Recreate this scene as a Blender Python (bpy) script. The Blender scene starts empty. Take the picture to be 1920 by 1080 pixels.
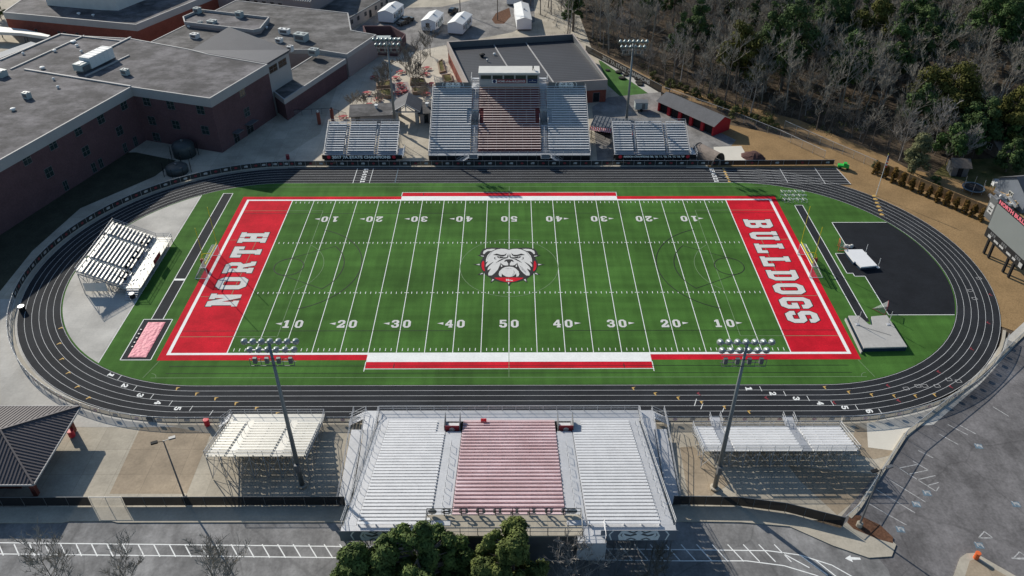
import bpy, math, random
from math import sin, cos, pi, radians, hypot, atan2
from mathutils import Vector, Matrix
random.seed(7)
SC = bpy.context.scene
COL = SC.collection
# ------------------------------------------------------------------ camera
FOC = 1507.35
CAM = Vector((0.331, -123.184, 85.799))
YAW, PITCH, ROLL = 0.00168, 0.635008, -0.000746
_f = Vector((sin(YAW)*cos(PITCH), cos(YAW)*cos(PITCH), -sin(PITCH)))
_r = Vector((cos(YAW), -sin(YAW), 0)); _u = _r.cross(_f)
_r, _u = cos(ROLL)*_r + sin(ROLL)*_u, -sin(ROLL)*_r + cos(ROLL)*_u
cd = bpy.data.cameras.new('camera'); cam = bpy.data.objects.new('camera', cd); COL.objects.link(cam)
cd.sensor_fit = 'HORIZONTAL'; cd.sensor_width = 36.0; cd.lens = 36.0*FOC/1920; cd.clip_start = 1; cd.clip_end = 3000
m3 = Matrix((_r, _u, -_f)).transposed()
cam.matrix_world = Matrix.Translation(CAM) @ m3.to_4x4()
SC.camera = cam
# ------------------------------------------------------------------ sky and sun
SUN_EL, SHADOW_AZ = radians(28.2), radians(-50.0)
w = bpy.data.worlds.new('World'); SC.world = w; w.use_nodes = True
nt = w.node_tree; bg = nt.nodes['Background']
sky = nt.nodes.new('ShaderNodeTexSky'); sky.sky_type = 'NISHITA'; sky.sun_disc = False
sky.sun_elevation = SUN_EL; sky.sun_rotation = radians(-40)
tint = nt.nodes.new('ShaderNodeMixRGB'); tint.blend_type = 'MULTIPLY'; tint.inputs[0].default_value = 1; tint.inputs[2].default_value = (.84, 1.0, 1.10, 1)   # cool tint on the sky light, turns the shadows bluer
nt.links.new(sky.outputs[0], tint.inputs[1]); nt.links.new(tint.outputs[0], bg.inputs[0]); bg.inputs[1].default_value = 0.088
sl = bpy.data.lights.new('sun', 'SUN'); sl.energy = 4.7; sl.angle = radians(0.5); sl.color = (1, .94, .84)
so = bpy.data.objects.new('sun', sl); COL.objects.link(so); so.location = (-100, 120, 150)
so.rotation_euler = Vector((cos(SHADOW_AZ)*cos(SUN_EL), sin(SHADOW_AZ)*cos(SUN_EL), -sin(SUN_EL))).to_track_quat('-Z', 'Y').to_euler()
vs = SC.view_settings; vs.view_transform = 'Standard'; vs.look = 'None'; vs.exposure = 0.2; vs.gamma = 1

def G(x, y, z=0.0):
    """measurement: the point at height z that the photograph shows at pixel (x, y) of 1920 x 1080"""
    d = _f + _r*((x-960)/FOC) - _u*((y-540)/FOC)
    return CAM + d*((z-CAM.z)/d.z)
def G2(x, y, z=0.0):
    p = G(x, y, z); return (p.x, p.y)
# ------------------------------------------------------------------ materials
def mat(name, c, rough=.8, var=.12, scale=.6, metal=0.0, spec=.3, c2=None, detail=4, pattern=None, alpha=None, bump=0.0, bscale=8, fine=0.0):
    m = bpy.data.materials.new(name); m.use_nodes = True
    n = m.node_tree.nodes; L = m.node_tree.links; b = n['Principled BSDF']
    b.inputs['Roughness'].default_value = rough; b.inputs['Metallic'].default_value = metal
    b.inputs['Specular IOR Level'].default_value = spec
    geo = n.new('ShaderNodeNewGeometry')
    nz = n.new('ShaderNodeTexNoise'); nz.inputs['Scale'].default_value = scale; nz.inputs['Detail'].default_value = detail
    L.new(geo.outputs['Position'], nz.inputs['Vector'])
    rp = n.new('ShaderNodeValToRGB'); L.new(nz.outputs[0], rp.inputs[0])
    ca = tuple(x*(1-var) for x in c); cb = c2 if c2 else tuple(min(1, x*(1+var)) for x in c)
    rp.color_ramp.elements[0].position = .3; rp.color_ramp.elements[1].position = .7
    rp.color_ramp.elements[0].color = (*ca, 1); rp.color_ramp.elements[1].color = (*cb, 1)
    col = rp.outputs[0]
    def mul(col, fac_out, lo, hi, p0=.4, p1=.6):
        r2 = n.new('ShaderNodeValToRGB'); L.new(fac_out, r2.inputs[0])
        r2.color_ramp.elements[0].position = p0; r2.color_ramp.elements[1].position = p1
        r2.color_ramp.elements[0].color = (lo, lo, lo, 1); r2.color_ramp.elements[1].color = (hi, hi, hi, 1)
        mx = n.new('ShaderNodeMixRGB'); mx.blend_type = 'MULTIPLY'; mx.inputs[0].default_value = 1
        L.new(col, mx.inputs[1]); L.new(r2.outputs[0], mx.inputs[2]); return mx.outputs[0]
    if fine:
        n2 = n.new('ShaderNodeTexNoise'); n2.inputs['Scale'].default_value = 3.1; n2.inputs['Detail'].default_value = 6
        L.new(geo.outputs['Position'], n2.inputs['Vector']); col = mul(col, n2.outputs[0], 1-fine, 1+fine, .3, .7)
    if pattern: col = pattern(n, L, geo, col, mul)
    L.new(col, b.inputs['Base Color'])
    if alpha is not None: b.inputs['Alpha'].default_value = alpha
    if bump:
        n3 = n.new('ShaderNodeTexNoise'); n3.inputs['Scale'].default_value = bscale; L.new(geo.outputs['Position'], n3.inputs['Vector'])
        bp = n.new('ShaderNodeBump'); bp.inputs['Strength'].default_value = bump; bp.inputs['Distance'].default_value = .1
        L.new(n3.outputs[0], bp.inputs['Height']); L.new(bp.outputs[0], b.inputs['Normal'])
    return m
def wave(n, L, geo, scale, ang=0, axis='X', dist=0, rot=None):
    mp = n.new('ShaderNodeMapping'); mp.inputs['Rotation'].default_value = (0, 0, ang); L.new(geo.outputs['Position'], mp.inputs[0])
    wv = n.new('ShaderNodeTexWave'); wv.bands_direction = axis; wv.inputs['Scale'].default_value = scale; wv.inputs['Distortion'].default_value = dist
    L.new(mp.outputs[0], wv.inputs['Vector']); return wv.outputs['Fac']
def noise(n, L, geo, scale, sx=1, sy=1, detail=4, ang=0, rough=.5):
    mp = n.new('ShaderNodeMapping'); mp.inputs['Scale'].default_value = (sx, sy, 1); mp.inputs['Rotation'].default_value = (0, 0, ang); L.new(geo.outputs['Position'], mp.inputs[0])
    t = n.new('ShaderNodeTexNoise'); t.inputs['Scale'].default_value = scale; t.inputs['Detail'].default_value = detail; t.inputs['Roughness'].default_value = rough
    L.new(mp.outputs[0], t.inputs['Vector']); return t.outputs[0]
def p_turf(n, L, geo, col, mul):
    col = mul(col, noise(n, L, geo, .5, .06, 1, 3), .87, 1.13, .35, .65)      # bands along the field
    col = mul(col, noise(n, L, geo, .8, 1, .1, 3), .90, 1.10, .35, .65); col = mul(col, noise(n, L, geo, .07, 1, 1, 6, 0, .65), .84, 1.14, .38, .62)       # faint bands across
    return mul(col, noise(n, L, geo, 9, 1, 1, 5), .8, 1.2, .3, .7)
def p_wear(n, L, geo, col, mul): return mul(mul(col, noise(n, L, geo, .22, 1, 1, 7, 0, .7), .82, 1.14, .38, .62), noise(n, L, geo, 7, 1, 1, 4), .9, 1.1, .3, .7)
def joints(size, w=.02, ang=0, lo=.72):
    def p(n, L, geo, col, mul):
        mp = n.new('ShaderNodeMapping'); mp.inputs['Rotation'].default_value = (0, 0, ang); L.new(geo.outputs['Position'], mp.inputs[0])
        bt = n.new('ShaderNodeTexBrick'); bt.offset = 0; bt.inputs['Scale'].default_value = 1; bt.inputs['Mortar Size'].default_value = w
        bt.inputs['Brick Width'].default_value = size; bt.inputs['Row Height'].default_value = size
        bt.inputs['Color1'].default_value = (.94, .94, .94, 1); bt.inputs['Color2'].default_value = (1.06, 1.06, 1.06, 1); bt.inputs['Mortar'].default_value = (lo, lo, lo, 1)
        L.new(mp.outputs[0], bt.inputs['Vector'])
        mx = n.new('ShaderNodeMixRGB'); mx.blend_type = 'MULTIPLY'; mx.inputs[0].default_value = 1
        L.new(col, mx.inputs[1]); L.new(bt.outputs[0], mx.inputs[2])
        return mul(mx.outputs[0], noise(n, L, geo, .12, 1, 1, 6, 0, .65), .8, 1.12, .35, .65)
    return p
def p_cracks(n, L, geo, col, mul):
    v = n.new('ShaderNodeTexVoronoi'); v.feature = 'DISTANCE_TO_EDGE'; v.inputs['Scale'].default_value = .06
    nz = n.new('ShaderNodeTexNoise'); nz.inputs['Scale'].default_value = .25; nz.inputs['Detail'].default_value = 5; L.new(geo.outputs['Position'], nz.inputs['Vector'])
    mx = n.new('ShaderNodeMixRGB'); mx.blend_type = 'ADD'; mx.inputs[0].default_value = 4; L.new(geo.outputs['Position'], mx.inputs[1]); L.new(nz.outputs['Color'], mx.inputs[2])
    L.new(mx.outputs[0], v.inputs['Vector']); col = mul(col, v.outputs['Distance'], .82, 1, .003, .008)
    col = mul(col, noise(n, L, geo, .6, 1, .35, 5, .8, .7), .84, 1.08, .36, .6)
    return mul(col, noise(n, L, geo, .15, 1, 1, 6, 0, .7), .72, 1.2, .38, .62)
def p_roofstain(n, L, geo, col, mul):
    col = mul(col, noise(n, L, geo, .14, 1, 1, 7, 0, .72), .52, 1.12, .42, .60)
    return mul(col, noise(n, L, geo, .35, .5, 1, 6, .5, .7), .74, 1.12, .42, .58)
def p_ribs(scale, ang=0, lo=.75):
    def p(n, L, geo, col, mul): return mul(col, wave(n, L, geo, scale, ang), lo, 1.06, .05, .4)
    return p
M = {}
def D(name, *a, **k): M[name] = mat(name, *a, **k)
D('turf', (.053, .130, .025), .95, .14, .09, pattern=p_turf, spec=.1)
D('turf_side', (.06, .135, .034), .95, .2, .12, pattern=p_turf, spec=.1)
D('redpaint', (.54, .010, .024), .9, .1, .12, fine=.10, spec=.1, pattern=p_wear)
D('white', (.78, .78, .75), .8, .05, .6, fine=.06)
D('faintwhite', (.17, .25, .13), .9, .08)
D('letterwhite', (.60, .59, .56), .9, .05, 1, fine=.05, spec=.1)
D('black', (.012, .012, .013), .8, .1)
D('blackpaint', (.014, .016, .015), .9, .1, spec=.1)
D('track', (.022, .024, .028), .9, .14, .12, fine=.15, spec=.15, pattern=p_wear)
D('apron', (.014, .016, .020), .9, .12, .2, fine=.12, spec=.15, pattern=p_wear)
D('yellowpaint', (.52, .33, .10), .8, .05)
D('concrete', (.42, .375, .30), .9, .10, .25, pattern=joints(4.5, .03), fine=.08, spec=.15)
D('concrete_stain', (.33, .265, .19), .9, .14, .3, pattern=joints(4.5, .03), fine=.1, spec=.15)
D('concrete_pale', (.46, .44, .40), .9, .08, .15, pattern=joints(6, .02, 0, .85), fine=.06, spec=.15)
D('concrete_white', (.62, .58, .50), .9, .04, .3, spec=.15)
D('kerb', (.40, .36, .29), .9, .1, .4, fine=.08)
D('road', (.225, .22, .215), .92, .08, .3, pattern=p_cracks, fine=.1, spec=.15)
D('lot', (.165, .156, .155), .92, .1, .25, pattern=p_cracks, fine=.15, spec=.15)
D('drive', (.22, .21, .20), .92, .1, .25, pattern=p_cracks, fine=.1, spec=.15)
D('bank', (.27, .175, .085), .95, .14, .2, fine=.16, bump=.4, spec=.1)
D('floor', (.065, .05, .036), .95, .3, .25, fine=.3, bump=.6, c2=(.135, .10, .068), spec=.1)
D('lawn', (.085, .095, .03), .95, .25, .4, fine=.2, c2=(.16, .13, .055), spec=.1)
D('shade_lawn', (.055, .055, .038), .95, .2, .3, fine=.2, spec=.1)  # lawn colour darkened, the shade beside the school is put into it
D('mulch', (.12, .062, .038), .95, .2, 1.5, fine=.3, spec=.1)
D('roof', (.150, .141, .145), .9, .10, .12, pattern=p_roofstain, fine=.07, spec=.2)
D('roof2', (.145, .138, .135), .9, .10, .12, pattern=p_roofstain, fine=.07, spec=.2)
D('brick', (.118, .068, .072), .9, .1, .4, fine=.14, spec=.15)
D('brick_red', (.22, .07, .05), .9, .1, .6, fine=.12, spec=.15)
D('fascia', (.36, .35, .34), .7, .05, .3, fine=.04)
D('tanwall', (.36, .31, .28), .85, .05, .3, fine=.05)
D('pinkwall', (.30, .255, .245), .85, .05, .3, fine=.05)
D('hiproof', (.088, .09, .102), .7, .06, .3, pattern=p_ribs(2.2, .6, .8))
D('ribroof', (.30, .285, .27), .6, .05, .3)
D('darkroof', (.048, .048, .053), .6, .1, .15, pattern=p_ribs(.24, 1.45, .55), fine=.1)
D('pavroof', (.105, .09, .092), .5, .06, .3)
D('shingle', (.11, .11, .115), .85, .1, .6, fine=.12)
D('redwall', (.36, .012, .022), .6, .05)
D('glass', (.02, .035, .035), .12, .1, .4, spec=.8)
D('glass_dark', (.012, .014, .016), .15, .1, spec=.6)
D('alu', (.53, .53, .535), .45, .05, .5, metal=.25, fine=.06)
D('alu_bench', (.70, .695, .69), .45, .05, .5, metal=.08, fine=.06)
D('near_deck', (.50, .50, .51), .5, .06, .5, metal=.15, fine=.08)
D('lanewhite', (.60, .60, .59), .85, .1, .4, fine=.12)
D('alu_deck', (.40, .41, .43), .5, .06, .5, metal=.25, fine=.08)
D('warm_bench', (.66, .635, .57), .4, .05, .5, metal=.15, fine=.06)
D('red_bench', (.66, .46, .46), .5, .12, .3, metal=.05, c2=(.72, .56, .57), fine=.08)
D('pink_deck', (.58, .44, .45), .5, .1, .3, metal=.1, fine=.08)
D('red_deck', (.16, .035, .035), .6, .1, .3, fine=.08)
D('maroon_bench', (.70, .57, .53), .5, .08, .3, metal=.15, fine=.08)
D('galv', (.42, .43, .44), .45, .08, 1, metal=.4)
D('galv_dark', (.16, .165, .17), .5, .08, 1, metal=.4)
D('pole', (.20, .215, .22), .45, .06, .5, metal=.4)
D('lamp', (.27, .31, .305), .35, .05, 1, metal=.3)
D('lens', (.10, .15, .16), .15, .05, spec=.8)
D('screen', (.016, .019, .020), .8, .1, .8, alpha=.93)
D('screen_pale', (.18, .19, .20), .8, .25, .25, alpha=.55)
D('screen_dark', (.012, .012, .014), .8, .1, .8, alpha=.97)
D('net', (.45, .46, .45), .8, .05, alpha=.32)
D('chain', (.25, .26, .27), .6, .05, alpha=.22)
D('yellow', (.70, .62, .03), .4, .04)
D('cream', (.62, .60, .55), .6, .05, .6)
D('portable', (.70, .70, .70), .7, .03, .5)
D('hvac', (.36, .40, .39), .6, .06, .6)
D('hvac_white', (.68, .68, .66), .6, .04, .6)
D('matgrey', (.40, .385, .36), .8, .06, .5, fine=.06)
D('matblue', (.012, .03, .055), .6, .1)
D('court_paving', (.52, .465, .38), .9, .08, .25, pattern=joints(4.5, .03), fine=.07, spec=.15)
D('pink', (.72, .24, .29), .6, .12, 1.3, bump=.9, bscale=2.2)
D('red', (.55, .03, .045), .5, .06)
D('pinkred', (.72, .16, .21), .6, .05)
D('redbrown', (.22, .03, .04), .6, .06)
D('orange', (.70, .14, .04), .5, .05)
D('green', (.03, .42, .06), .5, .05)
D('navy', (.02, .035, .10), .6, .05)
D('bark', (.15, .125, .105), .95, .2, 2, spec=.1)
D('bark_pale', (.30, .275, .25), .95, .2, 2, spec=.1)
D('twig', (.28, .255, .215), .95, .25, .5, spec=.1)
D('twig_dark', (.20, .18, .15), .95, .25, .5, spec=.1)
D('pine', (.040, .072, .026), .9, .4, .5, c2=(.09, .135, .045), spec=.15)
D('pine_olive', (.055, .065, .016), .9, .4, .5, c2=(.13, .125, .03), spec=.15)
D('evergreen', (.028, .062, .016), .8, .4, .7, c2=(.085, .145, .034), spec=.25)
D('tank', (.055, .065, .068), .5, .1, .6, metal=.2)
D('tablered', (.36, .05, .05), .6, .1)
D('evergreen_big', (.048, .082, .022), .8, .4, .7, c2=(.13, .18, .05), spec=.2)
D('evergreen_light', (.058, .09, .022), .8, .4, .7, c2=(.16, .19, .05), spec=.2)
D('bamboo', (.085, .095, .04), .9, .3, .5, c2=(.20, .20, .10), spec=.2)
D('arbor', (.10, .062, .018), .9, .35, 1.2, c2=(.20, .115, .03), spec=.1)
D('shrub', (.07, .085, .025), .9, .3, 1, c2=(.14, .14, .05), spec=.15)
D('wood', (.50, .31, .15), .9, .15, .8, pattern=p_ribs(3.0, .5, .7), fine=.1)
D('lumber', (.55, .38, .20), .85, .15, 2)
D('greyblue', (.16, .18, .21), .7, .08, .6)
D('dirtpile', (.09, .045, .038), .95, .3, 2, bump=.5)
D('bluepaint', (.12, .175, .22), .9, .3, 2)
D('wornwhite', (.40, .395, .385), .9, .35, 2.5)
D('screenface', (.20, .215, .21), .35, .03, .3)
D('carpaint', (.012, .014, .018), .25, .05, spec=.6)
D('tyre', (.013, .013, .013), .8, .1)
D('tarp', (.55, .52, .45), .7, .06)
D('culvert', (.25, .20, .165), .8, .2, .8)
D('planterwall', (.24, .17, .12), .9, .12, .6, fine=.1)
# ------------------------------------------------------------------ mesh helpers
LOCALS = set()      # things whose parts are given in the thing's own frame
class MB:
    def __init__(s): s.v = []; s.f = []; s.mi = []; s.cur = 0
    def face(s, pts):
        i = len(s.v); s.v += [tuple(p) for p in pts]; s.f.append(tuple(range(i, i+len(pts)))); s.mi.append(s.cur); return s
    def sheet(s, pts2, z): return s.face([(p[0], p[1], z) for p in pts2])
    def prism(s, pts2, z0, z1, bottom=True):
        n = len(pts2); i = len(s.v)
        s.v += [(p[0], p[1], z0) for p in pts2] + [(p[0], p[1], z1) for p in pts2]
        for k in range(n): s.f.append((i+k, i+(k+1) % n, i+n+(k+1) % n, i+n+k)); s.mi.append(s.cur)
        s.f.append(tuple(range(i+n, i+2*n))); s.mi.append(s.cur)
        if bottom: s.f.append(tuple(range(i+n-1, i-1, -1))); s.mi.append(s.cur)
        return s
    def box(s, x0, x1, y0, y1, z0, z1): return s.prism([(x0, y0), (x1, y0), (x1, y1), (x0, y1)], z0, z1)
    def obox(s, c, u, L, W, z0, z1):
        """box centred on c=(x,y), long axis u (2-D unit), length L, width W"""
        ux, uy = u; nx, ny = -uy, ux
        return s.prism([(c[0]+a*ux*L/2+b*nx*W/2, c[1]+a*uy*L/2+b*ny*W/2) for a, b in ((-1, -1), (1, -1), (1, 1), (-1, 1))], z0, z1)
    def bar(s, p, q, w, h):
        """square bar between 3-D points"""
        return s.tube(p, q, w/1.414, None, 4, pi/4)
    def tube(s, p, q, r0, r1=None, n=6, a0=0.0, cap=True):
        if r1 is None: r1 = r0
        p = Vector(p); q = Vector(q); d = q-p
        if d.length < 1e-6: return s
        d.normalize(); a = Vector((0, 0, 1)) if abs(d.z) < .9 else Vector((1, 0, 0))
        e1 = d.cross(a).normalized(); e2 = d.cross(e1); i = len(s.v)
        for c, r in ((p, r0), (q, r1)):
            for k in range(n):
                t = a0+2*pi*k/n; s.v.append(tuple(c+e1*(r*cos(t))+e2*(r*sin(t))))
        for k in range(n): s.f.append((i+k, i+(k+1) % n, i+n+(k+1) % n, i+n+k)); s.mi.append(s.cur)
        if cap:
            s.f.append(tuple(range(i+n-1, i-1, -1))); s.mi.append(s.cur); s.f.append(tuple(range(i+n, i+2*n))); s.mi.append(s.cur)
        return s
    def path(s, pts, r, n=6):
        for a, b in zip(pts, pts[1:]): s.tube(a, b, r, r, n)
        return s
    def lathe(s, c, prof, n=12, axis=(0, 0, 1)):
        ax = Vector(axis).normalized(); a = Vector((0, 0, 1)) if abs(ax.z) < .9 else Vector((1, 0, 0))
        e1 = ax.cross(a).normalized(); e2 = ax.cross(e1); c = Vector(c); i = len(s.v)
        for r, h in prof:
            for k in range(n): t = 2*pi*k/n; s.v.append(tuple(c+ax*h+e1*(r*cos(t))+e2*(r*sin(t))))
        for j in range(len(prof)-1):
            for k in range(n): s.f.append((i+j*n+k, i+j*n+(k+1) % n, i+(j+1)*n+(k+1) % n, i+(j+1)*n+k)); s.mi.append(s.cur)
        s.f.append(tuple(range(i+n-1, i-1, -1))); s.mi.append(s.cur)
        j = len(prof)-1; s.f.append(tuple(range(i+j*n, i+j*n+n))); s.mi.append(s.cur)
        return s
    def add_mesh(s, me, mtx):
        i = len(s.v); s.v += [tuple(mtx @ v.co) for v in me.vertices]
        for p in me.polygons: s.f.append(tuple(i+k for k in p.vertices)); s.mi.append(s.cur)
        return s
    def build(s, name, m, parent=None, smooth=False, label=None):
        off = Vector((0, 0, 0)); root = parent
        while root is not None and root.parent is not None: root = root.parent
        if root is not None and root.type == 'EMPTY' and root.name not in LOCALS: off = root.location
        me = bpy.data.meshes.new(name)
        me.from_pydata([(v[0]-off.x, v[1]-off.y, v[2]-off.z) for v in s.v], [], s.f)
        ms = m if isinstance(m, (list, tuple)) else [m]
        for k in ms: me.materials.append(M[k])
        if len(ms) > 1: me.polygons.foreach_set('material_index', s.mi)
        if smooth: me.polygons.foreach_set('use_smooth', [True]*len(s.f))
        o = bpy.data.objects.new(name, me); COL.objects.link(o)
        if parent is not None: o.parent = parent
        if label: o['label'] = label
        return o
def thing(name, label, cat, loc=(0, 0, 0), group=None, rz=0):
    o = bpy.data.objects.new(name, None); o.empty_display_size = .5; COL.objects.link(o); o.location = loc; o.rotation_euler = (0, 0, rz)
    return tag(o, label, cat, group)
def tag(o, label, cat, group=None):
    o['label'] = label; o['category'] = cat
    if group: o['group'] = group
    return o
def struct(o): o['kind'] = 'structure'; return o
def stuff(o, label=None, cat=None):
    o['kind'] = 'stuff'
    if label: o['label'] = label
    if cat: o['category'] = cat
    return o
def dup(root, loc, rz=0, label=None, group=None, scale=None):
    r = root.copy(); COL.objects.link(r); r.location = loc; r.rotation_euler = (0, 0, rz)
    if scale: r.scale = scale
    if label: r['label'] = label
    if group: r['group'] = group
    for ch in list(root.children):
        c = ch.copy(); COL.objects.link(c); c.parent = r
        for g in list(ch.children):
            e = g.copy(); COL.objects.link(e); e.parent = c
    return r
ORD = ['first', 'second', 'third', 'fourth', 'fifth', 'sixth', 'seventh', 'eighth', 'ninth', 'tenth', 'eleventh', 'twelfth', 'thirteenth', 'fourteenth', 'fifteenth', 'sixteenth']
# ------------------------------------------------------------------ lettering
def shape_mesh(polys, grow=0.0):
    cu = bpy.data.curves.new('outline', 'CURVE'); cu.dimensions = '2D'; cu.fill_mode = 'BOTH'; cu.offset = grow
    for pl in polys:
        sp = cu.splines.new('POLY'); sp.points.add(len(pl)-1)
        for k, p in enumerate(pl): sp.points[k].co = (p[0], p[1], 0, 1)
        sp.use_cyclic_u = True
    o = bpy.data.objects.new('outline', cu); me = bpy.data.meshes.new_from_object(o)
    bpy.data.objects.remove(o); return me
def ccw(p):
    a = sum(p[i][0]*p[(i+1) % len(p)][1]-p[(i+1) % len(p)][0]*p[i][1] for i in range(len(p)))
    return p if a > 0 else p[::-1]
def text_mesh(t, size=1.0, bold=0.0, space=1.0):
    cu = bpy.data.curves.new('lettering', 'FONT'); cu.body = t; cu.size = size; cu.align_x = 'CENTER'; cu.align_y = 'CENTER'; cu.offset = bold; cu.space_character = space; cu.resolution_u = 3
    o = bpy.data.objects.new('lettering', cu); me = bpy.data.meshes.new_from_object(o)
    bpy.data.objects.remove(o); return me
def fit(me, wid, hei):
    xs = [v.co.x for v in me.vertices]; ys = [v.co.y for v in me.vertices]
    cx, cy = (min(xs)+max(xs))/2, (min(ys)+max(ys))/2
    return Matrix.Diagonal((wid/(max(xs)-min(xs)), hei/(max(ys)-min(ys)), 1, 1)) @ Matrix.Translation((-cx, -cy, 0))
def frame_mtx(o, u, v):
    u = Vector(u).normalized(); v = Vector(v).normalized(); n = u.cross(v)
    m = Matrix((u, v, n)).transposed().to_4x4(); m.translation = Vector(o); return m
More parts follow.
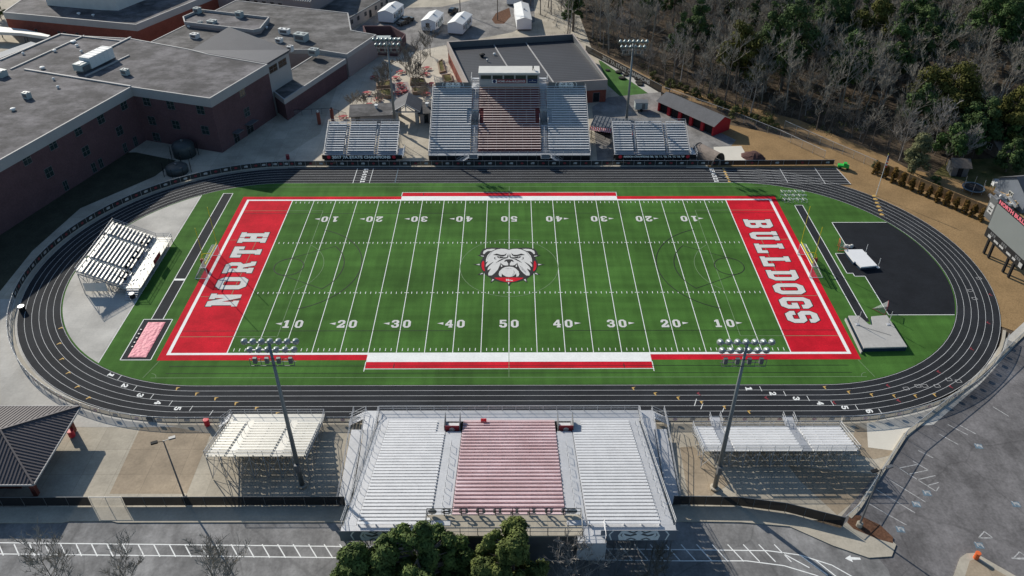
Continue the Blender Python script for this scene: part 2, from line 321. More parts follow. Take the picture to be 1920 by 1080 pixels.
# slab block letters on a 7 x 10 grid: outer outline, then holes
GL = {
 'N': [[(0,0),(3.1,0),(3.1,1.6),(2.5,1.6),(2.5,6.2),(5.0,0),(6.7,0),(6.7,8.4),(7.3,8.4),(7.3,10),(4.3,10),(4.3,8.4),(4.9,8.4),(4.9,4.4),(2.7,10),(0,10),(0,8.4),(.7,8.4),(.7,1.6),(0,1.6)]],
 'O': [[(1.6,0),(5.4,0),(7,1.8),(7,8.2),(5.4,10),(1.6,10),(0,8.2),(0,1.8)], [(2.5,2),(2.1,2.6),(2.1,7.4),(2.5,8),(4.5,8),(4.9,7.4),(4.9,2.6),(4.5,2)]],
 'R': [[(0,0),(3.2,0),(3.2,1.6),(2.7,1.6),(2.7,3.8),(3.6,3.8),(5.0,0),(7.3,0),(7.3,1.6),(6.6,1.6),(5.6,4.2),(6.8,5.4),(6.8,8.5),(5.4,10),(0,10),(0,8.4),(.7,8.4),(.7,1.6),(0,1.6)], [(2.7,5.5),(2.7,8.3),(4.5,8.3),(4.9,7.8),(4.9,6),(4.5,5.5)]],
 'T': [[(1.9,0),(5.1,0),(5.1,1.6),(4.5,1.6),(4.5,8.2),(5.4,8.2),(5.4,6.6),(7,6.6),(7,10),(0,10),(0,6.6),(1.6,6.6),(1.6,8.2),(2.5,8.2),(2.5,1.6),(1.9,1.6)]],
 'H': [[(0,0),(3.3,0),(3.3,1.6),(2.7,1.6),(2.7,4),(4.5,4),(4.5,1.6),(3.9,1.6),(3.9,0),(7.2,0),(7.2,1.6),(6.5,1.6),(6.5,8.4),(7.2,8.4),(7.2,10),(3.9,10),(3.9,8.4),(4.5,8.4),(4.5,6),(2.7,6),(2.7,8.4),(3.3,8.4),(3.3,10),(0,10),(0,8.4),(.7,8.4),(.7,1.6),(0,1.6)]],
 'B': [[(0,0),(5.4,0),(6.9,1.5),(6.9,4.1),(6,5.1),(6.9,6.1),(6.9,8.5),(5.4,10),(0,10),(0,8.4),(.7,8.4),(.7,1.6),(0,1.6)], [(2.7,1.8),(2.7,4.1),(4.4,4.1),(4.9,3.6),(4.9,2.3),(4.4,1.8)], [(2.7,5.9),(2.7,8.2),(4.4,8.2),(4.9,7.7),(4.9,6.4),(4.4,5.9)]],
 'U': [[(1.9,0),(5.3,0),(6.6,1.5),(6.6,8.4),(7.2,8.4),(7.2,10),(4.1,10),(4.1,8.4),(4.7,8.4),(4.7,2.4),(4.3,1.9),(2.9,1.9),(2.5,2.4),(2.5,8.4),(3.1,8.4),(3.1,10),(0,10),(0,8.4),(.6,8.4),(.6,1.5)]],
 'L': [[(0,0),(6.8,0),(6.8,3.6),(5.1,3.6),(5.1,1.8),(2.8,1.8),(2.8,8.4),(3.5,8.4),(3.5,10),(0,10),(0,8.4),(.8,8.4),(.8,1.6),(0,1.6)]],
 'D': [[(0,0),(5.2,0),(6.9,1.8),(6.9,8.2),(5.2,10),(0,10),(0,8.4),(.7,8.4),(.7,1.6),(0,1.6)], [(2.7,1.8),(2.7,8.2),(4.4,8.2),(4.9,7.6),(4.9,2.4),(4.4,1.8)]],
 'G': [[(1.6,0),(5.4,0),(7,1.8),(7,5.4),(3.6,5.4),(3.6,3.7),(4.9,3.7),(4.9,2.6),(4.5,2),(2.5,2),(2.1,2.6),(2.1,7.4),(2.5,8),(4.5,8),(4.9,7.4),(4.9,6.7),(7,6.7),(7,8.2),(5.4,10),(1.6,10),(0,8.2),(0,1.8)]],
 'S': [[(1.6,0),(5.4,0),(7,1.8),(7,4.6),(5.6,6),(2.3,6),(2.1,6.3),(2.1,7.8),(2.4,8.1),(4.6,8.1),(4.9,7.8),(4.9,7),(6.9,7),(6.9,8.2),(5.4,10),(1.6,10),(0,8.2),(0,5.5),(1.4,4.1),(4.7,4.1),(4.9,3.8),(4.9,2.3),(4.6,1.9),(2.4,1.9),(2.1,2.3),(2.1,3.1),(0,3.1),(0,1.8)]],
 '0': [[(1.8,0),(4.8,0),(6.6,2),(6.6,8),(4.8,10),(1.8,10),(0,8),(0,2)], [(2.6,1.8),(2.2,2.6),(2.2,7.4),(2.6,8.2),(4,8.2),(4.4,7.4),(4.4,2.6),(4,1.8)]],
 '1': [[(0,0),(5.4,0),(5.4,1.8),(3.9,1.8),(3.9,10),(2,10),(0,8.6),(0,6.8),(1.5,7.4),(1.5,1.8),(0,1.8)]],
 '2': [[(0,0),(6.6,0),(6.6,3.2),(4.9,3.2),(4.9,2),(2.9,2),(6.4,5.6),(6.4,8.3),(4.8,10),(1.6,10),(0,8.3),(0,6.4),(2.1,6.4),(2.1,7.6),(2.5,8.2),(3.9,8.2),(4.2,7.6),(4.2,6.3),(0,2)]],
 '3': [[(1.6,0),(4.9,0),(6.6,1.7),(6.6,4.2),(5.5,5.3),(6.4,6.2),(6.4,8.5),(4.8,10),(1.6,10),(.1,8.5),(.1,6.8),(2.2,6.8),(2.2,7.8),(2.6,8.2),(3.9,8.2),(4.2,7.8),(4.2,6.5),(3.8,6.1),(2.4,6.1),(2.4,4.4),(3.9,4.4),(4.4,3.9),(4.4,2.4),(3.9,1.8),(2.6,1.8),(2.1,2.4),(2.1,3.4),(0,3.4),(0,1.7)]],
 '4': [[(3.0,0),(6.4,0),(6.4,1.6),(5.7,1.6),(5.7,2.6),(6.8,2.6),(6.8,4.4),(5.7,4.4),(5.7,10),(3.6,10),(0,4.4),(0,2.6),(3.7,2.6),(3.7,1.6),(3.0,1.6)], [(2,4.4),(3.7,7.2),(3.7,4.4)]],
 '5': [[(1.6,0),(4.9,0),(6.5,1.7),(6.5,4.9),(4.9,6.5),(2.3,6.5),(2.3,8.1),(6,8.1),(6,10),(.4,10),(.4,4.7),(3.9,4.7),(4.3,4.3),(4.3,2.3),(3.9,1.8),(2.6,1.8),(2.2,2.3),(2.2,3.3),(0,3.3),(0,1.7)]],
 '6': [[(1.6,0),(4.9,0),(6.5,1.7),(6.5,4.4),(4.9,6),(2.3,6),(2.3,7.7),(2.7,8.2),(3.9,8.2),(4.3,7.6),(6.4,7.6),(6.4,8.4),(4.9,10),(1.6,10),(0,8.3),(0,1.7)], [(2.3,1.9),(2.3,4.2),(3.9,4.2),(4.2,3.8),(4.2,2.3),(3.9,1.9)]],
}
def glyph(ch, grow=0.0): return shape_mesh([ccw(GL[ch][0])]+[ccw(h)[::-1] for h in GL[ch][1:]], grow)
def put_glyph(mb, ch, o, u, v, wid, hei, grow=0.0):
    """glyph with its lower-left corner at o, reading along u, up along v"""
    me = glyph(ch, grow); W = max(p[0] for p in GL[ch][0])
    mb.add_mesh(me, frame_mtx(o, u, v) @ Matrix.Diagonal((wid/W, hei/10, 1, 1)))
    bpy.data.meshes.remove(me)
def put_text(mb, t, centre, u, v, wid, hei, bold=0.03):
    me = text_mesh(t, 1.0, bold); mb.add_mesh(me, frame_mtx(centre, u, v) @ fit(me, wid, hei)); bpy.data.meshes.remove(me)
# ================================================================== SETTING
LC, RI, RO = 48.5, 32.0, 38.9
def oval(r, n=48, lc=LC):
    p = [(lc+r*cos(a), r*sin(a)) for a in [(-pi/2)+pi*k/n for k in range(n+1)]]
    p += [(-lc+r*cos(a), r*sin(a)) for a in [(pi/2)+pi*k/n for k in range(n+1)]]
    return p
def ring(mb, r0, r1, z, n=48):
    a, b = oval(r0, n), oval(r1, n); m = len(a)
    for k in range(m): mb.face([(*a[k], z), (*a[(k+1) % m], z), (*b[(k+1) % m], z), (*b[k], z)])
def line(mb, p, q, wd, z):
    p = Vector(p[:2]); q = Vector(q[:2]); d = (q-p).normalized(); n = Vector((-d.y, d.x))*wd/2
    mb.face([(*(p-n), z), (*(q-n), z), (*(q+n), z), (*(p+n), z)])
def pline(mb, pts, wd, z, closed=False):
    P = pts+[pts[0]] if closed else pts
    for a, b in zip(P, P[1:]): line(mb, a, b, wd, z)
def sheet(name, pts, z, m):
    return struct(MB().sheet(pts, z).build(name, m))
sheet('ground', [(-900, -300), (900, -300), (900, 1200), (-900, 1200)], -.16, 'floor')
sheet('campus_pavement', [(-260, -60), (-44, -57.35), (57, -57.35), (57, -43), (48, 0), (45, 40), (46, 66), (38, 86), (25, 112), (22, 175), (-10, 260), (-260, 260)], -.10, 'concrete')
sheet('driveway', [G2(*p) for p in ((640, 75), (700, 30), (760, 14), (830, 12), (935, -12), (1000, -14), (1003, 40), (960, 60), (845, 82), (832, 110), (800, 112), (740, 84), (690, 96))], -.088, 'drive')
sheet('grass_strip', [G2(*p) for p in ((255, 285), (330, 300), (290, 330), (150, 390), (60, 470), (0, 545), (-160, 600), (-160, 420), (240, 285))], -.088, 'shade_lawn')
sheet('dormant_bank', [(45, 39), (45, 66.5), (57, 60.5), (70, 53), (84, 42), (118, 22), (150, 0), (108, -19.6), (86, -20), (60, 0)], -.08, 'bank')
sheet('brown_border', [G2(*p) for p in ((1100, 98), (1240, 172), (1480, 244), (1645, 306), (1920, 452), (1920, 435), (1660, 292), (1500, 225), (1250, 160), (1115, 92))], -.10, 'bank')
sheet('parking_lot', [(85.5, -20.5), (57.0, -43.2), (43.0, -57.0), (43.0, -66), (40, -66), (40, -90), (240, -90), (240, 60), (130, 20)], -.07, 'lot')
sheet('road', [(-240, -57.4), (38, -57.4), (44.5, -60), (46.3, -64.7), (44, -90), (-240, -90)], -.066, 'road')
sheet('backyard', [G2(*p) for p in ((1745, 330), (1780, 300), (1990, 290), (1990, 470), (1920, 455), (1840, 408), (1755, 365))], -.09, 'lawn')
# long flat concrete aprons around the near stands
for nm, pts, m, z in (
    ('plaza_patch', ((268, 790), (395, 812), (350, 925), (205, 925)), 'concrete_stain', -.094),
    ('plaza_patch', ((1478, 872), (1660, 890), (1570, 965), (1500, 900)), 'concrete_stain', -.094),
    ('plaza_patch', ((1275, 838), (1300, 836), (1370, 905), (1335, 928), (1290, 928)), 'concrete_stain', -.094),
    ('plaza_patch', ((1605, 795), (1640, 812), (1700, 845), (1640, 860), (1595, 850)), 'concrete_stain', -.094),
    ('white_slab', ((1625, 792), (1690, 786), (1745, 796), (1690, 846), (1628, 838)), 'concrete_white', -.090),
    ('track_walk', ((1640, 790), (1745, 762), (1830, 712), (1880, 640), (1935, 590), (1935, 612), (1836, 722), (1750, 796), (1690, 800)), 'concrete_pale', -.064),
    ('white_slab', ((1338, 275), (1390, 273), (1405, 300), (1340, 302)), 'concrete_white', -.072),
    ('plaza_patch', ((0, 560), (40, 560), (60, 690), (150, 760), (330, 800), (0, 800)), 'concrete_pale', -.094),
    ('courtyard_paving', ((600, 250), (520, 300), (600, 302), (700, 240), (812, 232), (880, 165), (836, 84), (760, 100), (690, 110), (640, 140)), 'court_paving', -.095),
    ('brick_court', ((735, 153), (765, 153), (773, 181), (742, 184)), 'pinkwall', -.090),
    ('exercise_turf', ((1122, 112), (1145, 120), (1222, 176), (1165, 182), (1140, 160)), 'turf_side', -.090),
    ('pale_path', ((1102, 96), (1112, 98), (1238, 174), (1222, 179)), 'concrete_pale', -.086),
    ('asphalt_court', ((1140, 182), (1240, 172), (1238, 195), (1380, 262), (1350, 300), (1120, 300), (1110, 200)), 'drive', -.084),
):
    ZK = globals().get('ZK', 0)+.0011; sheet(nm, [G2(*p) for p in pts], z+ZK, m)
# sidewalk along the road with a real kerb, curling round the lot's island
sw = [(-240, -55.15), (-66, -55.15), (22.6, -55.15), (30, -55.3), (37, -56.6), (42.4, -58.7), (44.6, -56.9), (47.6, -59.3), (48.6, -61.2), (47.4, -62.9), (44.5, -63.1), (40.6, -61.3), (36, -58.4), (30, -57.75), (22.6, -57.6), (-50.4, -57.6), (-51.4, -57.35), (-56.8, -57.35), (-57.6, -57.6), (-240, -57.6)]
struct(MB().prism(sw, -.2, .06).build('sidewalk', 'kerb'))
isl = [G2(*p) for p in ((1594, 966), (1612, 967), (1650, 985), (1674, 1008), (1674, 1019), (1645, 1011), (1600, 992), (1588, 980))]
struct(MB().sheet(isl, .075).build('mulch_bed', 'mulch'))
ki = [G2(*p) for p in ((1786, 1085), (1800, 1046), (1812, 1038), (1828, 1037), (1925, 1092))]
struct(MB().prism(ki, -.2, .06).build('kerb_island', 'kerb'))
struct(MB().sheet([G2(*p) for p in ((1808, 1085), (1818, 1052), (1830, 1048), (1895, 1085))], .066).build('island_gravel', 'concrete_stain'))
# ------------------------------------------------------------------ running track
mb = MB(); ring(mb, RI, RO, 0)
struct(mb.build('running_track', 'track'))
sheet('track_chute', [(40, 31.8), (74.6, 31.1), (73.8, 38.9), (40, 38.9)], -.006, 'track')
sheet('track_side_lane', [(-50, 38.85), (40, 38.85), (40, 39.4), (-50, 39.4)], -.008, 'track')
ml = MB(); LW = (RO-RI-.15)/6
for k in range(7): ring(ml, RI+.07+k*LW, RI+.127+k*LW, .006)
for k in range(7): line(ml, (44, RI+.1+k*LW), (74.5-.1*k, RI-.6+k*(LW+.06)), .07, .007)
for (a, b) in (((1527, 314), (1548, 345)), ((1462, 316), (1477, 342))): line(ml, G2(*a), G2(*b), .12, .008)
line(ml, (74.5, 31.2), (73.7, 38.8), .15, .008)
struct(ml.build('lane_lines', 'lanewhite'))
mk = MB(); my = MB(); mr = MB(); Z = .012
def lane_pt(side, ang, k):           # middle of lane k (0 is the inside), by angle round the curve
    r = RI+.1+(k+.5)*LW; return (side*LC+r*cos(ang), r*sin(ang)), (-sin(ang), cos(ang)), (cos(ang), sin(ang))
# lane numbers and start lines at both ends of the near straight (they read for a runner facing anticlockwise)
def near_num(px, py, ch):
    x, y = G2(px, py); a = atan2(y, x-(LC if x > 0 else -LC)) if abs(x) > LC else -pi/2
    u = (cos(a), sin(a)); v = (-sin(a), cos(a))
    o = Vector((x, y, Z)) - Vector((*u, 0))*.36 - Vector((*v, 0))*.5
    put_glyph(mk, ch, o, (*u, 0), (*v, 0), .72, 1.0)
for ch, p in zip('12345', ((208, 703), (234, 723), (263, 741), (296, 755), (333, 766))): near_num(*p, ch)
for ch, p in zip('123456', ((1404, 729), (1449, 738), (1493, 747), (1538, 756), (1584, 764), (1630, 771))): near_num(*p, ch)
for p in ((223, 708), (252, 728), (284, 743), (319, 756), (357, 766), (395, 774)):
    x, y = G2(*p); line(mk, (x, y-LW*.48), (x+.2, y+LW*.48), .08, Z)
for p in ((1427, 729), (1472, 738), (1516, 747), (1561, 756), (1607, 764), (1651, 771)):
    x, y = G2(*p); line(mk, (x, y-LW*.48), (x-.1, y+LW*.48), .08, Z)
for k, x in enumerate((1306, 1318, 1358)): line(mk, G2(x, 748+8*k), G2(x-4, 761+6*k), .1, Z)
# far straight: starting numerals, one per lane, drawn white
for k in range(6):
    x0 = -32.2; y = RI+.1+(k+.5)*LW
    put_glyph(mk, '123456'[k], (x0-.5, y+.36, Z), (0, -1, 0), (1, 0, 0), .72, 1.0)
    put_glyph(mk, '123456'[k], (45.0, y+.36, Z), (0, -1, 0), (1, 0, 0), .72, 1.0)
line(mk, (-34.2, RI), (-34.2, RO), .12, Z); line(mk, (-30.6, RI), (-30.6, RO), .1, Z)
bl = MB(); line(bl, (-25.0, RI), (-25.0, RO), .12, Z); struct(bl.build('blue_line', 'bluepaint'))
for k in range(6):
    y = RI+.1+(k+.5)*LW; my.face([(47.9, y-.45, Z), (48.6, y-.45, Z), (48.3, y+.4, Z), (48.1, y+.4, Z)])
def flag(mbx, p, ang):
    x, y = p; c, s_ = cos(ang), sin(ang)
    mbx.face([(x+a*c-b*s_, y+a*s_+b*c, Z) for a, b in ((-.08, -.34), (.06, -.34), (.16, .1), (.56, .2), (.06, .34), (-.08, .32))])
for p in ((113, 615), (110, 644), (115, 673), (127, 699), (144, 725), (165, 746)): flag(my, G2(*p), -.6)
for p in ((331, 729), (367, 739), (403, 748), (441, 757), (479, 766), (518, 776)): flag(my, G2(*p), .2)
for p in ((1546, 727), (1591, 736), (1634, 741), (1676, 743), (1716, 743), (1752, 741), (1228, 739), (1271, 747), (1315, 755), (1358, 764), (1404, 773), (1187, 729)): flag(my, G2(*p), .4)
for p in ((1665, 724), (1783, 726), (1685, 752), (1564, 756), (1437, 747), (1310, 739), (1853, 606), (1857, 553), (1822, 655), (1760, 698)): flag(mr, G2(*p), .8)
for p in ((1639, 367), (1641, 373), (1644, 380), (1647, 387), (1650, 394), (1653, 402)):
    x, y = G2(*p); my.face([(x-.5, y-.35, Z), (x+.5, y-.35, Z), (x+.2, y+.35, Z), (x-.3, y+.35, Z)])
struct(mk.build('lane_numbers', 'white')); struct(my.build('relay_marks', 'yellowpaint')); struct(mr.build('relay_marks', 'redbrown'))
sq = MB()
for p in ((1700, 729), (1722, 724), (1735, 724), (1758, 724), (1780, 712), (1798, 715), (1828, 560), (1820, 545), (1836, 522)):
    x, y = G2(*p); pline(sq, [(x-.4, y-.3), (x+.4, y-.2), (x+.3, y+.4), (x-.5, y+.3)], .08, Z, True)
struct(sq.build('exchange_boxes', 'wornwhite'))
# ------------------------------------------------------------------ infield
sheet('turf_field', oval(RI-.02), .014, 'turf')
inn = [p for p in oval(RI-.25, 64) if p[0] < -65.6]
ys = math.sqrt((RI-.25)**2-(65.6-LC)**2)
struct(MB().sheet([(-65.6, ys)]+inn+[(-65.6, -ys)], .022).build('concrete_apron', 'concrete_pale'))
xr = [p for p in oval(RI-.22, 64) if p[0] > 60 and -14.75 < p[1] < 15.4]
yt = 15.4; yb = -14.75
ap = [(65.25, yt), (65.25, 4.2), (62.3, 4.2), (62.3, -2.35), (63.4, -2.35), (63.4, -3.3), (65.3, -3.3), (65.3, yb), (LC+math.sqrt((RI-.22)**2-yb**2), yb)]+xr+[(LC+math.sqrt((RI-.22)**2-yt**2), yt)]
struct(MB().sheet(ap, .022).build('rubber_apron', 'apron'))
rw = MB()
for x0, x1, y0, y1 in ((-61.2, -59.1, -15.6, 27.6), (59.6, 61.35, -16.6, 22.3)): rw.sheet([(x0, y0), (x1, y0), (x1, y1), (x0, y1)], .022)
rw.sheet([(-62.4, -26.05), (-57.5, -26.05), (-57.5, -15.62), (-62.4, -15.62)], .0225)
struct(rw.build('jump_runway', 'track'))
rl = MB()
for x in (-61.15, -59.15, 59.65, 61.3): line(rl, (x, -15.6), (x, 27.6 if x < 0 else 22.3), .13, .028)
pline(rl, [(-62.4, -26.05), (-57.5, -26.05), (-57.5, -15.62), (-62.4, -15.62)], .13, .0285, True)
line(rl, (-61.2, 27.55), (-59.1, 27.55), .12, .029); line(rl, (-61.15, -4.0), (-59.15, -4.0), .55, .029); line(rl, (59.6, 22.25), (61.35, 22.25), .12, .029)
pline(rl, [(ap[-1][0], yt), (65.25, yt), (65.25, 4.2), (62.3, 4.2), (62.3, -2.35), (63.4, -2.35), (63.4, -3.3), (65.3, -3.3), (65.3, yb), (ap[8][0], yb)], .13, .029)
line(rl, (-65.6, -ys), (-65.6, ys), .10, .029)
struct(rl.build('runway_lines', 'white'))
# red paint: end zones and side bands
rp = MB(); E = 54.864; GX = 45.72; SY = 24.384; zr = .020
rp.sheet([(-56.5, -26.2), (-GX, -26.2), (-GX, 26.1), (-56.5, 26.1)], zr); rp.sheet([(GX, -26.2), (56.5, -26.2), (56.5, 26.1), (GX, 26.1)], zr)
for y0, y1, yo0, yo1 in ((24.4, 26.1, 26.2, 27.7), (-26.2, -24.4, -28.15, -26.65)):
    rp.sheet([(-GX, y0), (-22.86, y0), (-22.86, y1), (-GX, y1)], zr); rp.sheet([(22.86, y0), (GX, y0), (GX, y1), (22.86, y1)], zr)
    rp.sheet([(-22.8, yo0), (22.8, yo0), (22.8, yo1), (-22.8, yo1)], zr)
struct(rp.build('red_field_paint', 'redpaint'))
wl = MB(); zl = .027
wl.sheet([(-22.86, 24.4), (22.86, 24.4), (22.86, 26.2), (-22.86, 26.2)], zl); wl.sheet([(-22.86, -26.65), (22.86, -26.65), (22.86, -24.4), (-22.86, -24.4)], zl)
for s_ in (-1, 1):
    pass
for x0, x1 in ((-E-.55, -22.86), (22.86, E+.55)):
    wl.sheet([(x0, SY), (x1, SY), (x1, SY+.5), (x0, SY+.5)], zl); wl.sheet([(x0, -SY-.5), (x1, -SY-.5), (x1, -SY), (x0, -SY)], zl)
for x in (-E-.55, E): wl.sheet([(x, -SY), (x+.55, -SY), (x+.55, SY), (x, SY)], zl)
for k in range(-10, 11):
    x = k*4.572; line(wl, (x, -SY), (x, SY), .115 if abs(k) < 10 else .17, zl)
for k in range(-49, 50):
    if k % 5 == 0: continue
    x = k*.9144
    for y in (8.128, -8.128): line(wl, (x, y-.3), (x, y+.3), .105, zl)
    for y in (SY-.75, -SY+.75): line(wl, (x, y-.35), (x, y+.35), .105, zl)
for k in range(-9, 10):
    for y in (8.128, -8.128): line(wl, (k*4.572-.4, y), (k*4.572-.1, y), .13, zl+.001); line(wl, (k*4.572+.1, y), (k*4.572+.4, y), .13, zl+.001)
for y in (-28.3, 27.85): line(wl, (-23, y), (23, y), .12, zl)
for x, y0, y1 in ((-22.9, -28.9, -26.6), (22.9, -28.9, -26.6), (-22.9, 26.2, 27.9), (22.9, 26.2, 27.9)): line(wl, (x, y0), (x, y1), .12, zl+.001)
struct(wl.build('yard_lines', 'white'))
fl = MB()     # thin pale soccer and lacrosse lines
zf = .032
pline(fl, [(-56, -30.3), (56, -30.3)], .10, zf); pline(fl, [(-56, 30.3), (56, 30.3)], .10, zf)
for s_ in (-1, 1):
    pline(fl, [(s_*54.8, 20.3), (s_*38.5, 20.3), (s_*38.5, -20.3), (s_*54.8, -20.3)], .10, zf)
    pline(fl, [(s_*54.8, 9.2), (s_*49.4, 9.2), (s_*49.4, -9.2), (s_*54.8, -9.2)], .09, zf)
    pline(fl, [(s_*43.8+s_*-1*9.1*cos(a), 9.1*sin(a)) for a in [(-.93)+1.86*k/14 for k in range(15)]], .09, zf)
    line(fl, (s_*56.0, -26.3), (s_*57.2, -30.3), .09, zf)
    pline(fl, [(s_*56.2+s_*-1*1.0*cos(a), -30.3+1.0*sin(a)) for a in [pi/2*k/6 for k in range(7)]], .08, zf)
pline(fl, [(9.15*cos(2*pi*k/48), 9.3*sin(2*pi*k/48)) for k in range(48)], .09, zf, True)
line(fl, (0, -30.3), (0, -24.4), .09, zf+.001); line(fl, (0, 24.4), (0, 30.3), .09, zf+.001)
struct(fl.build('soccer_lines', 'faintwhite'))
kl = MB()     # black lacrosse lines
for s_ in (-1, 1):
    pline(kl, [(s_*41.1+2.74*cos(2*pi*k/28), 2.74*sin(2*pi*k/28)) for k in range(28)], .15, .034, True)
    pline(kl, [(s_*41.1-s_*13.5*cos(a), 13.5*sin(a)) for a in [(-1.25)+2.5*k/24 for k in range(25)]], .15, .0345)
    pline(kl, [(s_*41.1-s_*10.2*cos(a), 10.2*sin(a)) for a in [(-.75)+1.5*k/16 for k in range(17)]], .15, .0345)
    for q in (-1, 1): line(kl, (s_*43.0, q*2.0), (s_*(41.1-10.2*cos(.75)), q*10.2*sin(.75)), .11, .035)
    for q in (-18.8, 19.2): line(kl, (s_*9.5 if q < 0 else s_*8, q), (s_*54.8, q), .09, .034)
for y in (-29.3, -27.6): line(kl, (-54, y), (54, y), .08, .0342)
for x in (-18.3, 18.3):
    line(kl, (x, 26.6), (x, 27.6), .12, .035); line(kl, (x, -28.1), (x, -27.1), .12, .035)
struct(kl.build('lacrosse_lines', 'black'))
# ------------------------------------------------------------------ field lettering
lb = MB(); lt = MB()
def field_word(word, x_low, dx, ys_, dy, wid):
    for ch, y in zip(word, ys_):
        for mbx, g, z in ((lb, .42, .036), (lt, .13, .042)):
            put_glyph(mbx, ch, (x_low, y, z), (0, dy, 0), (dx, 0, 0), wid, 5.35, g)
field_word('NORTH', -47.6, -1, (-12.0, -6.95, -1.95, 3.2, 8.3), 1, 3.6)
field_word('BULLDOGS', 47.6, 1, (16.55, 12.0, 7.55, 3.1, -1.4, -5.6, -9.75, -13.7), -1, 3.15)
def yard_number(d, x, far):
    for mbx, g, z in ((lt, 0, .042),):
        s_ = -1 if far else 1; h = 2.05; wd = 1.3; y = 16.0 if not far else -15.95
        for ch, off in ((d, -1.65), ('0', .32)):
            put_glyph(mbx, ch, (x+s_*off, -y*1.0-(2.0 if not far else -2.0), z), (s_, 0, 0), (0, s_, 0), wd if ch != '1' else 1.05, h)
    if d != '5':
        e = -1 if x < 0 else 1; yy = (-16.9 if not far else 17.0)
        lt.face([(x+e*2.0, yy-.32, .042), (x+e*3.05, yy+.05, .042), (x+e*2.0, yy+.32, .042)])
for k, d in ((0, '5'), (1, '4'), (2, '3'), (3, '2'), (4, '1')):
    for s_ in ((1,) if k == 0 else (-1, 1)):
        yard_number(d, s_*k*9.144, False); yard_number(d, s_*k*9.144, True)
struct(lb.build('letter_outlines', 'black')); struct(lt.build('field_letters', 'letterwhite'))
# ------------------------------------------------------------------ midfield emblem (flat paint; traced from the photograph on the ground plane)
def T(p): return G2(870+p[0]/9.818, 440+p[1]/9.818)
def mir(p): return (1656-p[0], p[1])
eb, ew, er, ek, eg = MB(), MB(), MB(), MB(), MB()
def half(mb_, pts, z): mb_.sheet([T(p) for p in pts], z); mb_.sheet([T(mir(p)) for p in pts], z)
def sym(mb_, pts, z): mb_.sheet([T(p) for p in pts+[mir(p) for p in pts[::-1]]], z)
sym(eb, [(828,266),(740,255),(620,245),(520,240),(420,248),(350,272),(312,318),(298,362),(335,395),(348,430),(315,480),(297,540),(303,600),(330,660),(365,710),(420,755),(500,808),(590,850),(690,876),(828,884)], .050)
for sp in ([(245,382),(330,372),(352,408),(300,402)], [(168,553),(300,535),(300,575)], [(245,745),(330,694),(366,732)], [(488,890),(506,808),(575,838)]): half(eb, sp, .0505)
sym(eb, [(828,950),(780,878)], .0505)if False else eb.sheet([T(p) for p in ((776,878),(828,950),(880,878))], .0505)
for sp in ([(225,553),(288,541),(288,568)], [(288,738),(334,704),(350,724)], [(508,868),(524,820),(556,832)], [(304,388),(362,394),(368,408),(322,402)]): half(ew, sp, .056)
ew.sheet([T(p) for p in ((806,880),(820,922),(838,880))], .056)
half(er, [(348,484),(326,530),(324,590),(338,640),(366,674),(386,668),(372,610),(372,545),(368,494)], .056)
sym(er, [(828,794),(740,793),(640,796),(556,798),(600,822),(680,852),(760,872),(828,876)], .056)
half(ew, [(350,345),(364,302),(420,274),(520,264),(584,268),(545,288),(500,306),(440,306),(400,330),(375,360),(356,362)], .056)
sym(ew, [(828,284),(760,268),(680,264),(600,278),(545,300),(480,334),(432,386),(406,450),(402,516),(445,490),(402,560),(402,600),(470,545),(548,498),(500,540),(440,610),(432,660),(500,625),(446,715),(450,755),(510,755),(560,715),(620,650),(655,575),(676,522),(710,560),(760,572),(828,568)], .0565)
sym(ew, [(828,590),(760,598),(700,630),(650,680),(638,730),(650,765),(690,782),(696,716),(720,745),(770,775),(828,782)], .0568)
half(ew, [(678,545),(708,582),(696,600),(680,594)], .057)
for bp_ in ([(530,378),(600,352),(680,374),(740,374),(788,345),(770,386),(720,408),(660,396),(590,384)], [(598,405),(660,400),(728,420),(790,420),(812,352),(822,405),(800,438),(720,440),(650,440),(618,425)],
            [(552,432),(576,412),(574,446),(604,462),(566,458)], [(578,530),(640,480),(700,448),(790,438),(720,462),(650,496)], [(735,495),(772,462),(828,456),(828,576),(816,576),(812,530),(796,512),(786,490),(758,504)],
            [(700,540),(730,575),(790,586),(828,572),(828,592),(752,600),(712,600)], [(402,610),(470,548),(545,505),(470,575),(418,640)], [(660,570),(640,620),(600,680),(560,725),(610,720),(652,650)]): half(ek, bp_, .0605)
half(ew, [(640,408),(664,412),(660,424),(640,420)], .064)
eg.sheet([T(p) for p in ((905,650),(940,690),(930,740),(870,772),(915,700))], .0615)
eg.sheet([T(p) for p in ((1010,560),(1090,620),(1150,690),(1140,720),(1060,650))], .0615)
half(eg, [(1090,290),(1160,330),(1215,400),(1235,470),(1200,400),(1140,330)], .0615)
eg.sheet([T(p) for p in ((745,630),(828,622),(900,630),(828,640))], .0615)
struct(eb.build('emblem_base', 'black')); struct(ew.build('emblem_white', 'letterwhite')); struct(er.build('emblem_red', 'redpaint')); struct(ek.build('emblem_black', 'black')); struct(eg.build('emblem_shade', 'wornwhite'))
nl = MB(); put_glyph(nl, 'N', (*T((770, 858)), .0605), (1, 0, 0), (0, 1, 0), .62, .62); put_text(nl, 'Ga', (*T((865, 845)), .0605), (1, 0, 0), (0, 1, 0), .7, .45)
struct(nl.build('emblem_initials', 'letterwhite'))
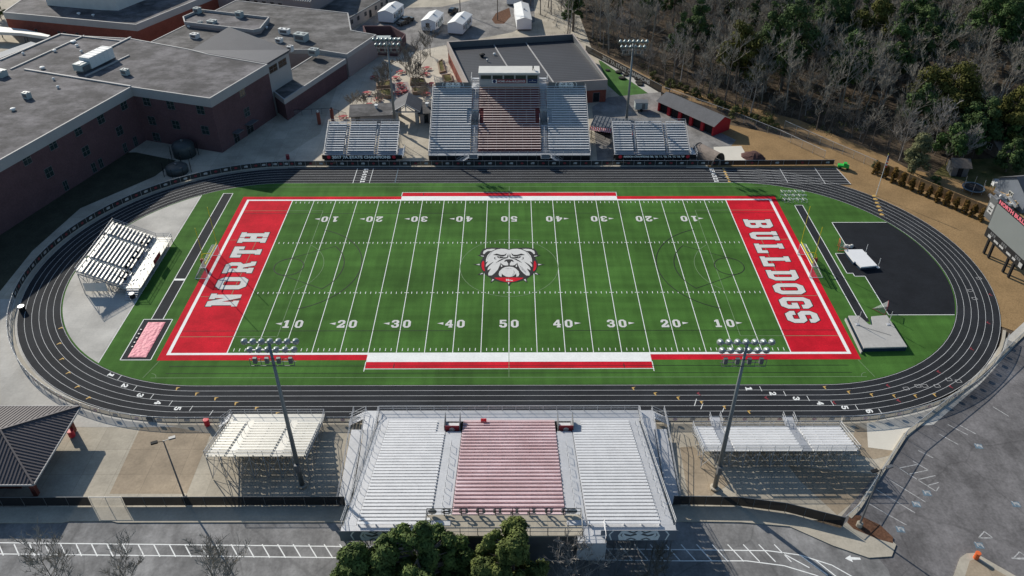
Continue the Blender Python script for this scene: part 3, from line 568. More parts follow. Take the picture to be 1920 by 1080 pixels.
# ------------------------------------------------------------------ road and car-park paint
rd = MB(); zr2 = -.060
top = [G2(*p) for p in ((-60, 1017), (0, 1017), (640, 1024), (1280, 1030), (1440, 1032), (1500, 1040), (1560, 1059), (1606, 1085))]
bot = [G2(*p) for p in ((-60, 1037), (0, 1038), (640, 1045), (1280, 1051), (1400, 1051), (1470, 1060), (1530, 1078), (1545, 1085))]
pline(rd, top, .14, zr2); pline(rd, bot, .14, zr2)
for k in range(60):
    xa = -70+k*1.95
    if xa < 34: line(rd, (xa, -60.75-.003*(xa+70)), (xa+1.45, -62.35-.012*(xa+70)), .14, zr2+.002)
for a, b in (((1466, 1036), (1518, 1064)), ((1500, 1040), (1552, 1078)), ((1530, 1050), (1570, 1082))): line(rd, G2(*a), G2(*b), .14, zr2+.002)
x, y = G2(1600, 1047); rd.face([(x+.9, y-.15, zr2), (x+.9, y+.15, zr2), (x-.2, y+.25, zr2), (x-.2, y+.5, zr2), (x-1.0, y+.05, zr2), (x-.2, y-.5, zr2), (x-.2, y-.15, zr2)])
struct(rd.build('road_paint', 'white'))
pk = MB(); zp = -.063
for a, b in (((1761, 813), (1797, 833)), ((1777, 795), (1815, 815)), ((1668, 899), (1736, 941)), ((1643, 917), (1716, 961)), ((1628, 943), (1700, 984)), ((1686, 877), (1756, 921)), ((1686, 877), (1721, 870)), ((1702, 889), (1740, 881)), ((1720, 899), (1754, 891)), ((1738, 910), (1760, 904)), ((1755, 921), (1761, 912)), ((1712, 864), (1741, 881)), ((1722, 844), (1750, 858)), ((1800, 797), (1830, 813)), ((1862, 762), (1892, 780))): line(pk, G2(*a), G2(*b), .13, zp)
for p in ((1846, 1002, 14), (1912, 1040, 14)):
    pline(pk, [G2(p[0], p[1]-6), G2(p[0]-11, p[1]+6), G2(p[0]+16, p[1]+6)], .14, zp+.002, True)
pline(pk, [G2(1897, 1046), G2(1925, 1048)], .2, zp)
struct(pk.build('parking_lines', 'wornwhite'))
hb = MB(); hw = MB()
for p in ((1738, 924), (1718, 945), (1688, 992), (1836, 1022), (1835, 836), (1905, 945)):
    x, y = G2(*p); hb.sheet([(x-.55, y-.42), (x+.5, y-.5), (x+.6, y+.42), (x-.45, y+.5)], zp+.001)
    pline(hw, [(x+.32*cos(t)+.1, y+.3*sin(t)) for t in [-.6+k*.55 for k in range(9)]], .13, zp+.004); pline(hw, [(x-.3, y+.55), (x-.15, y+.15), (x+.25, y+.05), (x+.45, y-.3)], .13, zp+.0045)
struct(hb.build('parking_symbols', 'bluepaint')); struct(hw.build('parking_symbols', 'wornwhite'))
ap_ = MB()
for k in range(14):
    x, y = G2(1138+k*11.8, 212+k*4.55); ap_.obox((x, y), (1, -.2), .75, .5, -.08, -.076)
for k in range(14):
    x, y = G2(1225+k*11, 233+k*4.2); ap_.obox((x, y), (1, -.2), .7, .45, -.08, -.0755)
struct(ap_.build('painted_dashes', 'white'))

lk = MB()
P_ = [Vector(p) for p in ((44.2, -57.0), (45.9, -55.5), (57.1, -42.6), (70.8, -32.4), (88.5, -17.8))]
for a, b_ in zip(P_, P_[1:]):
    d = (b_-a).normalized(); c = (a+b_)/2; lk.obox(tuple(c), tuple(d), (b_-a).length+.1, .55, -.2, .12)
struct(lk.build('lot_kerb', 'kerb'))
# ================================================================== BLEACHERS (local frame: x along the rows, y away from the field)
def bleacher(name, label, loc, rz, halfw, front, nrow, tread, rise, z0, sections, aisles, walk=1.6, open_frame=False, group=None, rail=1.0, rowk=None, holes=(), fascia=None, deckm='alu_deck', walkm='alu_deck', front_rail=True, back_rail=True):
    """sections: (x0, x1, bench material, rows); aisles: (x0, x1)"""
    t = thing(name, label, 'bleachers', (0, 0, 0), group); LOCALS.add(t.name)
    depth = nrow*tread; top = z0+nrow*rise
    for (x0, x1, bm, rows, *use) in sections:
        tr = depth/rows; rs = nrow*rise/rows
        dk = MB()
        nuse = use[0] if use else rows
        for k in range(nuse):
            y = front+k*tr; z = z0+(k+1)*rs
            if open_frame:
                dk.box(x0, x1, y+.03, y+tr*.95, z-.05, z); dk.box(x0, x1, y+.001, y+.028, z-rs+.025, z)
            else:
                dk.face([(x0, y, z-rs), (x1, y, z-rs), (x1, y, z), (x0, y, z)]); dk.face([(x0, y, z), (x1, y, z), (x1, y+tr, z), (x0, y+tr, z)])
        sec = dk.build('seating_section', {'maroon_bench': 'red_deck', 'red_bench': 'pink_deck'}.get(bm, deckm), t)
        for k in range(nuse):
            y = front+k*tr; z = z0+(k+1)*rs; b = MB()
            a0, a1 = x0+.05, x1-.05
            for (h0, h1, hr0, hr1) in holes:
                if hr0 <= k*nrow/rows <= hr1:
                    if a0 < h0 < a1: a1 = h0-.1
                    elif a0 < h1 < a1: a0 = h1+.1
            yb = y+tr*.62; wb = min(.34, tr*.52)
            b.box(a0, a1, yb, yb+wb, z+.36, z+.41)
            if bm == 'red_bench':                       # chair backs
                b.box(a0, a1, yb+wb+.02, yb+wb+.07, z+.44, z+.58)
            n = max(2, int((a1-a0)/1.8))
            for j in range(n+1):
                xx = a0+.1+(a1-a0-.2)*j/n; b.box(xx-.03, xx+.03, yb+.05, yb+wb-.05, z+.0, z+.36)
            b.build('bench', bm, sec)
    for (x0, x1) in aisles:
        dk = MB()
        for k in range(nrow):
            skip = any(h0 < (x0+x1)/2 < h1 and r0 <= k <= r1 for (h0, h1, r0, r1) in holes)
            if skip:
                if dk.f: dk.build('aisle_steps', walkm, t); dk = MB()
                continue
            y = front+k*tread; z = z0+(k+1)*rise
            dk.box(x0+.02, x1-.02, y, y+tread*.98, z-.06, z+.004)
            dk.box(x0+.15, x1-.15, y-.30, y-.002, z-rise/2-.05, z-rise/2)
        dk.build('aisle_steps', walkm, t)
        xm = (x0+x1)/2; r = MB(); k = 2
        while k < nrow-3:
            if not any(h0 < xm < h1 and r0-2 <= k <= r1+2 for (h0, h1, r0, r1) in holes):
                y = front+k*tread; z = z0+(k+1)*rise; y2 = y+tread*2.4; z2 = z+rise*2.4
                MB().path([(xm, y, z), (xm, y, z+.9), (xm, y2, z2+.9), (xm, y2, z2)], .035, 5).build('aisle_handrail', 'alu', t)
            k += 4
    # front walk, rails, back rail
    wk = MB(); wk.box(-halfw, halfw, front-walk, front-.01, z0-.12, z0); wk.build('front_walkway', walkm, t)
    def railing(nm, pts, h, mesh=None, step=2.0, mids=2):
        m_ = MB()
        for a, b in zip(pts, pts[1:]):
            a = Vector(a); b = Vector(b); L = (b-a).length; n = max(1, round(L/step))
            for q in range(1, mids+1): m_.tube(a+Vector((0, 0, h*q/mids)), b+Vector((0, 0, h*q/mids)), .035, None, 5)
            for q in range(n+1): p = a.lerp(b, q/n); m_.tube(p, p+Vector((0, 0, h)), .035, None, 5)
        m_.build(nm, 'alu', t)
        if mesh:
            s_ = MB()
            for a, b in zip(pts, pts[1:]): s_.face([a, b, (b[0], b[1], b[2]+h*.96), (a[0], a[1], a[2]+h*.96)])
            s_.build('rail_mesh', mesh, t)
    for sx in (-1, 1):
        railing('side_rail', [(sx*halfw, front-walk, z0), (sx*halfw, front, z0), (sx*halfw, front+depth, top)], rail, 'chain')
    if front_rail: railing('front_rail', [(-halfw, front-walk+.03, z0), (halfw, front-walk+.03, z0)], rail, 'chain')
    if back_rail: railing('back_rail', [(-halfw, front+depth, top), (halfw, front+depth, top)], rail+.1, 'chain')
    # understructure: raking bents with cross bracing
    fr = MB(); nb = max(4, round(2*halfw/2.0))
    for k in range(nb+1):
        x = -halfw+.1+(2*halfw-.2)*k/nb
        fr.bar((x, front-walk, z0-.15), (x, front, z0-.15), .12, .12); fr.bar((x, front, z0-.1), (x, front+depth, top-.25), .14, .14)
        ns = max(3, int(depth/3)); pv = None
        for j in range(ns+1):
            y = front-walk*.0+depth*j/ns; z = z0-.15+(top-.15-z0)*j/ns
            fr.bar((x, y, 0), (x, y, z-.05), .10, .10)
            if pv and (k % 2 == 0 or open_frame): fr.bar((x+.03, pv[0], .1), (x+.03, y, z-.1), .06, .06); fr.bar((x-.03, pv[0], pv[1]-.2), (x-.03, y, .1), .05, .05)
            pv = (y, z)
        fr.bar((x, front-walk+.05, 0), (x, front-walk+.05, z0-.1), .1, .1)
    for k in range(nb):
        if k % 2 == 0 or open_frame:
            xa = -halfw+.1+(2*halfw-.2)*k/nb; xb = -halfw+.1+(2*halfw-.2)*(k+1)/nb
            fr.bar((xa, front+depth-.02, .2), (xb, front+depth-.02, top-.4), .06, .06); fr.bar((xb, front+depth-.05, .2), (xa, front+depth-.05, top-.4), .06, .06)
            fr.bar((xa, front+depth*.5, .2), (xb, front+depth*.5, z0+nrow*rise*.5-.3), .06, .06)
    fr.build('understructure', 'galv_dark' if nrow > 20 else 'galv', t)  # darker steel on the large stands, the shade underneath is painted in
    if not open_frame:
        rs_ = MB(); rs_.box(-halfw, halfw, front-walk+.06, front-walk+.1, 0, z0-.14); rs_.build('front_skirt', 'black', t)
    t.location = loc; t.rotation_euler = (0, 0, rz)
    return t
def w2l(t, x, y):
    c, s_ = cos(-t.rotation_euler.z), sin(-t.rotation_euler.z); dx, dy = x-t.location.x, y-t.location.y
    return c*dx-s_*dy, s_*dx+c*dy
# ---- far main stand
FMW = 18.4; FY = 43.2
far_main = bleacher('grandstand', 'large far grandstand with maroon centre section and press box on top', (0.05, 0, 0), 0, FMW, FY, 27, .70, .285, 1.75,
    [(-18.3, -8.95, 'alu_bench', 27), (-7.2, 7.25, 'maroon_bench', 27), (8.9, 18.3, 'alu_bench', 27)], [(-8.9, -7.25), (7.3, 8.85)], walk=1.5,
    holes=((-9.9, -6.2, 11, 16), (6.2, 9.9, 11, 16)), back_rail=False)
def vomitory(t, x, front, tread, rise, z0, r0, r1, sgn=1):
    y0 = front+r0*tread; y1 = front+(r1+1)*tread; za = z0+r0*rise; zb = z0+(r1+2)*rise
    v = MB()
    for sx in (-.98, .98):
        v.box(x+sx-.05, x+sx+.05, y0, y1, 0.4, zb-.55)
    v.box(x-.93, x+.93, y1, y1+.08, .4, zb+.1)
    o = v.build('vomitory_walls', 'alu', t)
    f = MB(); f.box(x-.92, x+.92, y0+.02, y1-.02, za-.9, za-.8); f.build('vomitory_floor', 'tarp', t)
for x in (-8.05, 8.05): vomitory(far_main, x, FY, .70, .285, 1.75, 11, 16)
def banner_face(t, xc, y, z0, h, W, inv=False, face=-1):
    """screen banner carrying a bulldog's eyes, seen against the back rail; face=-1 looks towards -y of the stand"""
    b = MB(); b.box(xc-W/2, xc+W/2, y-.02, y+.02, z0, z0+h); o = b.build('banner', 'galv_dark' if not inv else 'greyblue', t)
    wm = MB(); km = MB()
    def pl(mb_, pts, d):
        for s_ in (-1, 1): mb_.face([(xc+s_*a*h, y+face*d, z0+b_*h) for a, b_ in pts])
    pl(wm, [(0, .03), (1.25, .03), (1.35, .5), (1.15, .97), (0, .97)], .03); pl(wm, [(1.62, .97), (1.85, .6), (1.70, .03), (1.78, .03), (1.95, .6), (1.74, .97)], .03)
    pl(km, [(.12, .60), (.55, .42), (.85, .50), (1.0, .72), (.80, .66), (.55, .56), (.25, .75)], .05); pl(km, [(.1, .95), (.35, .72), (.80, .90), (.62, .96), (.38, .84), (.2, .97)], .05)
    pl(km, [(.12, .12), (.5, .30), (.8, .12), (.68, .06), (.48, .20), (.25, .05)], .05); pl(km, [(1.0, .3), (1.2, .55), (1.05, .8), (1.12, .55)], .05)
    wm.build('banner_emblem', 'white', o); km.build('banner_emblem', 'galv_dark', o)
ftop = 1.75+27*.285; fback = FY+27*.70
for xc in (-13.6, 13.7): banner_face(far_main, xc, fback+.08, ftop, 1.35, 8.6)
# stairs at the field side
def side_stair(t, x0, x1, ya, yb, z0, z1, n, mat_='alu', axis='x'):
    s_ = MB(); r = MB()
    for k in range(n):
        a = k/n; b = (k+1)/n; xa = x0+(x1-x0)*a; xb = x0+(x1-x0)*b; z = z0+(z1-z0)*b
        s_.box(min(xa, xb), max(xa, xb)+.02, ya, yb, z-.05, z)
    s_.build('stair', mat_, t)
    for y in (ya, yb):
        for h in (.5, .95): r.tube((x0, y, z0+h), (x1, y, z1+h), .035, None, 5)
        for k in range(4): p = k/3; x = x0+(x1-x0)*p; z = z0+(z1-z0)*p; r.tube((x, y, z), (x, y, z+.95), .035, None, 5)
    r.build('stair_rail', 'alu', t)
side_stair(far_main, -12.0, -9.1, FY-2.9, FY-1.6, 0, 1.75, 8); side_stair(far_main, 12.0, 9.3, FY-2.9, FY-1.6, 0, 1.75, 8)
for x in (-8.1, 8.1):
    p = MB(); p.box(x-1.0, x+1.0, FY-3.0, FY-1.5, 1.62, 1.75); p.build('landing', 'alu', far_main)
    p = MB(); p.box(x-.95, x+.95, FY-3.05, FY-3.0, 1.75, 2.7); p.build('landing_panel', 'greyblue', far_main)
# platforms beside the press box
for sx in (-1, 1):
    p = MB(); p.box(sx*8.1-.95, sx*8.1+.95, fback+.05, fback+3.0, ftop-.1, ftop+.0); p.box(sx*8.1-.95, sx*8.1+.95, fback+3.0, fback+3.9, ftop+.9, ftop+1.0)
    for k in range(5): p.box(sx*8.1-.9, sx*8.1+.9, fback+.2+k*.55, fback+.5+k*.55, ftop+.16*(k+1)-.04, ftop+.16*(k+1))
    p.build('press_box_steps', 'alu', far_main)
    r = MB(); r.path([(sx*9.2, fback+.1, ftop), (sx*9.2, fback+.1, ftop+2.4), (sx*9.2, fback+3.9, ftop+2.4), (sx*9.2, fback+3.9, ftop-6)], .04, 5); r.tube((sx*9.2, fback+.1, ftop+1.4), (sx*9.2, fback+3.9, ftop+1.4), .04); r.build('press_box_rail', 'alu', far_main)
# ---- press box
pb = thing('press_box', 'pale blue press box with white roof at the top of the far grandstand', 'press box', (0.05, fback+2, ftop))
y0 = fback+.15; z0 = ftop+.1; hw = 7.2
wl_ = MB(); wl_.box(-hw, hw, y0, y0+3.6, z0, z0+1.75); wl_.box(-hw, hw, y0+.2, y0+3.6, z0+1.75, z0+2.0); wl_.box(-hw, hw, y0, y0+3.6, z0+2.95, z0+3.35); wl_.box(-hw, hw, y0+3.4, y0+3.6, z0+2.0, z0+2.95)
for x in (-7.0, -4.15, -1.4, 1.35, 4.2, 6.98): wl_.box(x-.17, x+.17, y0, y0+3.4, z0+1.76, z0+2.94)
wl_.build('wall', 'fascia', pb)
rf = MB(); rf.box(-hw-.15, hw+.15, y0-.45, y0+4.0, z0+3.36, z0+3.75); rf.build('roof', 'cream', pb)
for xa, xb in ((-6.8, -4.35), (-3.95, -1.6), (-1.2, 1.15), (1.55, 4.0), (4.4, 6.78)):
    g = MB(); g.box(xa, xb, y0+.12, y0+.16, z0+2.0, z0+2.94); g.build('window', 'glass', pb)
sg = MB(); sg.box(-4.2, 4.05, y0-.08, y0-.02, z0+1.02, z0+1.98); so_ = sg.build('sign', 'redbrown', pb)
st = MB(); st.box(-4.18, -2.95, y0-.11, y0-.085, z0+1.08, z0+1.92); put_text(st, 'HOME of the BULLDOGS', (.55, y0-.1, z0+1.5), (1, 0, 0), (0, 0, 1), 6.6, .52, .02); st.build('sign_lettering', 'white', so_)
st = MB(); st.lathe((-3.56, y0-.112, z0+1.5), [(.42, 0), (.42, .01)], 16, (0, -1, 0)); st.build('sign_emblem', 'navy', so_)
sg = MB(); sg.box(4.45, 6.75, y0-.08, y0-.02, z0+1.0, z0+1.99); so_ = sg.build('sponsor_panel', 'navy', pb)
st = MB(); put_text(st, 'SPONSOR', (5.6, y0-.1, z0+1.42), (1, 0, 0), (0, 0, 1), 1.7, .26, .02) if False else st.box(4.75, 6.45, y0-.1, y0-.085, z0+1.38, z0+1.5); st.lathe((5.6, y0-.1, z0+1.7), [(.12, 0), (.1, .01)], 10, (0, -1, 0)); st.build('panel_marks', 'wornwhite', so_)
cm = MB(); cx, cy_ = 5.75, y0+1.4
cm.tube((cx, cy_, z0+3.75), (cx, cy_, z0+4.35), .05); cm.box(cx-.16, cx+.16, cy_-.3, cy_+.3, z0+4.3, z0+4.7); cm.tube((cx, cy_-.3, z0+4.5), (cx, cy_-.5, z0+4.5), .1)
for a in (0, 2.1, 4.2): cm.tube((cx, cy_, z0+4.3), (cx+.4*cos(a), cy_+.4*sin(a), z0+3.75), .03)
tag(cm.build('camera_tripod', 'black'), 'small black camera on a tripod on the press box roof', 'camera')
# ---- far side stands
for nm, xc, hw_, txt, lab in (('side_bleachers', -33.9, 8.3, '2017 7A STATE CHAMPIONS', 'aluminium bleachers left of the far grandstand, fronted by a 2017 state champions banner'),
                         ('side_bleachers', 32.6, 8.6, "REGION CHAMPIONS '00, '10, '11, '13, '14, '17, '18, '19", 'aluminium bleachers right of the far grandstand, fronted by a region champions banner')):
    y_f = 42.9
    b = bleacher(nm, lab, (xc, 0, 0), 0, hw_, y_f, 13, .66, .27, 1.55,
        [(-hw_+.1, -hw_*.48, 'alu_bench', 13), (-hw_*.38, hw_*.36, 'alu_bench', 13), (hw_*.46, hw_-.1, 'alu_bench', 13)], [(-hw_*.47, -hw_*.39), (hw_*.37, hw_*.45)], walk=1.3, open_frame=False, group='bleachers beside the far grandstand', front_rail=False)
    s_ = MB(); s_.box(-hw_-.3, hw_+1.3, y_f-1.40, y_f-1.34, .95, 1.95); o = s_.build('banner', 'black', b)
    l_ = MB(); put_text(l_, txt, (.3, y_f-1.43, 1.45), (1, 0, 0), (0, 0, 1), hw_*1.6, .78 if xc < 0 else .6, .055); l_.build('banner_lettering', 'white', o)
    l_ = MB()
    for sx in (-1, 1): l_.lathe((.3+sx*hw_*.89, y_f-1.43, 1.45), [(.42, 0), (.40, .01)], 12, (0, -1, 0))
    l_.build('banner_emblem', 'red', o)
    # end ramp
    r = MB(); r.box(hw_+.15, hw_+1.5, y_f-1.3, y_f+3.0, 1.4, 1.5); r.build('ramp', 'alu', b)
    r = MB()
    for x in (hw_+.15, hw_+1.5):
        for h in (.5, 1): r.tube((x, y_f-1.3, 1.5+h), (x, y_f+3, 1.5+h), .035, None, 5)
        for q in range(4): r.tube((x, y_f-1.3+q*1.43, 0), (x, y_f-1.3+q*1.43, 2.5), .035, None, 5)
    r.build('ramp_rail', 'alu', b)
# ---- near main stand
NF = 41.3
near_main = bleacher('grandstand', 'large near grandstand with pink red centre section between white seats', (0.02, 0, 0), pi, 18.9, NF, 35, .70, .243, 1.6,
    [(-17.2, -8.9, 'alu_bench', 35), (-6.55, 6.55, 'red_bench', 30, 28), (8.9, 17.2, 'alu_bench', 35)], [(-8.85, -6.6), (6.6, 8.85), (-18.7, -17.25), (17.25, 18.7)], walk=2.2, deckm='near_deck', walkm='alu',
    holes=((-10.1, -6.7, -1, 4), (6.7, 10.1, -1, 4)), back_rail=False)
for x in (-8.0, 8.0):
    v = MB()
    for sx in (-1, 1): v.box(x+sx*1.05-.04, x+sx*1.05+.04, NF+.2, NF+2.9, 1.5, 3.7)
    v.build('portal_rail', 'galv_dark', near_main)
    v = MB(); v.box(x-1.0, x+1.0, NF+2.75, NF+2.85, 1.6, 3.6); o = v.build('portal_panel', 'redbrown', near_main)
    v = MB(); v.lathe((x, NF+2.87, 2.9), [(.4, 0), (.38, .01)], 12, (0, 1, 0)); v.build('panel_emblem', 'wornwhite', o)
    v = MB(); v.box(x-1.0, x+1.0, NF+.3, NF+2.7, 1.55, 1.62); v.build('portal_floor', 'alu_bench', near_main)
ntop = 1.6+35*.243; nback = NF+35*.70
MB().box(-18.9, -9.4, nback, nback+1.3, ntop-.12, ntop).build('back_walkway', 'alu', near_main); MB().box(8.6, 18.9, nback, nback+1.3, ntop-.12, ntop).build('back_walkway', 'alu', near_main)
for xc, W in ((-14.6, 8.6), (14.3, 9.2)): banner_face(near_main, xc, nback+1.36, ntop-.9, 1.75, W, True, 1)
# outer stair ramps either side at the field end
for sx in (-1, 1):
    r = MB(); r.box(min(sx*19.0, sx*20.9), max(sx*19.0, sx*20.9), NF-2.2, NF+1.6, 1.48, 1.58)
    r.face([(sx*19.1, NF+1.6, 1.58), (sx*20.7, NF+1.6, 1.58), (sx*20.7, NF+13.6, .05), (sx*19.1, NF+13.6, .05)])
    r.face([(sx*20.9, NF+1.0, 1.0), (sx*22.6, NF+1.0, 1.0), (sx*22.6, NF+13.6, .04), (sx*20.9, NF+13.6, .04)])
    r.build('access_ramp', 'alu', near_main)
    r = MB()
    for x in (19.05, 20.8, 22.6):
        for h in (.55, 1.05): r.path([(sx*x, NF-2.1, 1.58+h), (sx*x, NF+1.6, 1.58+h), (sx*x, NF+13.6, .05+h)], .035, 5)
        for q in range(9): y = NF-2.1+q*1.96; z = 1.58 if y < NF+1.6 else 1.58-(y-NF-1.6)/12*1.53; r.tube((sx*x, y, 0), (sx*x, y, z+1.05), .035, None, 5)
    r.build('ramp_rail', 'alu', near_main)
    r = MB()
    for q in range(9): a = q/9; r.box(*sorted((sx*(21.0+2.4*a), sx*(21.0+2.4*(a+.115)))), NF-2.1, NF-.6, 1.5*(1-a)-.06, 1.5*(1-a))
    for y in (NF-2.1, NF-.6):
        for h in (.5, 1): r.tube((sx*21.0, y, 1.5+h), (sx*23.4, y, h), .035, None, 5)
    r.build('stair', 'alu', near_main)
# ---- near side stands
nl_ = bleacher('side_bleachers', 'bright white topped bleachers left of the near grandstand, behind a light pole', (-33.6, 0, 0), pi, 6.75, 41.3, 13, .70, .23, 1.45,
    [(-6.6, -3.3, 'warm_bench', 13), (-2.1, 2.9, 'warm_bench', 13), (4.0, 6.6, 'warm_bench', 13)], [(-3.25, -2.15), (2.95, 3.95)], walk=1.7, open_frame=True, group='bleachers beside the near grandstand', walkm='warm_bench', deckm='warm_bench')
side_stair(nl_, 8.6, 6.9, 39.6, 41.0, 0, 1.45, 7)
nr_ = bleacher('side_bleachers', 'long low aluminium bleachers right of the near grandstand, dark underneath', (37.0, 0, 0), pi, 10.6, 42.4, 9, .68, .22, 1.2,
    [(-10.4, -4.3, 'alu_bench', 9), (-2.9, 6.3, 'alu_bench', 9), (7.8, 10.4, 'alu_bench', 9)], [(-4.25, -2.95), (6.35, 7.75)], walk=.5, open_frame=True, group='bleachers beside the near grandstand', deckm='alu_bench')
for x in (-3.6, 7.05):
    r = MB(); r.box(x-.75, x+.75, 40.0, 41.9, 1.05, 1.15); r.build('entry_ramp', 'alu', nr_)
    r = MB()
    for sx in (-.75, .75):
        for h in (.5, 1): r.tube((x+sx, 40.0, 1.15+h), (x+sx, 41.9, 1.15+h), .035, None, 5)
        for y in (40.0, 41.0, 41.9): r.tube((x+sx, y, 0), (x+sx, y, 2.15), .035, None, 5)
    r.build('entry_rail', 'alu', nr_)
# ---- band stand in the left end: faces the field, back to the track
band = bleacher('band_bleachers', 'bright bleachers behind the left end zone with dark music stands on the front deck', (-65.4, 0, 0), pi/2, 8.3, 3.0, 12, .60, .275, 1.25,
    [(-8.1, -4.3, 'warm_bench', 12), (-3.4, 3.4, 'warm_bench', 12), (4.3, 8.1, 'warm_bench', 12)], [(-4.25, -3.45), (3.45, 4.25)], walk=3.0, open_frame=True, walkm='warm_bench', deckm='alu_deck')
MB().box(-8.42, -8.36, 5.8, 9.8, .7, 2.5).build('side_banner', 'cream', band)
s_ = MB()
for k in range(5): s_.box(-10.2+k*.38, -9.8+k*.38, .2, 2.4, .22*(k+1)-.05, .22*(k+1))
s_.build('stair', 'alu', band)
MB().box(-1.2, 2.0, -.06, -.01, 1.3, 2.2).build('front_banner', 'redbrown', band)
# ================================================================== BUILDINGS
def offset(poly, d):
    n = len(poly); out = []; P = ccw([tuple(p[:2]) for p in poly])
    for i in range(n):
        a, b, c = Vector(P[i-1]), Vector(P[i]), Vector(P[(i+1) % n])
        u = (b-a).normalized(); v = (c-b).normalized(); n1 = Vector((u.y, -u.x)); n2 = Vector((v.y, -v.x))
        m_ = (n1+n2); m_ = m_/max(.3, m_.dot(n1)) if m_.length > 1e-4 else n1
        q = b+m_*d; out.append((q.x, q.y))
    return out
def centroid(p): return (sum(a[0] for a in p)/len(p), sum(a[1] for a in p)/len(p), 0)
def band_ring(mb, inner, outer, z0, z1):
    n = len(inner)
    for k in range(n):
        a, b, c, d = inner[k], inner[(k+1) % n], outer[(k+1) % n], outer[k]
        mb.face([(*d, z0), (*c, z0), (*c, z1), (*d, z1)]); mb.face([(*a, z1), (*b, z1), (*b, z0), (*a, z0)]); mb.face([(*d, z1), (*c, z1), (*b, z1), (*a, z1)]); mb.face([(*a, z0), (*b, z0), (*c, z0), (*d, z0)])
def building(name, label, poly, z1, fh, wallm, roofm, fasciam='fascia', lip=.12, z0=0, over=.12, drop=.0, group=None):
    poly = ccw([tuple(p[:2]) for p in poly]); t = thing(name, label, 'building', centroid(poly), group)
    MB().prism(offset(poly, -over), z0-.2, z1-fh+.02).build('wall', wallm, t)
    f = MB(); band_ring(f, offset(poly, -.35), poly, z1-fh, z1); f.build('fascia', fasciam, t)
    MB().prism(offset(poly, -.36), z1-fh, z1-lip).build('roof', roofm, t)
    return t
def wall_hit(px, py, A, B):
    d = _f+_r*((px-960)/FOC)-_u*((py-540)/FOC); A = Vector(A[:2]); B = Vector(B[:2]); u = (B-A).normalized(); n = Vector((-u.y, u.x))
    tt = (A-CAM.xy).dot(n)/d.xy.dot(n); p = CAM+d*tt; return (p.xy-A).dot(u), p.z
def opening(t, A, B, s, z, wd, h, name='window', mull=True, out=.06, glassm='glass', framem='galv_dark', inset=True):
    """window or door on the wall line A->B (outside on the right), centre s along it and z up"""
    A = Vector(A[:2]); u = (Vector(B[:2])-A).normalized(); n = Vector((u.y, -u.x)); c = A+u*s
    def bx(mb, a0, a1, z0_, z1_, d0, d1): mb.prism([tuple(c+u*a0+n*d0), tuple(c+u*a1+n*d0), tuple(c+u*a1+n*d1), tuple(c+u*a0+n*d1)], z0_, z1_)
    g = MB(); bx(g, -wd/2, wd/2, z-h/2, z+h/2, -.05, out*.5); o = g.build(name, glassm, t)
    f = MB(); e = .09
    bx(f, -wd/2-e, wd/2+e, z+h/2, z+h/2+e, -.05, out); bx(f, -wd/2-e, wd/2+e, z-h/2-e, z-h/2, -.05, out+.05)
    bx(f, -wd/2-e, -wd/2, z-h/2, z+h/2, -.05, out); bx(f, wd/2, wd/2+e, z-h/2, z+h/2, -.05, out)
    if mull: bx(f, -.04, .04, z-h/2, z+h/2, -.04, out); bx(f, -wd/2, wd/2, z-.04, z+.04, -.04, out*.9)
    f.build('frame', framem, o); return o
# ---- three storey school
HS = 13.4
SA, SB_, SI, SW = (-66.9, 46.7), (-59.0, 67.5), (-87.0, 53.3), (-104.5, -.7)
school = building('school_building', 'three storey dark brick school with grey flat roof left of the field', [SW, SI, SA, SB_, (-75.5, 74.5), (-81.5, 78), (-99.3, 86.0), (-112.7, 88.0), (-119.6, 90.0), (-150, 13)], HS, 2.2, 'brick', 'roof')
inn_ = lambda A, B: (A, B)
for A, B, pts in (
    (SW, SI, [(50, 299, 1), (99, 271, 1), (146, 245, 1), (189, 223, 1), (232, 197, 1), (92, 323, 1), (161, 283, 1), (224, 245, 1), (124, 350, 0), (177, 317, 0), (190, 309, 0), (255, 269, 0), (236, 282, 0)]),
    (SI, SA, [(275, 190, 1), (320, 197, 1), (376, 206, 1), (285, 226, 1), (330, 234, 1), (385, 244, 1), (295, 262, 1)]),
    (SA, SB_, [(454, 173, 1), (463, 210, 1)])):
    u = (Vector(B)-Vector(A)).normalized(); n = Vector((u.y, -u.x))*-.12
    A2 = Vector(A)+n; B2 = Vector(B)+n
    for px, py, big in pts:
        s_, z = wall_hit(px, py, A2, B2)
        if 1 < s_ < (B2-A2).length-1: opening(school, A2, B2, s_, max(1.3, z), 1.9 if big else 1.1, 2.0 if big else 2.1, 'window')
u = (Vector(SB_)-Vector(SA)).normalized(); A2 = Vector(SA)+Vector((u.y, -u.x))*-.12; B2 = Vector(SB_)+Vector((u.y, -u.x))*-.12
for px, py, wd, nm in ((446, 268, 1.8, 'door'), (470, 246, 2.4, 'door')):
    s_, z = wall_hit(px, py, A2, B2); o = opening(school, A2, B2, s_, 1.3, wd, 2.5, nm, glassm='glass_dark')
    c = A2+u*s_; nn = Vector((u.y, -u.x)); MB().prism([tuple(c-u*wd*.7), tuple(c+u*wd*.7), tuple(c+u*wd*.7+nn*1.6), tuple(c-u*wd*.7+nn*1.6)], 2.75, 2.9).build('awning', 'galv_dark', school)
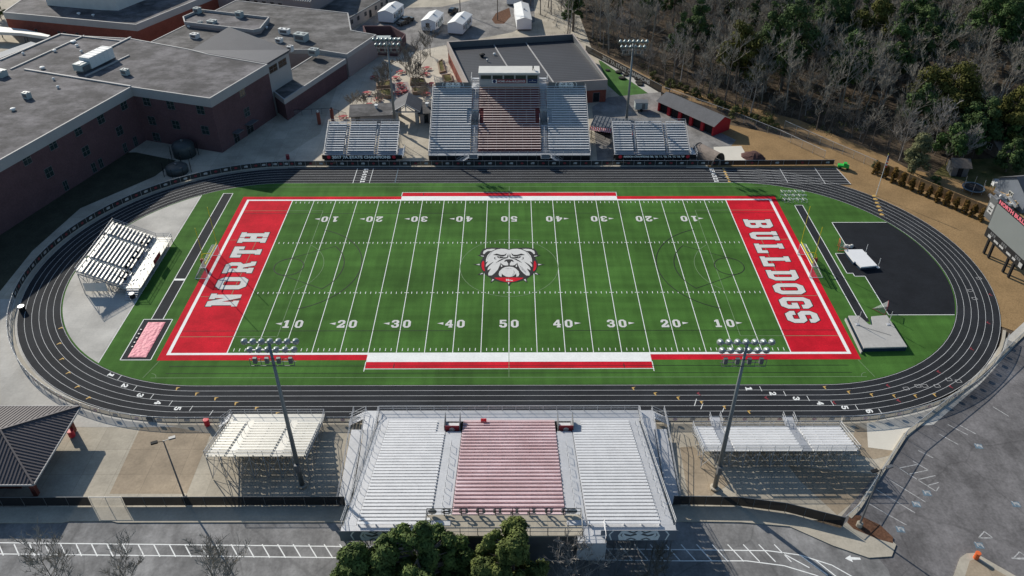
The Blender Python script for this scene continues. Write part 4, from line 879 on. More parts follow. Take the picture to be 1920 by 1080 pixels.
# roof expansion joints and seams (raised curbs on the roof)
rs = MB()
for a, b, wd in (((46, 130), (245, 162), .5), ((245, 70), (155, 115), .5), ((20, 130), (158, 67), .4), ((242, 104), (160, 143), .35), ((0, 113), (113, 64), .5), ((113, 64), (228, 77), .4)):
    p, q = Vector(G(*a, HS)), Vector(G(*b, HS)); d = (q-p).normalized(); nn = Vector((-d.y, d.x, 0))*wd/2
    rs.prism([tuple((p-nn).xy), tuple((q-nn).xy), tuple((q+nn).xy), tuple((p+nn).xy)], HS-.14, HS+.18)
rs.build('roof_curb', 'fascia', school)
# ---- hip roof block behind it
hp = [(-81.0, 77.3), (-59.4, 68.2), (-55.8, 77.6), (-76.2, 95.2)]
hb_ = thing('school_wing', 'school wing under a large smooth grey sloping roof', 'building', centroid(hp))
MB().prism(offset(hp, -.4), 0, 12.6).build('wall', 'fascia', hb_)
r = MB(); pk_ = Vector((-74.0, 88.0, 15.6)); e = [(*p, 13.3) for p in hp]
r.face([e[0], e[1], e[2], tuple(pk_)]); r.face([e[2], e[3], tuple(pk_)]); r.face([e[3], e[0], tuple(pk_)]); r.face([(*p, 12.9) for p in hp])
for k in range(4): r.face([(*hp[k], 12.9), (*hp[(k+1) % 4], 12.9), (*hp[(k+1) % 4], 13.3), (*hp[k], 13.3)])
r.build('roof', 'hiproof', hb_)
for s_ in (2.2, 6.2): opening(hb_, Vector(offset(hp, -.4)[1]), Vector(offset(hp, -.4)[2]), s_, 11.0, 3.2, 1.6, 'clerestory', glassm='glass_dark')
# ---- canopy wing along the courtyard
cz = 5.6
cw = [G2(532, 187, cz), G2(586, 153, cz), G2(648, 110, cz), G2(652, 104, cz), G2(590, 101, cz), G2(548, 98, cz), G2(505, 122, cz)]
cw = [(-55.6, 64.2), (-44.8, 92.0), (-53.8, 96.0), (-62.5, 73.5)]
can = building('canopy_wing', 'low flat roofed school wing with a pale fascia along the shaded courtyard', cw, cz, 1.3, 'brick', 'roof2')
for k in range(4):
    A2, B2 = Vector(offset(cw, -.12)[1]), Vector(offset(cw, -.12)[2])
# ---- long flat wing at the back
bz = 6.6
bw = [(-53.9, 96.4), (-44.6, 92.6), (-38.6, 108.5), (-46.5, 112.5), (-50, 128.5), (-88.5, 141.5), (-103, 100), (-99.0, 86.6), (-81.2, 79.2), (-76.5, 96)]
back = building('school_wing', 'flat roofed school wing with many rooftop units behind the sloping roof', bw, bz, 1.2, 'pinkwall', 'roof2')
cp = [G2(*p, bz+1.6) for p in ((342, 30), (375, 16), (505, 31), (488, 52), (474, 55), (345, 40))]
building('roof_penthouse', 'slightly raised flat roof with low parapet in the back wing', ccw(cp), bz+1.5, .9, 'pinkwall', 'roof', z0=bz-.2, lip=.7)
# ---- block at top left with white hall on top
tl = [(-156.5, 127.6), (-111.0, 115.8), (-96.5, 149.0), (-104, 185), (-160, 190)]
TL = building('school_hall', 'red brick hall with a broad pale fascia at the top left', tl, 7.2, 2.0, 'brick_red', 'roof')
for px in (66, 108, 118, 141):
    A2, B2 = Vector(offset(tl, -.12)[0]), Vector(offset(tl, -.12)[1]); s_, z = wall_hit(px, 52, A2, B2); opening(TL, A2, B2, s_, 1.6, .9, 2.2, 'door', glassm='glass_dark', mull=False)
up = [G2(*p, 7.1) for p in ((88, 10), (188, 19), (222, 20), (280, -8))]
up = [up[0], up[1], (up[2][0], up[2][1]), (up[2][0]+9, up[2][1]+22), (up[0][0]+4, up[0][1]+34)]
uh = building('upper_hall', 'white walled upper hall standing on the top left roof', up, 15, .5, 'cream', 'roof', z0=7.0)
# ---- tan gym with ribbed metal roof
gy = [(-97.6, 151.2), (-64.6, 139.6), (-54, 170), (-87, 181)]
gymz = 7.4; gyb = [(-97.0, 148.6), (-63.6, 137.6), (-55.4, 161), (-89, 172)]
gm = thing('gymnasium', 'tan gymnasium with a pale ribbed metal roof at the top', 'building', centroid(gyb))
MB().prism(gyb, -.2, gymz).build('wall', 'pinkwall', gm)
A2, B2 = Vector(gyb[0]), Vector(gyb[1]); C2, D2 = Vector(gyb[2]), Vector(gyb[3]); u = (B2-A2).normalized(); v = (D2-A2).normalized()
r = MB(); Lr = (B2-A2).length; wr = (D2-A2).length
def q3(a, b, z): p = A2+u*a+v*b; return (p.x, p.y, z)
r.face([q3(-.6, -.8, gymz), q3(Lr+.6, -.8, gymz), q3(Lr+.6, wr/2, gymz+4.6), q3(-.6, wr/2, gymz+4.6)]); r.face([q3(-.6, wr/2, gymz+4.6), q3(Lr+.6, wr/2, gymz+4.6), q3(Lr+.6, wr+.8, gymz), q3(-.6, wr+.8, gymz)])
r.face([q3(Lr, 0, gymz), q3(Lr, wr, gymz), q3(Lr, wr/2, gymz+4.5)])
for k in range(44):
    a = -.5+(Lr+1)*k/43; r.bar(q3(a, -.8, gymz+.08), q3(a, wr/2, gymz+4.68), .16, .16)
r.build('roof', 'ribroof', gm)
MB().prism([tuple((A2+u*7.5).xy if hasattr((A2+u*7.5),'xy') else A2+u*7.5), tuple(A2+u*25), tuple(A2+u*25-Vector((-u.y, u.x))*.06), tuple(A2+u*7.5-Vector((-u.y, u.x))*.06)], 3.6, 6.4).build('wall_panel', 'tanwall', gm)
for k in range(6): opening(gm, A2, B2, 9+k*3.0, 5.0, 1.1, 1.5, 'window', glassm='glass_dark', out=.14)
opening(gm, A2, B2, 29.6, 1.4, 1.8, 2.4, 'door', glassm='glass_dark', out=.14); MB().prism([tuple(A2+u*28.2), tuple(A2+u*31.2), tuple(A2+u*31.2-Vector((-u.y, u.x))*1.4), tuple(A2+u*28.2-Vector((-u.y, u.x))*1.4)], 3.0, 3.2).build('awning', 'galv_dark', gm)
# ---- low tan building right of the gym
lo = [(-66.4, 139.9), (-51.3, 132.6), (-40.0, 160), (-36, 170), (-50, 178), (-54.6, 162)]
lb_ = building('classroom_block', 'single storey tan classroom block with a stained flat roof at the top', [(-63.3, 136.9), (-50.9, 132.4), (-41.2, 156.8), (-36, 170), (-52, 174)], 3.6, .35, 'tanwall', 'roof2', 'galv_dark')
A2, B2 = Vector((-50.95, 132.6)), Vector((-41.3, 156.8))
for s_ in (1.6, 5.6, 10.2, 17, 21, 24.5): opening(lb_, A2, B2, s_, 2.0, .9, 1.1, 'window', glassm='glass_dark', out=.2)
opening(lb_, A2, B2, 13.2, 1.2, 1.1, 2.2, 'door', glassm='glass_dark', out=.2, mull=False)
# ---- field house
fh = [(-10.1, 70.6), (25.4, 75.7), (18.8, 110.8), (-17.9, 104.2)]; fz = 6.0
FHb = thing('field_house', 'brick field house with a dark sunken metal roof behind the far grandstand', 'building', centroid(fh))
MB().prism(offset(fh, -.15), -.2, fz-2.7).build('wall', 'brick_red', FHb)
f = MB(); band_ring(f, offset(fh, -.4), fh, fz-2.7, fz); f.build('fascia', 'tanwall', FHb)
f = MB(); a = offset(fh, -.42); f.face([(*a[0], fz-.75), (*a[1], fz-.75), (*a[2], fz-1.75), (*a[3], fz-1.75)]); f.build('roof', 'darkroof', FHb)
f = MB()
for k in (.36, .62):
    p = Vector(a[0]).lerp(Vector(a[1]), k); q = Vector(a[3]).lerp(Vector(a[2]), k); f.bar((*p, fz-.70), (*q, fz-1.70), .3, .16)
f.build('roof_ridge', 'fascia', FHb)
f = MB(); band_ring(f, offset(fh, -.44), offset(fh, -.405), fz-1.85, fz-.02); f.build('parapet_lining', 'galv_dark', FHb)
A2, B2 = Vector(offset(fh, -.15)[0]), Vector(offset(fh, -.15)[1])
for s_ in (29.5, 33): opening(FHb, A2, B2, s_, 1.3, 1.6, 2.4, 'door', glassm='glass_dark', mull=False)
# ---- white portable classrooms
def portable(label, bl, br, bk, h=3.5):
    A = Vector(G2(*bl)); B = Vector(G2(*br)); Cc = Vector(G2(*bk)); u = (B-A).normalized(); v = Vector((-u.y, u.x)); W = (B-A).length; Ln = max(8, (Cc-B).dot(v))
    t = thing('portable_classroom', label, 'portable', (A.x, A.y, 0), 'white portable classrooms in the yard')
    P = lambda a, b, z: (*(A+u*a+v*b), z)
    b = MB(); b.prism([P(0, 0, 0)[:2], P(W, 0, 0)[:2], P(W, Ln, 0)[:2], P(0, Ln, 0)[:2]], .5, h); b.face([P(0, 0, h), P(W, 0, h), P(W/2, 0, h+W*.16)]); b.face([P(0, Ln, h), P(W, Ln, h), P(W/2, Ln, h+W*.16)])
    b.build('wall', 'portable', t)
    b = MB(); b.prism([P(.2, .2, 0)[:2], P(W-.2, .2, 0)[:2], P(W-.2, Ln-.2, 0)[:2], P(.2, Ln-.2, 0)[:2]], 0, .5); b.build('skirt', 'galv_dark', t)
    b = MB(); b.face([P(-.15, -.2, h), P(W/2, -.2, h+W*.16+.05), P(W/2, Ln+.2, h+W*.16+.05), P(-.15, Ln+.2, h)]); b.face([P(W+.15, -.2, h), P(W/2, -.2, h+W*.16+.05), P(W/2, Ln+.2, h+W*.16+.05), P(W+.15, Ln+.2, h)])
    b.build('roof', 'hvac_white', t)
    b = MB(); b.box(*sorted((P(W*.55, Ln*.5, 0)[0], P(W*.55, Ln*.5, 0)[0]+.6)), P(W*.55, Ln*.5, 0)[1], P(W*.55, Ln*.5, 0)[1]+.6, h+.3, h+W*.16+.25); b.build('roof_vent', 'galv', t)
    b = MB(); b.prism([P(W+.01, Ln*.3, 0)[:2], P(W+.5, Ln*.3, 0)[:2], P(W+.5, Ln*.3+.9, 0)[:2], P(W+.01, Ln*.3+.9, 0)[:2]], 1.0, 2.6); b.build('wall_unit', 'hvac', t)
    for a in (.15, .55, .8): opening(t, A+u*W, A+u*W+v*Ln, Ln*a, 2.2, 1.0, 1.1, 'window', glassm='glass_dark', framem='galv')
    opening(t, A+u*W, A+u*W+v*Ln, Ln*.67, 1.6, .95, 2.1, 'door', glassm='hvac', framem='galv', mull=False)
    return t, A, u, v, W, Ln
portable('white portable classroom nearest the tan block, a dark car by its side', (710, 43), (738, 45.5), (765, 29))
t, A, u, v, W, Ln = portable('white portable classroom with a dark end window and wooden steps', (790.8, 59.5), (817, 61.5), (842, 45))
opening(t, A, A+u*W, W*.45, 2.2, 1.1, 1.2, 'window', glassm='glass_dark'); b = MB(); b.obox(tuple(A+u*W*1.12+v*.0), (u.x, u.y), 1.6, 3.0, .1, .9); b.build('steps', 'galv_dark', t)
portable('white portable classroom nearest the field house roof', (840, 64.5), (867.5, 67), (891.7, 48))
portable('white portable classroom beside the bare woods edge', (969, 58), (996.5, 57.5), (985, 27))
portable('white portable classroom cut by the top edge of the picture', (950, 10), (978, 11), (975, -12))
# ---- transformer yard with brick walls
ey = [G2(*p) for p in ((694, 101), (745, 106), (762, 82), (735, 66), (682, 66))]
en = thing('service_yard', 'dark brick walled service yard in the upper courtyard', 'enclosure', centroid(ey))
f = MB(); band_ring(f, offset(ey, -.35), ccw(ey), 0, 3.0); f.build('wall', 'brick', en)
f = MB(); c = centroid(ey); f.box(c[0]-3, c[0]+1.5, c[1]-2, c[1]+1.5, 0, 2.3); f.box(c[0]+2.2, c[0]+4, c[1]-1, c[1]+1, 0, 1.8); f.build('equipment', 'hvac', en)
# ---- red storage shed
ra, rb, rc = Vector((38.0, 69.9)), Vector((49.2, 55.1)), Vector((54.4, 59.2))
rs_ = thing('storage_shed', 'red storage shed with five dark openings and a grey shingled roof', 'shed', (ra.x, ra.y, 0))
u = (rb-ra).normalized(); v = Vector((-u.y, u.x)); Ls = (rb-ra).length; Ws = 6.0; hs = 2.7
P = lambda a, b, z: (*(ra+u*a+v*b), z)
b = MB(); nd = 5; dw = Ls/nd
b.prism([P(0, .6, 0)[:2], P(Ls, .6, 0)[:2], P(Ls, Ws, 0)[:2], P(0, Ws, 0)[:2]], 0, hs)
for k in range(nd+1): b.prism([P(*q, 0)[:2] for q in ((max(0, k*dw-.45), 0), (min(Ls, k*dw+.45), 0), (min(Ls, k*dw+.45), .6), (max(0, k*dw-.45), .6))], 0, hs)
b.prism([P(*q, 0)[:2] for q in ((0, .003), (Ls, .003), (Ls, .597), (0, .597))], hs-.35, hs-.003)
b.face([P(Ls, 0, hs), P(Ls, Ws, hs), P(Ls, Ws/2, hs+1.5)]); b.face([P(0, 0, hs), P(0, Ws, hs), P(0, Ws/2, hs+1.5)]); b.build('wall', 'redwall', rs_)
for k in range(nd):
    d = MB(); d.prism([P(k*dw+.46, .55, 0)[:2], P((k+1)*dw-.46, .55, 0)[:2], P((k+1)*dw-.46, .59, 0)[:2], P(k*dw+.46, .59, 0)[:2]], 0.02, hs-.36); d.build('roller_door', 'black', rs_)
b = MB(); b.face([P(-.4, -.5, hs-.1), P(Ls+.4, -.5, hs-.1), P(Ls+.4, Ws/2, hs+1.62), P(-.4, Ws/2, hs+1.62)]); b.face([P(-.4, Ws+.5, hs-.1), P(Ls+.4, Ws+.5, hs-.1), P(Ls+.4, Ws/2, hs+1.62), P(-.4, Ws/2, hs+1.62)])
b.build('roof', 'shingle', rs_)
# ---- pavilion at bottom left
pv = thing('pavilion', 'open pavilion with dark standing seam hip roof at the lower left', 'pavilion', (-72, -47, 0))
ex, ez, x0, y0, y1 = -61.5, 3.7, -84, -54.4, -40.2; hx, hz = -68.4, 6.3; ym = (y0+y1)/2
r = MB(); r.face([(x0, y1, ez), (ex, y1, ez), (hx, ym, hz), (x0, ym, hz)]); r.face([(ex, y1, ez), (ex, y0, ez), (hx, ym, hz)]); r.face([(x0, y0, ez), (ex, y0, ez), (hx, ym, hz), (x0, ym, hz)])
for k in range(46):
    x = ex-.25-k*.49
    f_ = min(1, (ex-x)/(ex-hx))
    for s_, ye in ((1, y1), (-1, y0)): r.bar((x, ye, ez+.05), (x, ye+(ym-ye)*f_, ez+(hz-ez)*f_+.05), .07, .10)
for k in range(29):
    y = y0+.25+k*.49; f_ = 1-abs(y-ym)/(y1-ym); r.bar((ex, y, ez+.05), (ex+(hx-ex)*f_, y, ez+(hz-ez)*f_+.05), .07, .10)
for ye in (y0, y1): r.bar((ex, ye, ez+.07), (hx, ym, hz+.07), .22, .16)
r.bar((x0, ym, hz+.05), (hx, ym, hz+.05), .25, .16)
r.build('roof', 'pavroof', pv)
r = MB(); r.box(ex, ex+.14, y0, y1, ez-.2, ez+.04); r.box(x0, ex, y0-.14, y0, ez-.2, ez+.04); r.box(x0, ex, y1, y1+.14, ez-.2, ez+.04); r.build('gutter', 'fascia', pv)
for x in (-63, -73, -83):
    for y in (y0+1.4, y1-1.4): MB().box(x-.3, x+.3, y-.3, y+.3, 0, 3.6).build('column', 'brick_red', pv)
MB().box(-84, -65.5, y0+2.4, y1-3.2, 0, 3.5).build('wall', 'brick_red', pv)
MB().box(-65.5, -64.7, -51, -47, .9, 1.1).build('counter', 'fascia', pv)
# ---- ticket gate with gabled roof and two low wings
gt = thing('entry_gate', 'gabled entry gate with grey shingle roof between two low concession wings', 'gate', (*G2(765, 232), 0))
ga, gb = Vector(G2(745, 231)), Vector(G2(783, 231)); u = (gb-ga).normalized(); v = Vector((-u.y, u.x)); Lg = (gb-ga).length
P = lambda a, b, z: (*(ga+u*a+v*b), z)
for a in (0, Lg):
    for b_ in (0, 5.2): c = P(a, b_, 0); MB().box(c[0]-.45, c[0]+.45, c[1]-.45, c[1]+.45, 0, 3.4).build('column', 'concrete_pale', gt)
r = MB(); hz = 3.4
r.face([P(-1, -1.0, hz), P(Lg/2, -1.0, hz+2.1), P(Lg/2, 6.4, hz+2.1), P(-1, 6.4, hz)]); r.face([P(Lg+1, -1.0, hz), P(Lg/2, -1.0, hz+2.1), P(Lg/2, 6.4, hz+2.1), P(Lg+1, 6.4, hz)])
r.build('roof', 'shingle', gt)
r = MB(); r.bar(P(-.9, -.9, hz), P(Lg+.9, -.9, hz), .25, .25); r.bar(P(-.9, -.95, hz), P(Lg/2, -.95, hz+2.0), .25, .2); r.bar(P(Lg+.9, -.95, hz), P(Lg/2, -.95, hz+2.0), .25, .2); r.bar(P(Lg/2, -.9, hz), P(Lg/2, -.9, hz+2), .2, .2)
for s_ in (-1, 1): r.bar(P(Lg/2+s_*2, -.9, hz), P(Lg/2, -.9, hz+1.6), .15, .15)
r.build('gable_truss', 'fascia', gt)
def lowwing(label, a, b, d, h=3.0):
    A = Vector(G2(*a)); B = Vector(G2(*b)); u = (B-A).normalized(); v = Vector((-u.y, u.x)); t = thing('concession_wing', label, 'building', (A.x, A.y, 0)); L = (B-A).length
    P = lambda x, y: tuple(A+u*x+v*y)
    MB().prism([P(0, 0), P(L, 0), P(L, d), P(0, d)], 0, h-.1).build('wall', 'tanwall', t)
    r = MB(); r.face([(*P(-.4, -.6), h-.1), (*P(L+.2, -.6), h-.1), (*P(L+.2, d+.3), h+.5), (*P(-.4, d+.3), h+.5)]); r.face([(*P(-.4, -.6), h-.25), (*P(L+.2, -.6), h-.25), (*P(L+.2, -.6), h-.1), (*P(-.4, -.6), h-.1)]); r.build('roof', 'roof2', t)
    opening(t, A, B, 1.6, 1.3, 1.0, 2.2, 'door', glassm='glass_dark', mull=False)
    r = MB(); c = P(L*.62, d*.6); r.lathe((c[0], c[1], h+.15), [(.3, 0), (.3, .7), (.5, .75), (.5, 1.0)], 10); r.build('roof_vent', 'hvac_white', t)
lowwing('long low concession wing left of the gabled entry gate', (660, 238), (737, 234), 5.2)
lowwing('short low concession wing right of the gabled entry gate', (788, 232), (812, 231), 5.0)
# ---- open canopy right of the far stand
oc = thing('shelter', 'low ribbed shelter with a pink striped awning right of the far grandstand', 'shelter', (*G2(1150, 260), 0))
ca, cb = Vector(G2(1106, 258)), Vector(G2(1172, 267)); u = (cb-ca).normalized(); v = Vector((-u.y, u.x)); L = (cb-ca).length
P = lambda a, b, z: (*(ca+u*a+v*b), z)
r = MB(); r.face([P(0, 0, 3.1), P(L+6, 0, 3.1), P(L+6, 5, 3.6), P(0, 5, 3.6)])
for k in range(18): r.bar(P(k*(L+6)/17, 0, 3.16), P(k*(L+6)/17, 5, 3.66), .12, .12)
r.build('roof', 'galv_dark', oc)
r = MB(); n_ = 44
for k in range(n_):
    r.cur = k % 2; a, b_ = (L+2)*k/n_, (L+2)*(k+1)/n_; r.face([P(a, 0, 3.05), P(b_, 0, 3.05), P(b_, -1.2, 2.5), P(a, -1.2, 2.5)])
r.build('awning', ['red', 'cream'], oc)
for k in range(5):
    for b_ in (.2, 4.8): c = P(.3+(L+5)*k/4, b_, 0); MB().tube(c, (c[0], c[1], 3.05), .08).build('post', 'black', oc)
MB().prism([P(.2, 3.6, 0)[:2], P(L, 3.6, 0)[:2], P(L, 4.6, 0)[:2], P(.2, 4.6, 0)[:2]], 0, 2.9).build('back_wall', 'black', oc)
# ---- garden shed, house and lumber at the right edge
gs = thing('garden_shed', 'small weathered shed with a brown roof in the back garden', 'shed', (*G2(1795, 330), 0))
A = Vector(G2(1782, 330)); B = Vector(G2(1812, 332)); u = (B-A).normalized(); v = Vector((-u.y, u.x)); L = (B-A).length; P = lambda a, b, z: (*(A+u*a+v*b), z)
MB().prism([P(0, 0, 0)[:2], P(L, 0, 0)[:2], P(L, 3.6, 0)[:2], P(0, 3.6, 0)[:2]], 0, 2.4).build('wall', 'galv_dark', gs)
r = MB(); r.face([P(-.4, -.6, 2.35), P(L+.4, -.6, 2.35), P(L+.4, 2.0, 3.5), P(-.4, 2.0, 3.5)]); r.face([P(-.4, 4.2, 2.35), P(L+.4, 4.2, 2.35), P(L+.4, 2.0, 3.5), P(-.4, 2.0, 3.5)]); r.build('roof', 'bark', gs)
MB().prism([P(L*.35, -.06, 0)[:2], P(L*.65, -.06, 0)[:2], P(L*.65, -.01, 0)[:2], P(L*.35, -.01, 0)[:2]], 0, 2).build('door', 'black', gs)
def house(label, p, ang, L, W, h, wallm, roofm):
    c = Vector(G2(*p)); u = Vector((cos(ang), sin(ang))); v = Vector((-u.y, u.x)); t = thing('house', label, 'house', (c.x, c.y, 0)); P = lambda a, b, z: (*(c+u*a+v*b), z)
    b = MB(); b.prism([P(0, 0, 0)[:2], P(L, 0, 0)[:2], P(L, W, 0)[:2], P(0, W, 0)[:2]], 0, h); b.face([P(0, 0, h), P(0, W, h), P(0, W/2, h+W*.3)]); b.face([P(L, 0, h), P(L, W, h), P(L, W/2, h+W*.3)]); b.build('wall', wallm, t)
    r = MB(); r.face([P(-.4, -.5, h-.1), P(L+.4, -.5, h-.1), P(L+.4, W/2, h+W*.3+.05), P(-.4, W/2, h+W*.3+.05)]); r.face([P(-.4, W+.5, h-.1), P(L+.4, W+.5, h-.1), P(L+.4, W/2, h+W*.3+.05), P(-.4, W/2, h+W*.3+.05)]); r.build('roof', roofm, t)
    for s_ in (1.5, L-2): opening(t, c, c+u*L, s_, 1.6, 1.1, 1.3, 'window', framem='cream')
    opening(t, c+v*W, c, W/2, 1.8, 1.1, 1.3, 'window', framem='cream')
house('blue grey house at the right edge behind the lumber pile', (1915, 400), .15, 12, 9, 3.4, 'greyblue', 'shingle')
house('brown roofed house among the trees at the right edge', (1866, 296), .3, 7, 5, 2.4, 'bark', 'bark')
house('pale house half hidden by woods at the top right', (1423, 22), .1, 10, 7, 3.2, 'cream', 'roof2')

# ---- covered walks at the top left
def slabroof(name, label, pts, z, th, rm, cat, posts=True):
    P = ccw([G2(*p, z) for p in pts]); t = thing(name, label, cat, centroid(P)); MB().prism(P, z-th, z).build('roof', rm, t)
    if posts:
        for p in offset(P, -.5): MB().tube((*p, 0), (*p, z-th+.02), .15, None, 8).build('post', 'galv_dark', t)
slabroof('covered_walk', 'pale curved covered walk below the red brick hall at the top left', ((-40, 50), (0, 50), (48, 55), (94, 66), (90, 69), (40, 62), (-40, 58)), 3.4, .9, 'cream', 'covered walk')
slabroof('entry_canopy', 'blue grey flat canopy against the far side of the school', ((-30, 112), (0, 98), (58, 78), (72, 82), (0, 113), (-30, 124)), 5.0, .4, 'greyblue', 'canopy')
# ================================================================== FENCES
def V2(p): return Vector((p[0], p[1]))
def resample(pts, step):
    out = [V2(pts[0])]; 
    for a, b in zip(pts, pts[1:]):
        a, b = V2(a), V2(b); n = max(1, round((b-a).length/step))
        for k in range(1, n+1): out.append(a.lerp(b, k/n))
    return out
def fence(name, label, pts, h, step=3.0, screen='screen', rail='galv', post_r=.04, z=0, bottom=.05, group=None, marks=None, markm=('wornwhite', 'redbrown'), braces=None, side=1):
    P = resample(pts, step); t = thing(name, label, 'fence', (P[0].x, P[0].y, z), group)
    s_ = MB()
    for a, b in zip(P, P[1:]): s_.face([(a.x, a.y, z+bottom), (b.x, b.y, z+bottom), (b.x, b.y, z+h-.03), (a.x, a.y, z+h-.03)])
    so_ = s_.build('screen', screen, t)
    r = MB()
    for a, b in zip(P, P[1:]): r.tube((a.x, a.y, z+h), (b.x, b.y, z+h), .045, None, 5)
    r.build('top_rail', rail, t)
    post = None
    for k, p in enumerate(P[:98]):
        if post is None: post = MB().tube((p.x, p.y, z-.15), (p.x, p.y, z+h+.05), post_r, None, 6).build('post', rail, t); p0 = p
        else:
            o = post.copy(); COL.objects.link(o); o.location = (p.x-p0.x, p.y-p0.y, 0); o.parent = t
    if marks:
        mm = [MB(), MB()]
        for k, (a, b) in enumerate(zip(P, P[1:])):
            if k % marks: continue
            d = (b-a).normalized(); n = Vector((-d.y, d.x))*.03*side; c = (a+b)/2; j = (k//marks) % 2; zc = z+h*.5
            pts_ = [(c+d*(.34*cos(2*pi*q/10)) , .26*sin(2*pi*q/10)) for q in range(10)] if j else [(c+d*x_, y_) for x_, y_ in ((-.42, -.2), (.35, -.24), (.42, .2), (.1, .28), (-.38, .2))]
            if len(P) < 12: mm[j] = MB()
            for sg in (1, -1): mm[j].face([(*(q+n*sg), zc+zz) for q, zz in pts_])
            if len(P) < 12: mm[j].build('banner_logo', markm[j], so_); mm[j] = MB()
        for j in (0, 1):
            if mm[j].f: mm[j].build('banner_logo', markm[j], so_)
    return t
def arc(side, r, a0, a1, n=30): return [(side*LC+r*cos(a0+(a1-a0)*k/n), r*sin(a0+(a1-a0)*k/n)) for k in range(n+1)]
RF = 40.0
fence('track_fence', 'black screened fence curving round the left end of the track', arc(-1, RF, pi*1.08, pi*.56), 1.25, 2.0, marks=1)
fence('track_fence', 'black screened banner fence along the far straight below the stands', arc(-1, RF, pi*.56, pi/2, 6)+[(-20, RF), (47.5, RF)], 1.25, 2.4, marks=1)
fence('track_fence', 'dull banner fence running past the chute to the far right', [(47.8, RF), (73.6, 40.2)], 1.25, 3.0, screen='screen_dark', marks=2)
fence('track_fence', 'grey mesh fence curving round the lower left of the track', arc(-1, RF, pi*1.085, pi*1.5), 1.2, 2.2, screen='screen_pale', marks=2, markm=('galv', 'red_bench'))
fence('track_fence', 'grey mesh banner fence on the near straight left of the large stand', [(-48.3, -RF), (-20.5, -RF)], 1.2, 2.6, screen='screen_pale', marks=1, markm=('galv', 'red_bench'))
fence('track_fence', 'grey mesh banner fence on the near straight right of the large stand', [(20.5, -RF), (48.5, -RF)], 1.2, 2.6, screen='screen_pale', marks=1, markm=('galv', 'red_bench'))
fence('track_fence', 'grey mesh fence curving up round the lower right of the track', arc(1, RF, -pi/2+.01, -.56), 1.2, 2.2, screen='screen_pale', marks=2, markm=('galv', 'red_bench'))
kr = MB()
for path in (arc(-1, 1.0, pi/2, pi*1.5, 48)+[(LC-1e-6, -1.0)], arc(1, 1.0, -pi/2, -.5, 16)):
    q = [((LC if x > LC-.01 or (x > 0 and path[0][0] > 0) else -LC), 0) for x, y in path]
    for k in range(len(path)-1):
        f4 = []
        for i_, r_ in ((k, 39.25), (k+1, 39.25), (k+1, 39.75), (k, 39.75)):
            c_ = q[i_][0]; f4.append((c_+(path[i_][0]-c_)*r_, path[i_][1]*r_, .03))
        kr.face(f4)
struct(kr.build('track_kerb', 'kerb'))
fence('road_fence', 'long black screened fence between plaza and road, left of the near grandstand', [(-50.4, -54.9), (-21.5, -54.9)], 1.75, 2.6, 'screen_dark', 'galv_dark')
fence('road_fence', 'short black screened fence beside the pavilion at the road', [(-84, -54.9), (-54.9, -54.9)], 1.75, 2.8, 'screen_dark', 'galv_dark')
fence('road_fence', 'black screened fence curving to the parking lot, right of the near grandstand', [(21.6, -54.9), (30, -55.1), (36, -56.1), (42.8, -58.4)], 1.75, 2.4, 'screen_dark', 'galv_dark')
gt_ = fence('road_gate', 'open mesh double gate in the road fence near the pavilion', [(-54.7, -54.9), (-50.6, -54.9)], 1.75, 2.05, 'chain', 'galv')
fence('lot_fence', 'chain link fence between the plaza and the parking lot', [(42.9, -58.2), (45.4, -56.2), (56.8, -43.2), (70.5, -33.0), (88, -18.6)], 1.7, 2.8, 'chain', 'galv')
pl = fence('woods_fence', 'black fence with white lettering 2017 7A state champions beside the exercise turf', [G2(1098, 97), G2(1240, 174)], 2.0, 4.0, 'screen', 'galv_dark')
A, B = Vector(G2(1098, 97)), Vector(G2(1240, 174)); u = (B-A).normalized(); L = (B-A).length
l_ = MB(); c = A+u*L*.55+Vector((u.y, -u.x))*.06; put_text(l_, '2017 7A STATE CHAMPIONS', (c.x, c.y, 1.05), (u.x, u.y, 0), (0, 0, 1), L*.62, 1.15, .03); l_.build('lettering', 'wornwhite', pl)
fence('woods_fence', 'chain link fence running behind the red shed towards the bank', [G2(1242, 175), G2(1372, 222), G2(1462, 258), G2(1545, 297)], 1.9, 3.2, 'chain', 'galv')
fence('woods_fence', 'higher chain link fence along the top of the bank by the woods', [G2(1470, 240), G2(1560, 280), G2(1640, 315)], 1.9, 3.2, 'chain', 'galv')
wf = fence('wooden_fence', 'brown board fence behind the row of narrow bronze shrubs', [(82.3, 37.6), (97.6, 17.6)], 2.3, 2.5, 'wood', 'wood', .06)
fence('courtyard_fence', 'black railing with brick piers between school and far stand', [G2(548, 217), G2(622, 213), G2(650, 222)], 1.5, 2.2, 'chain', 'black')
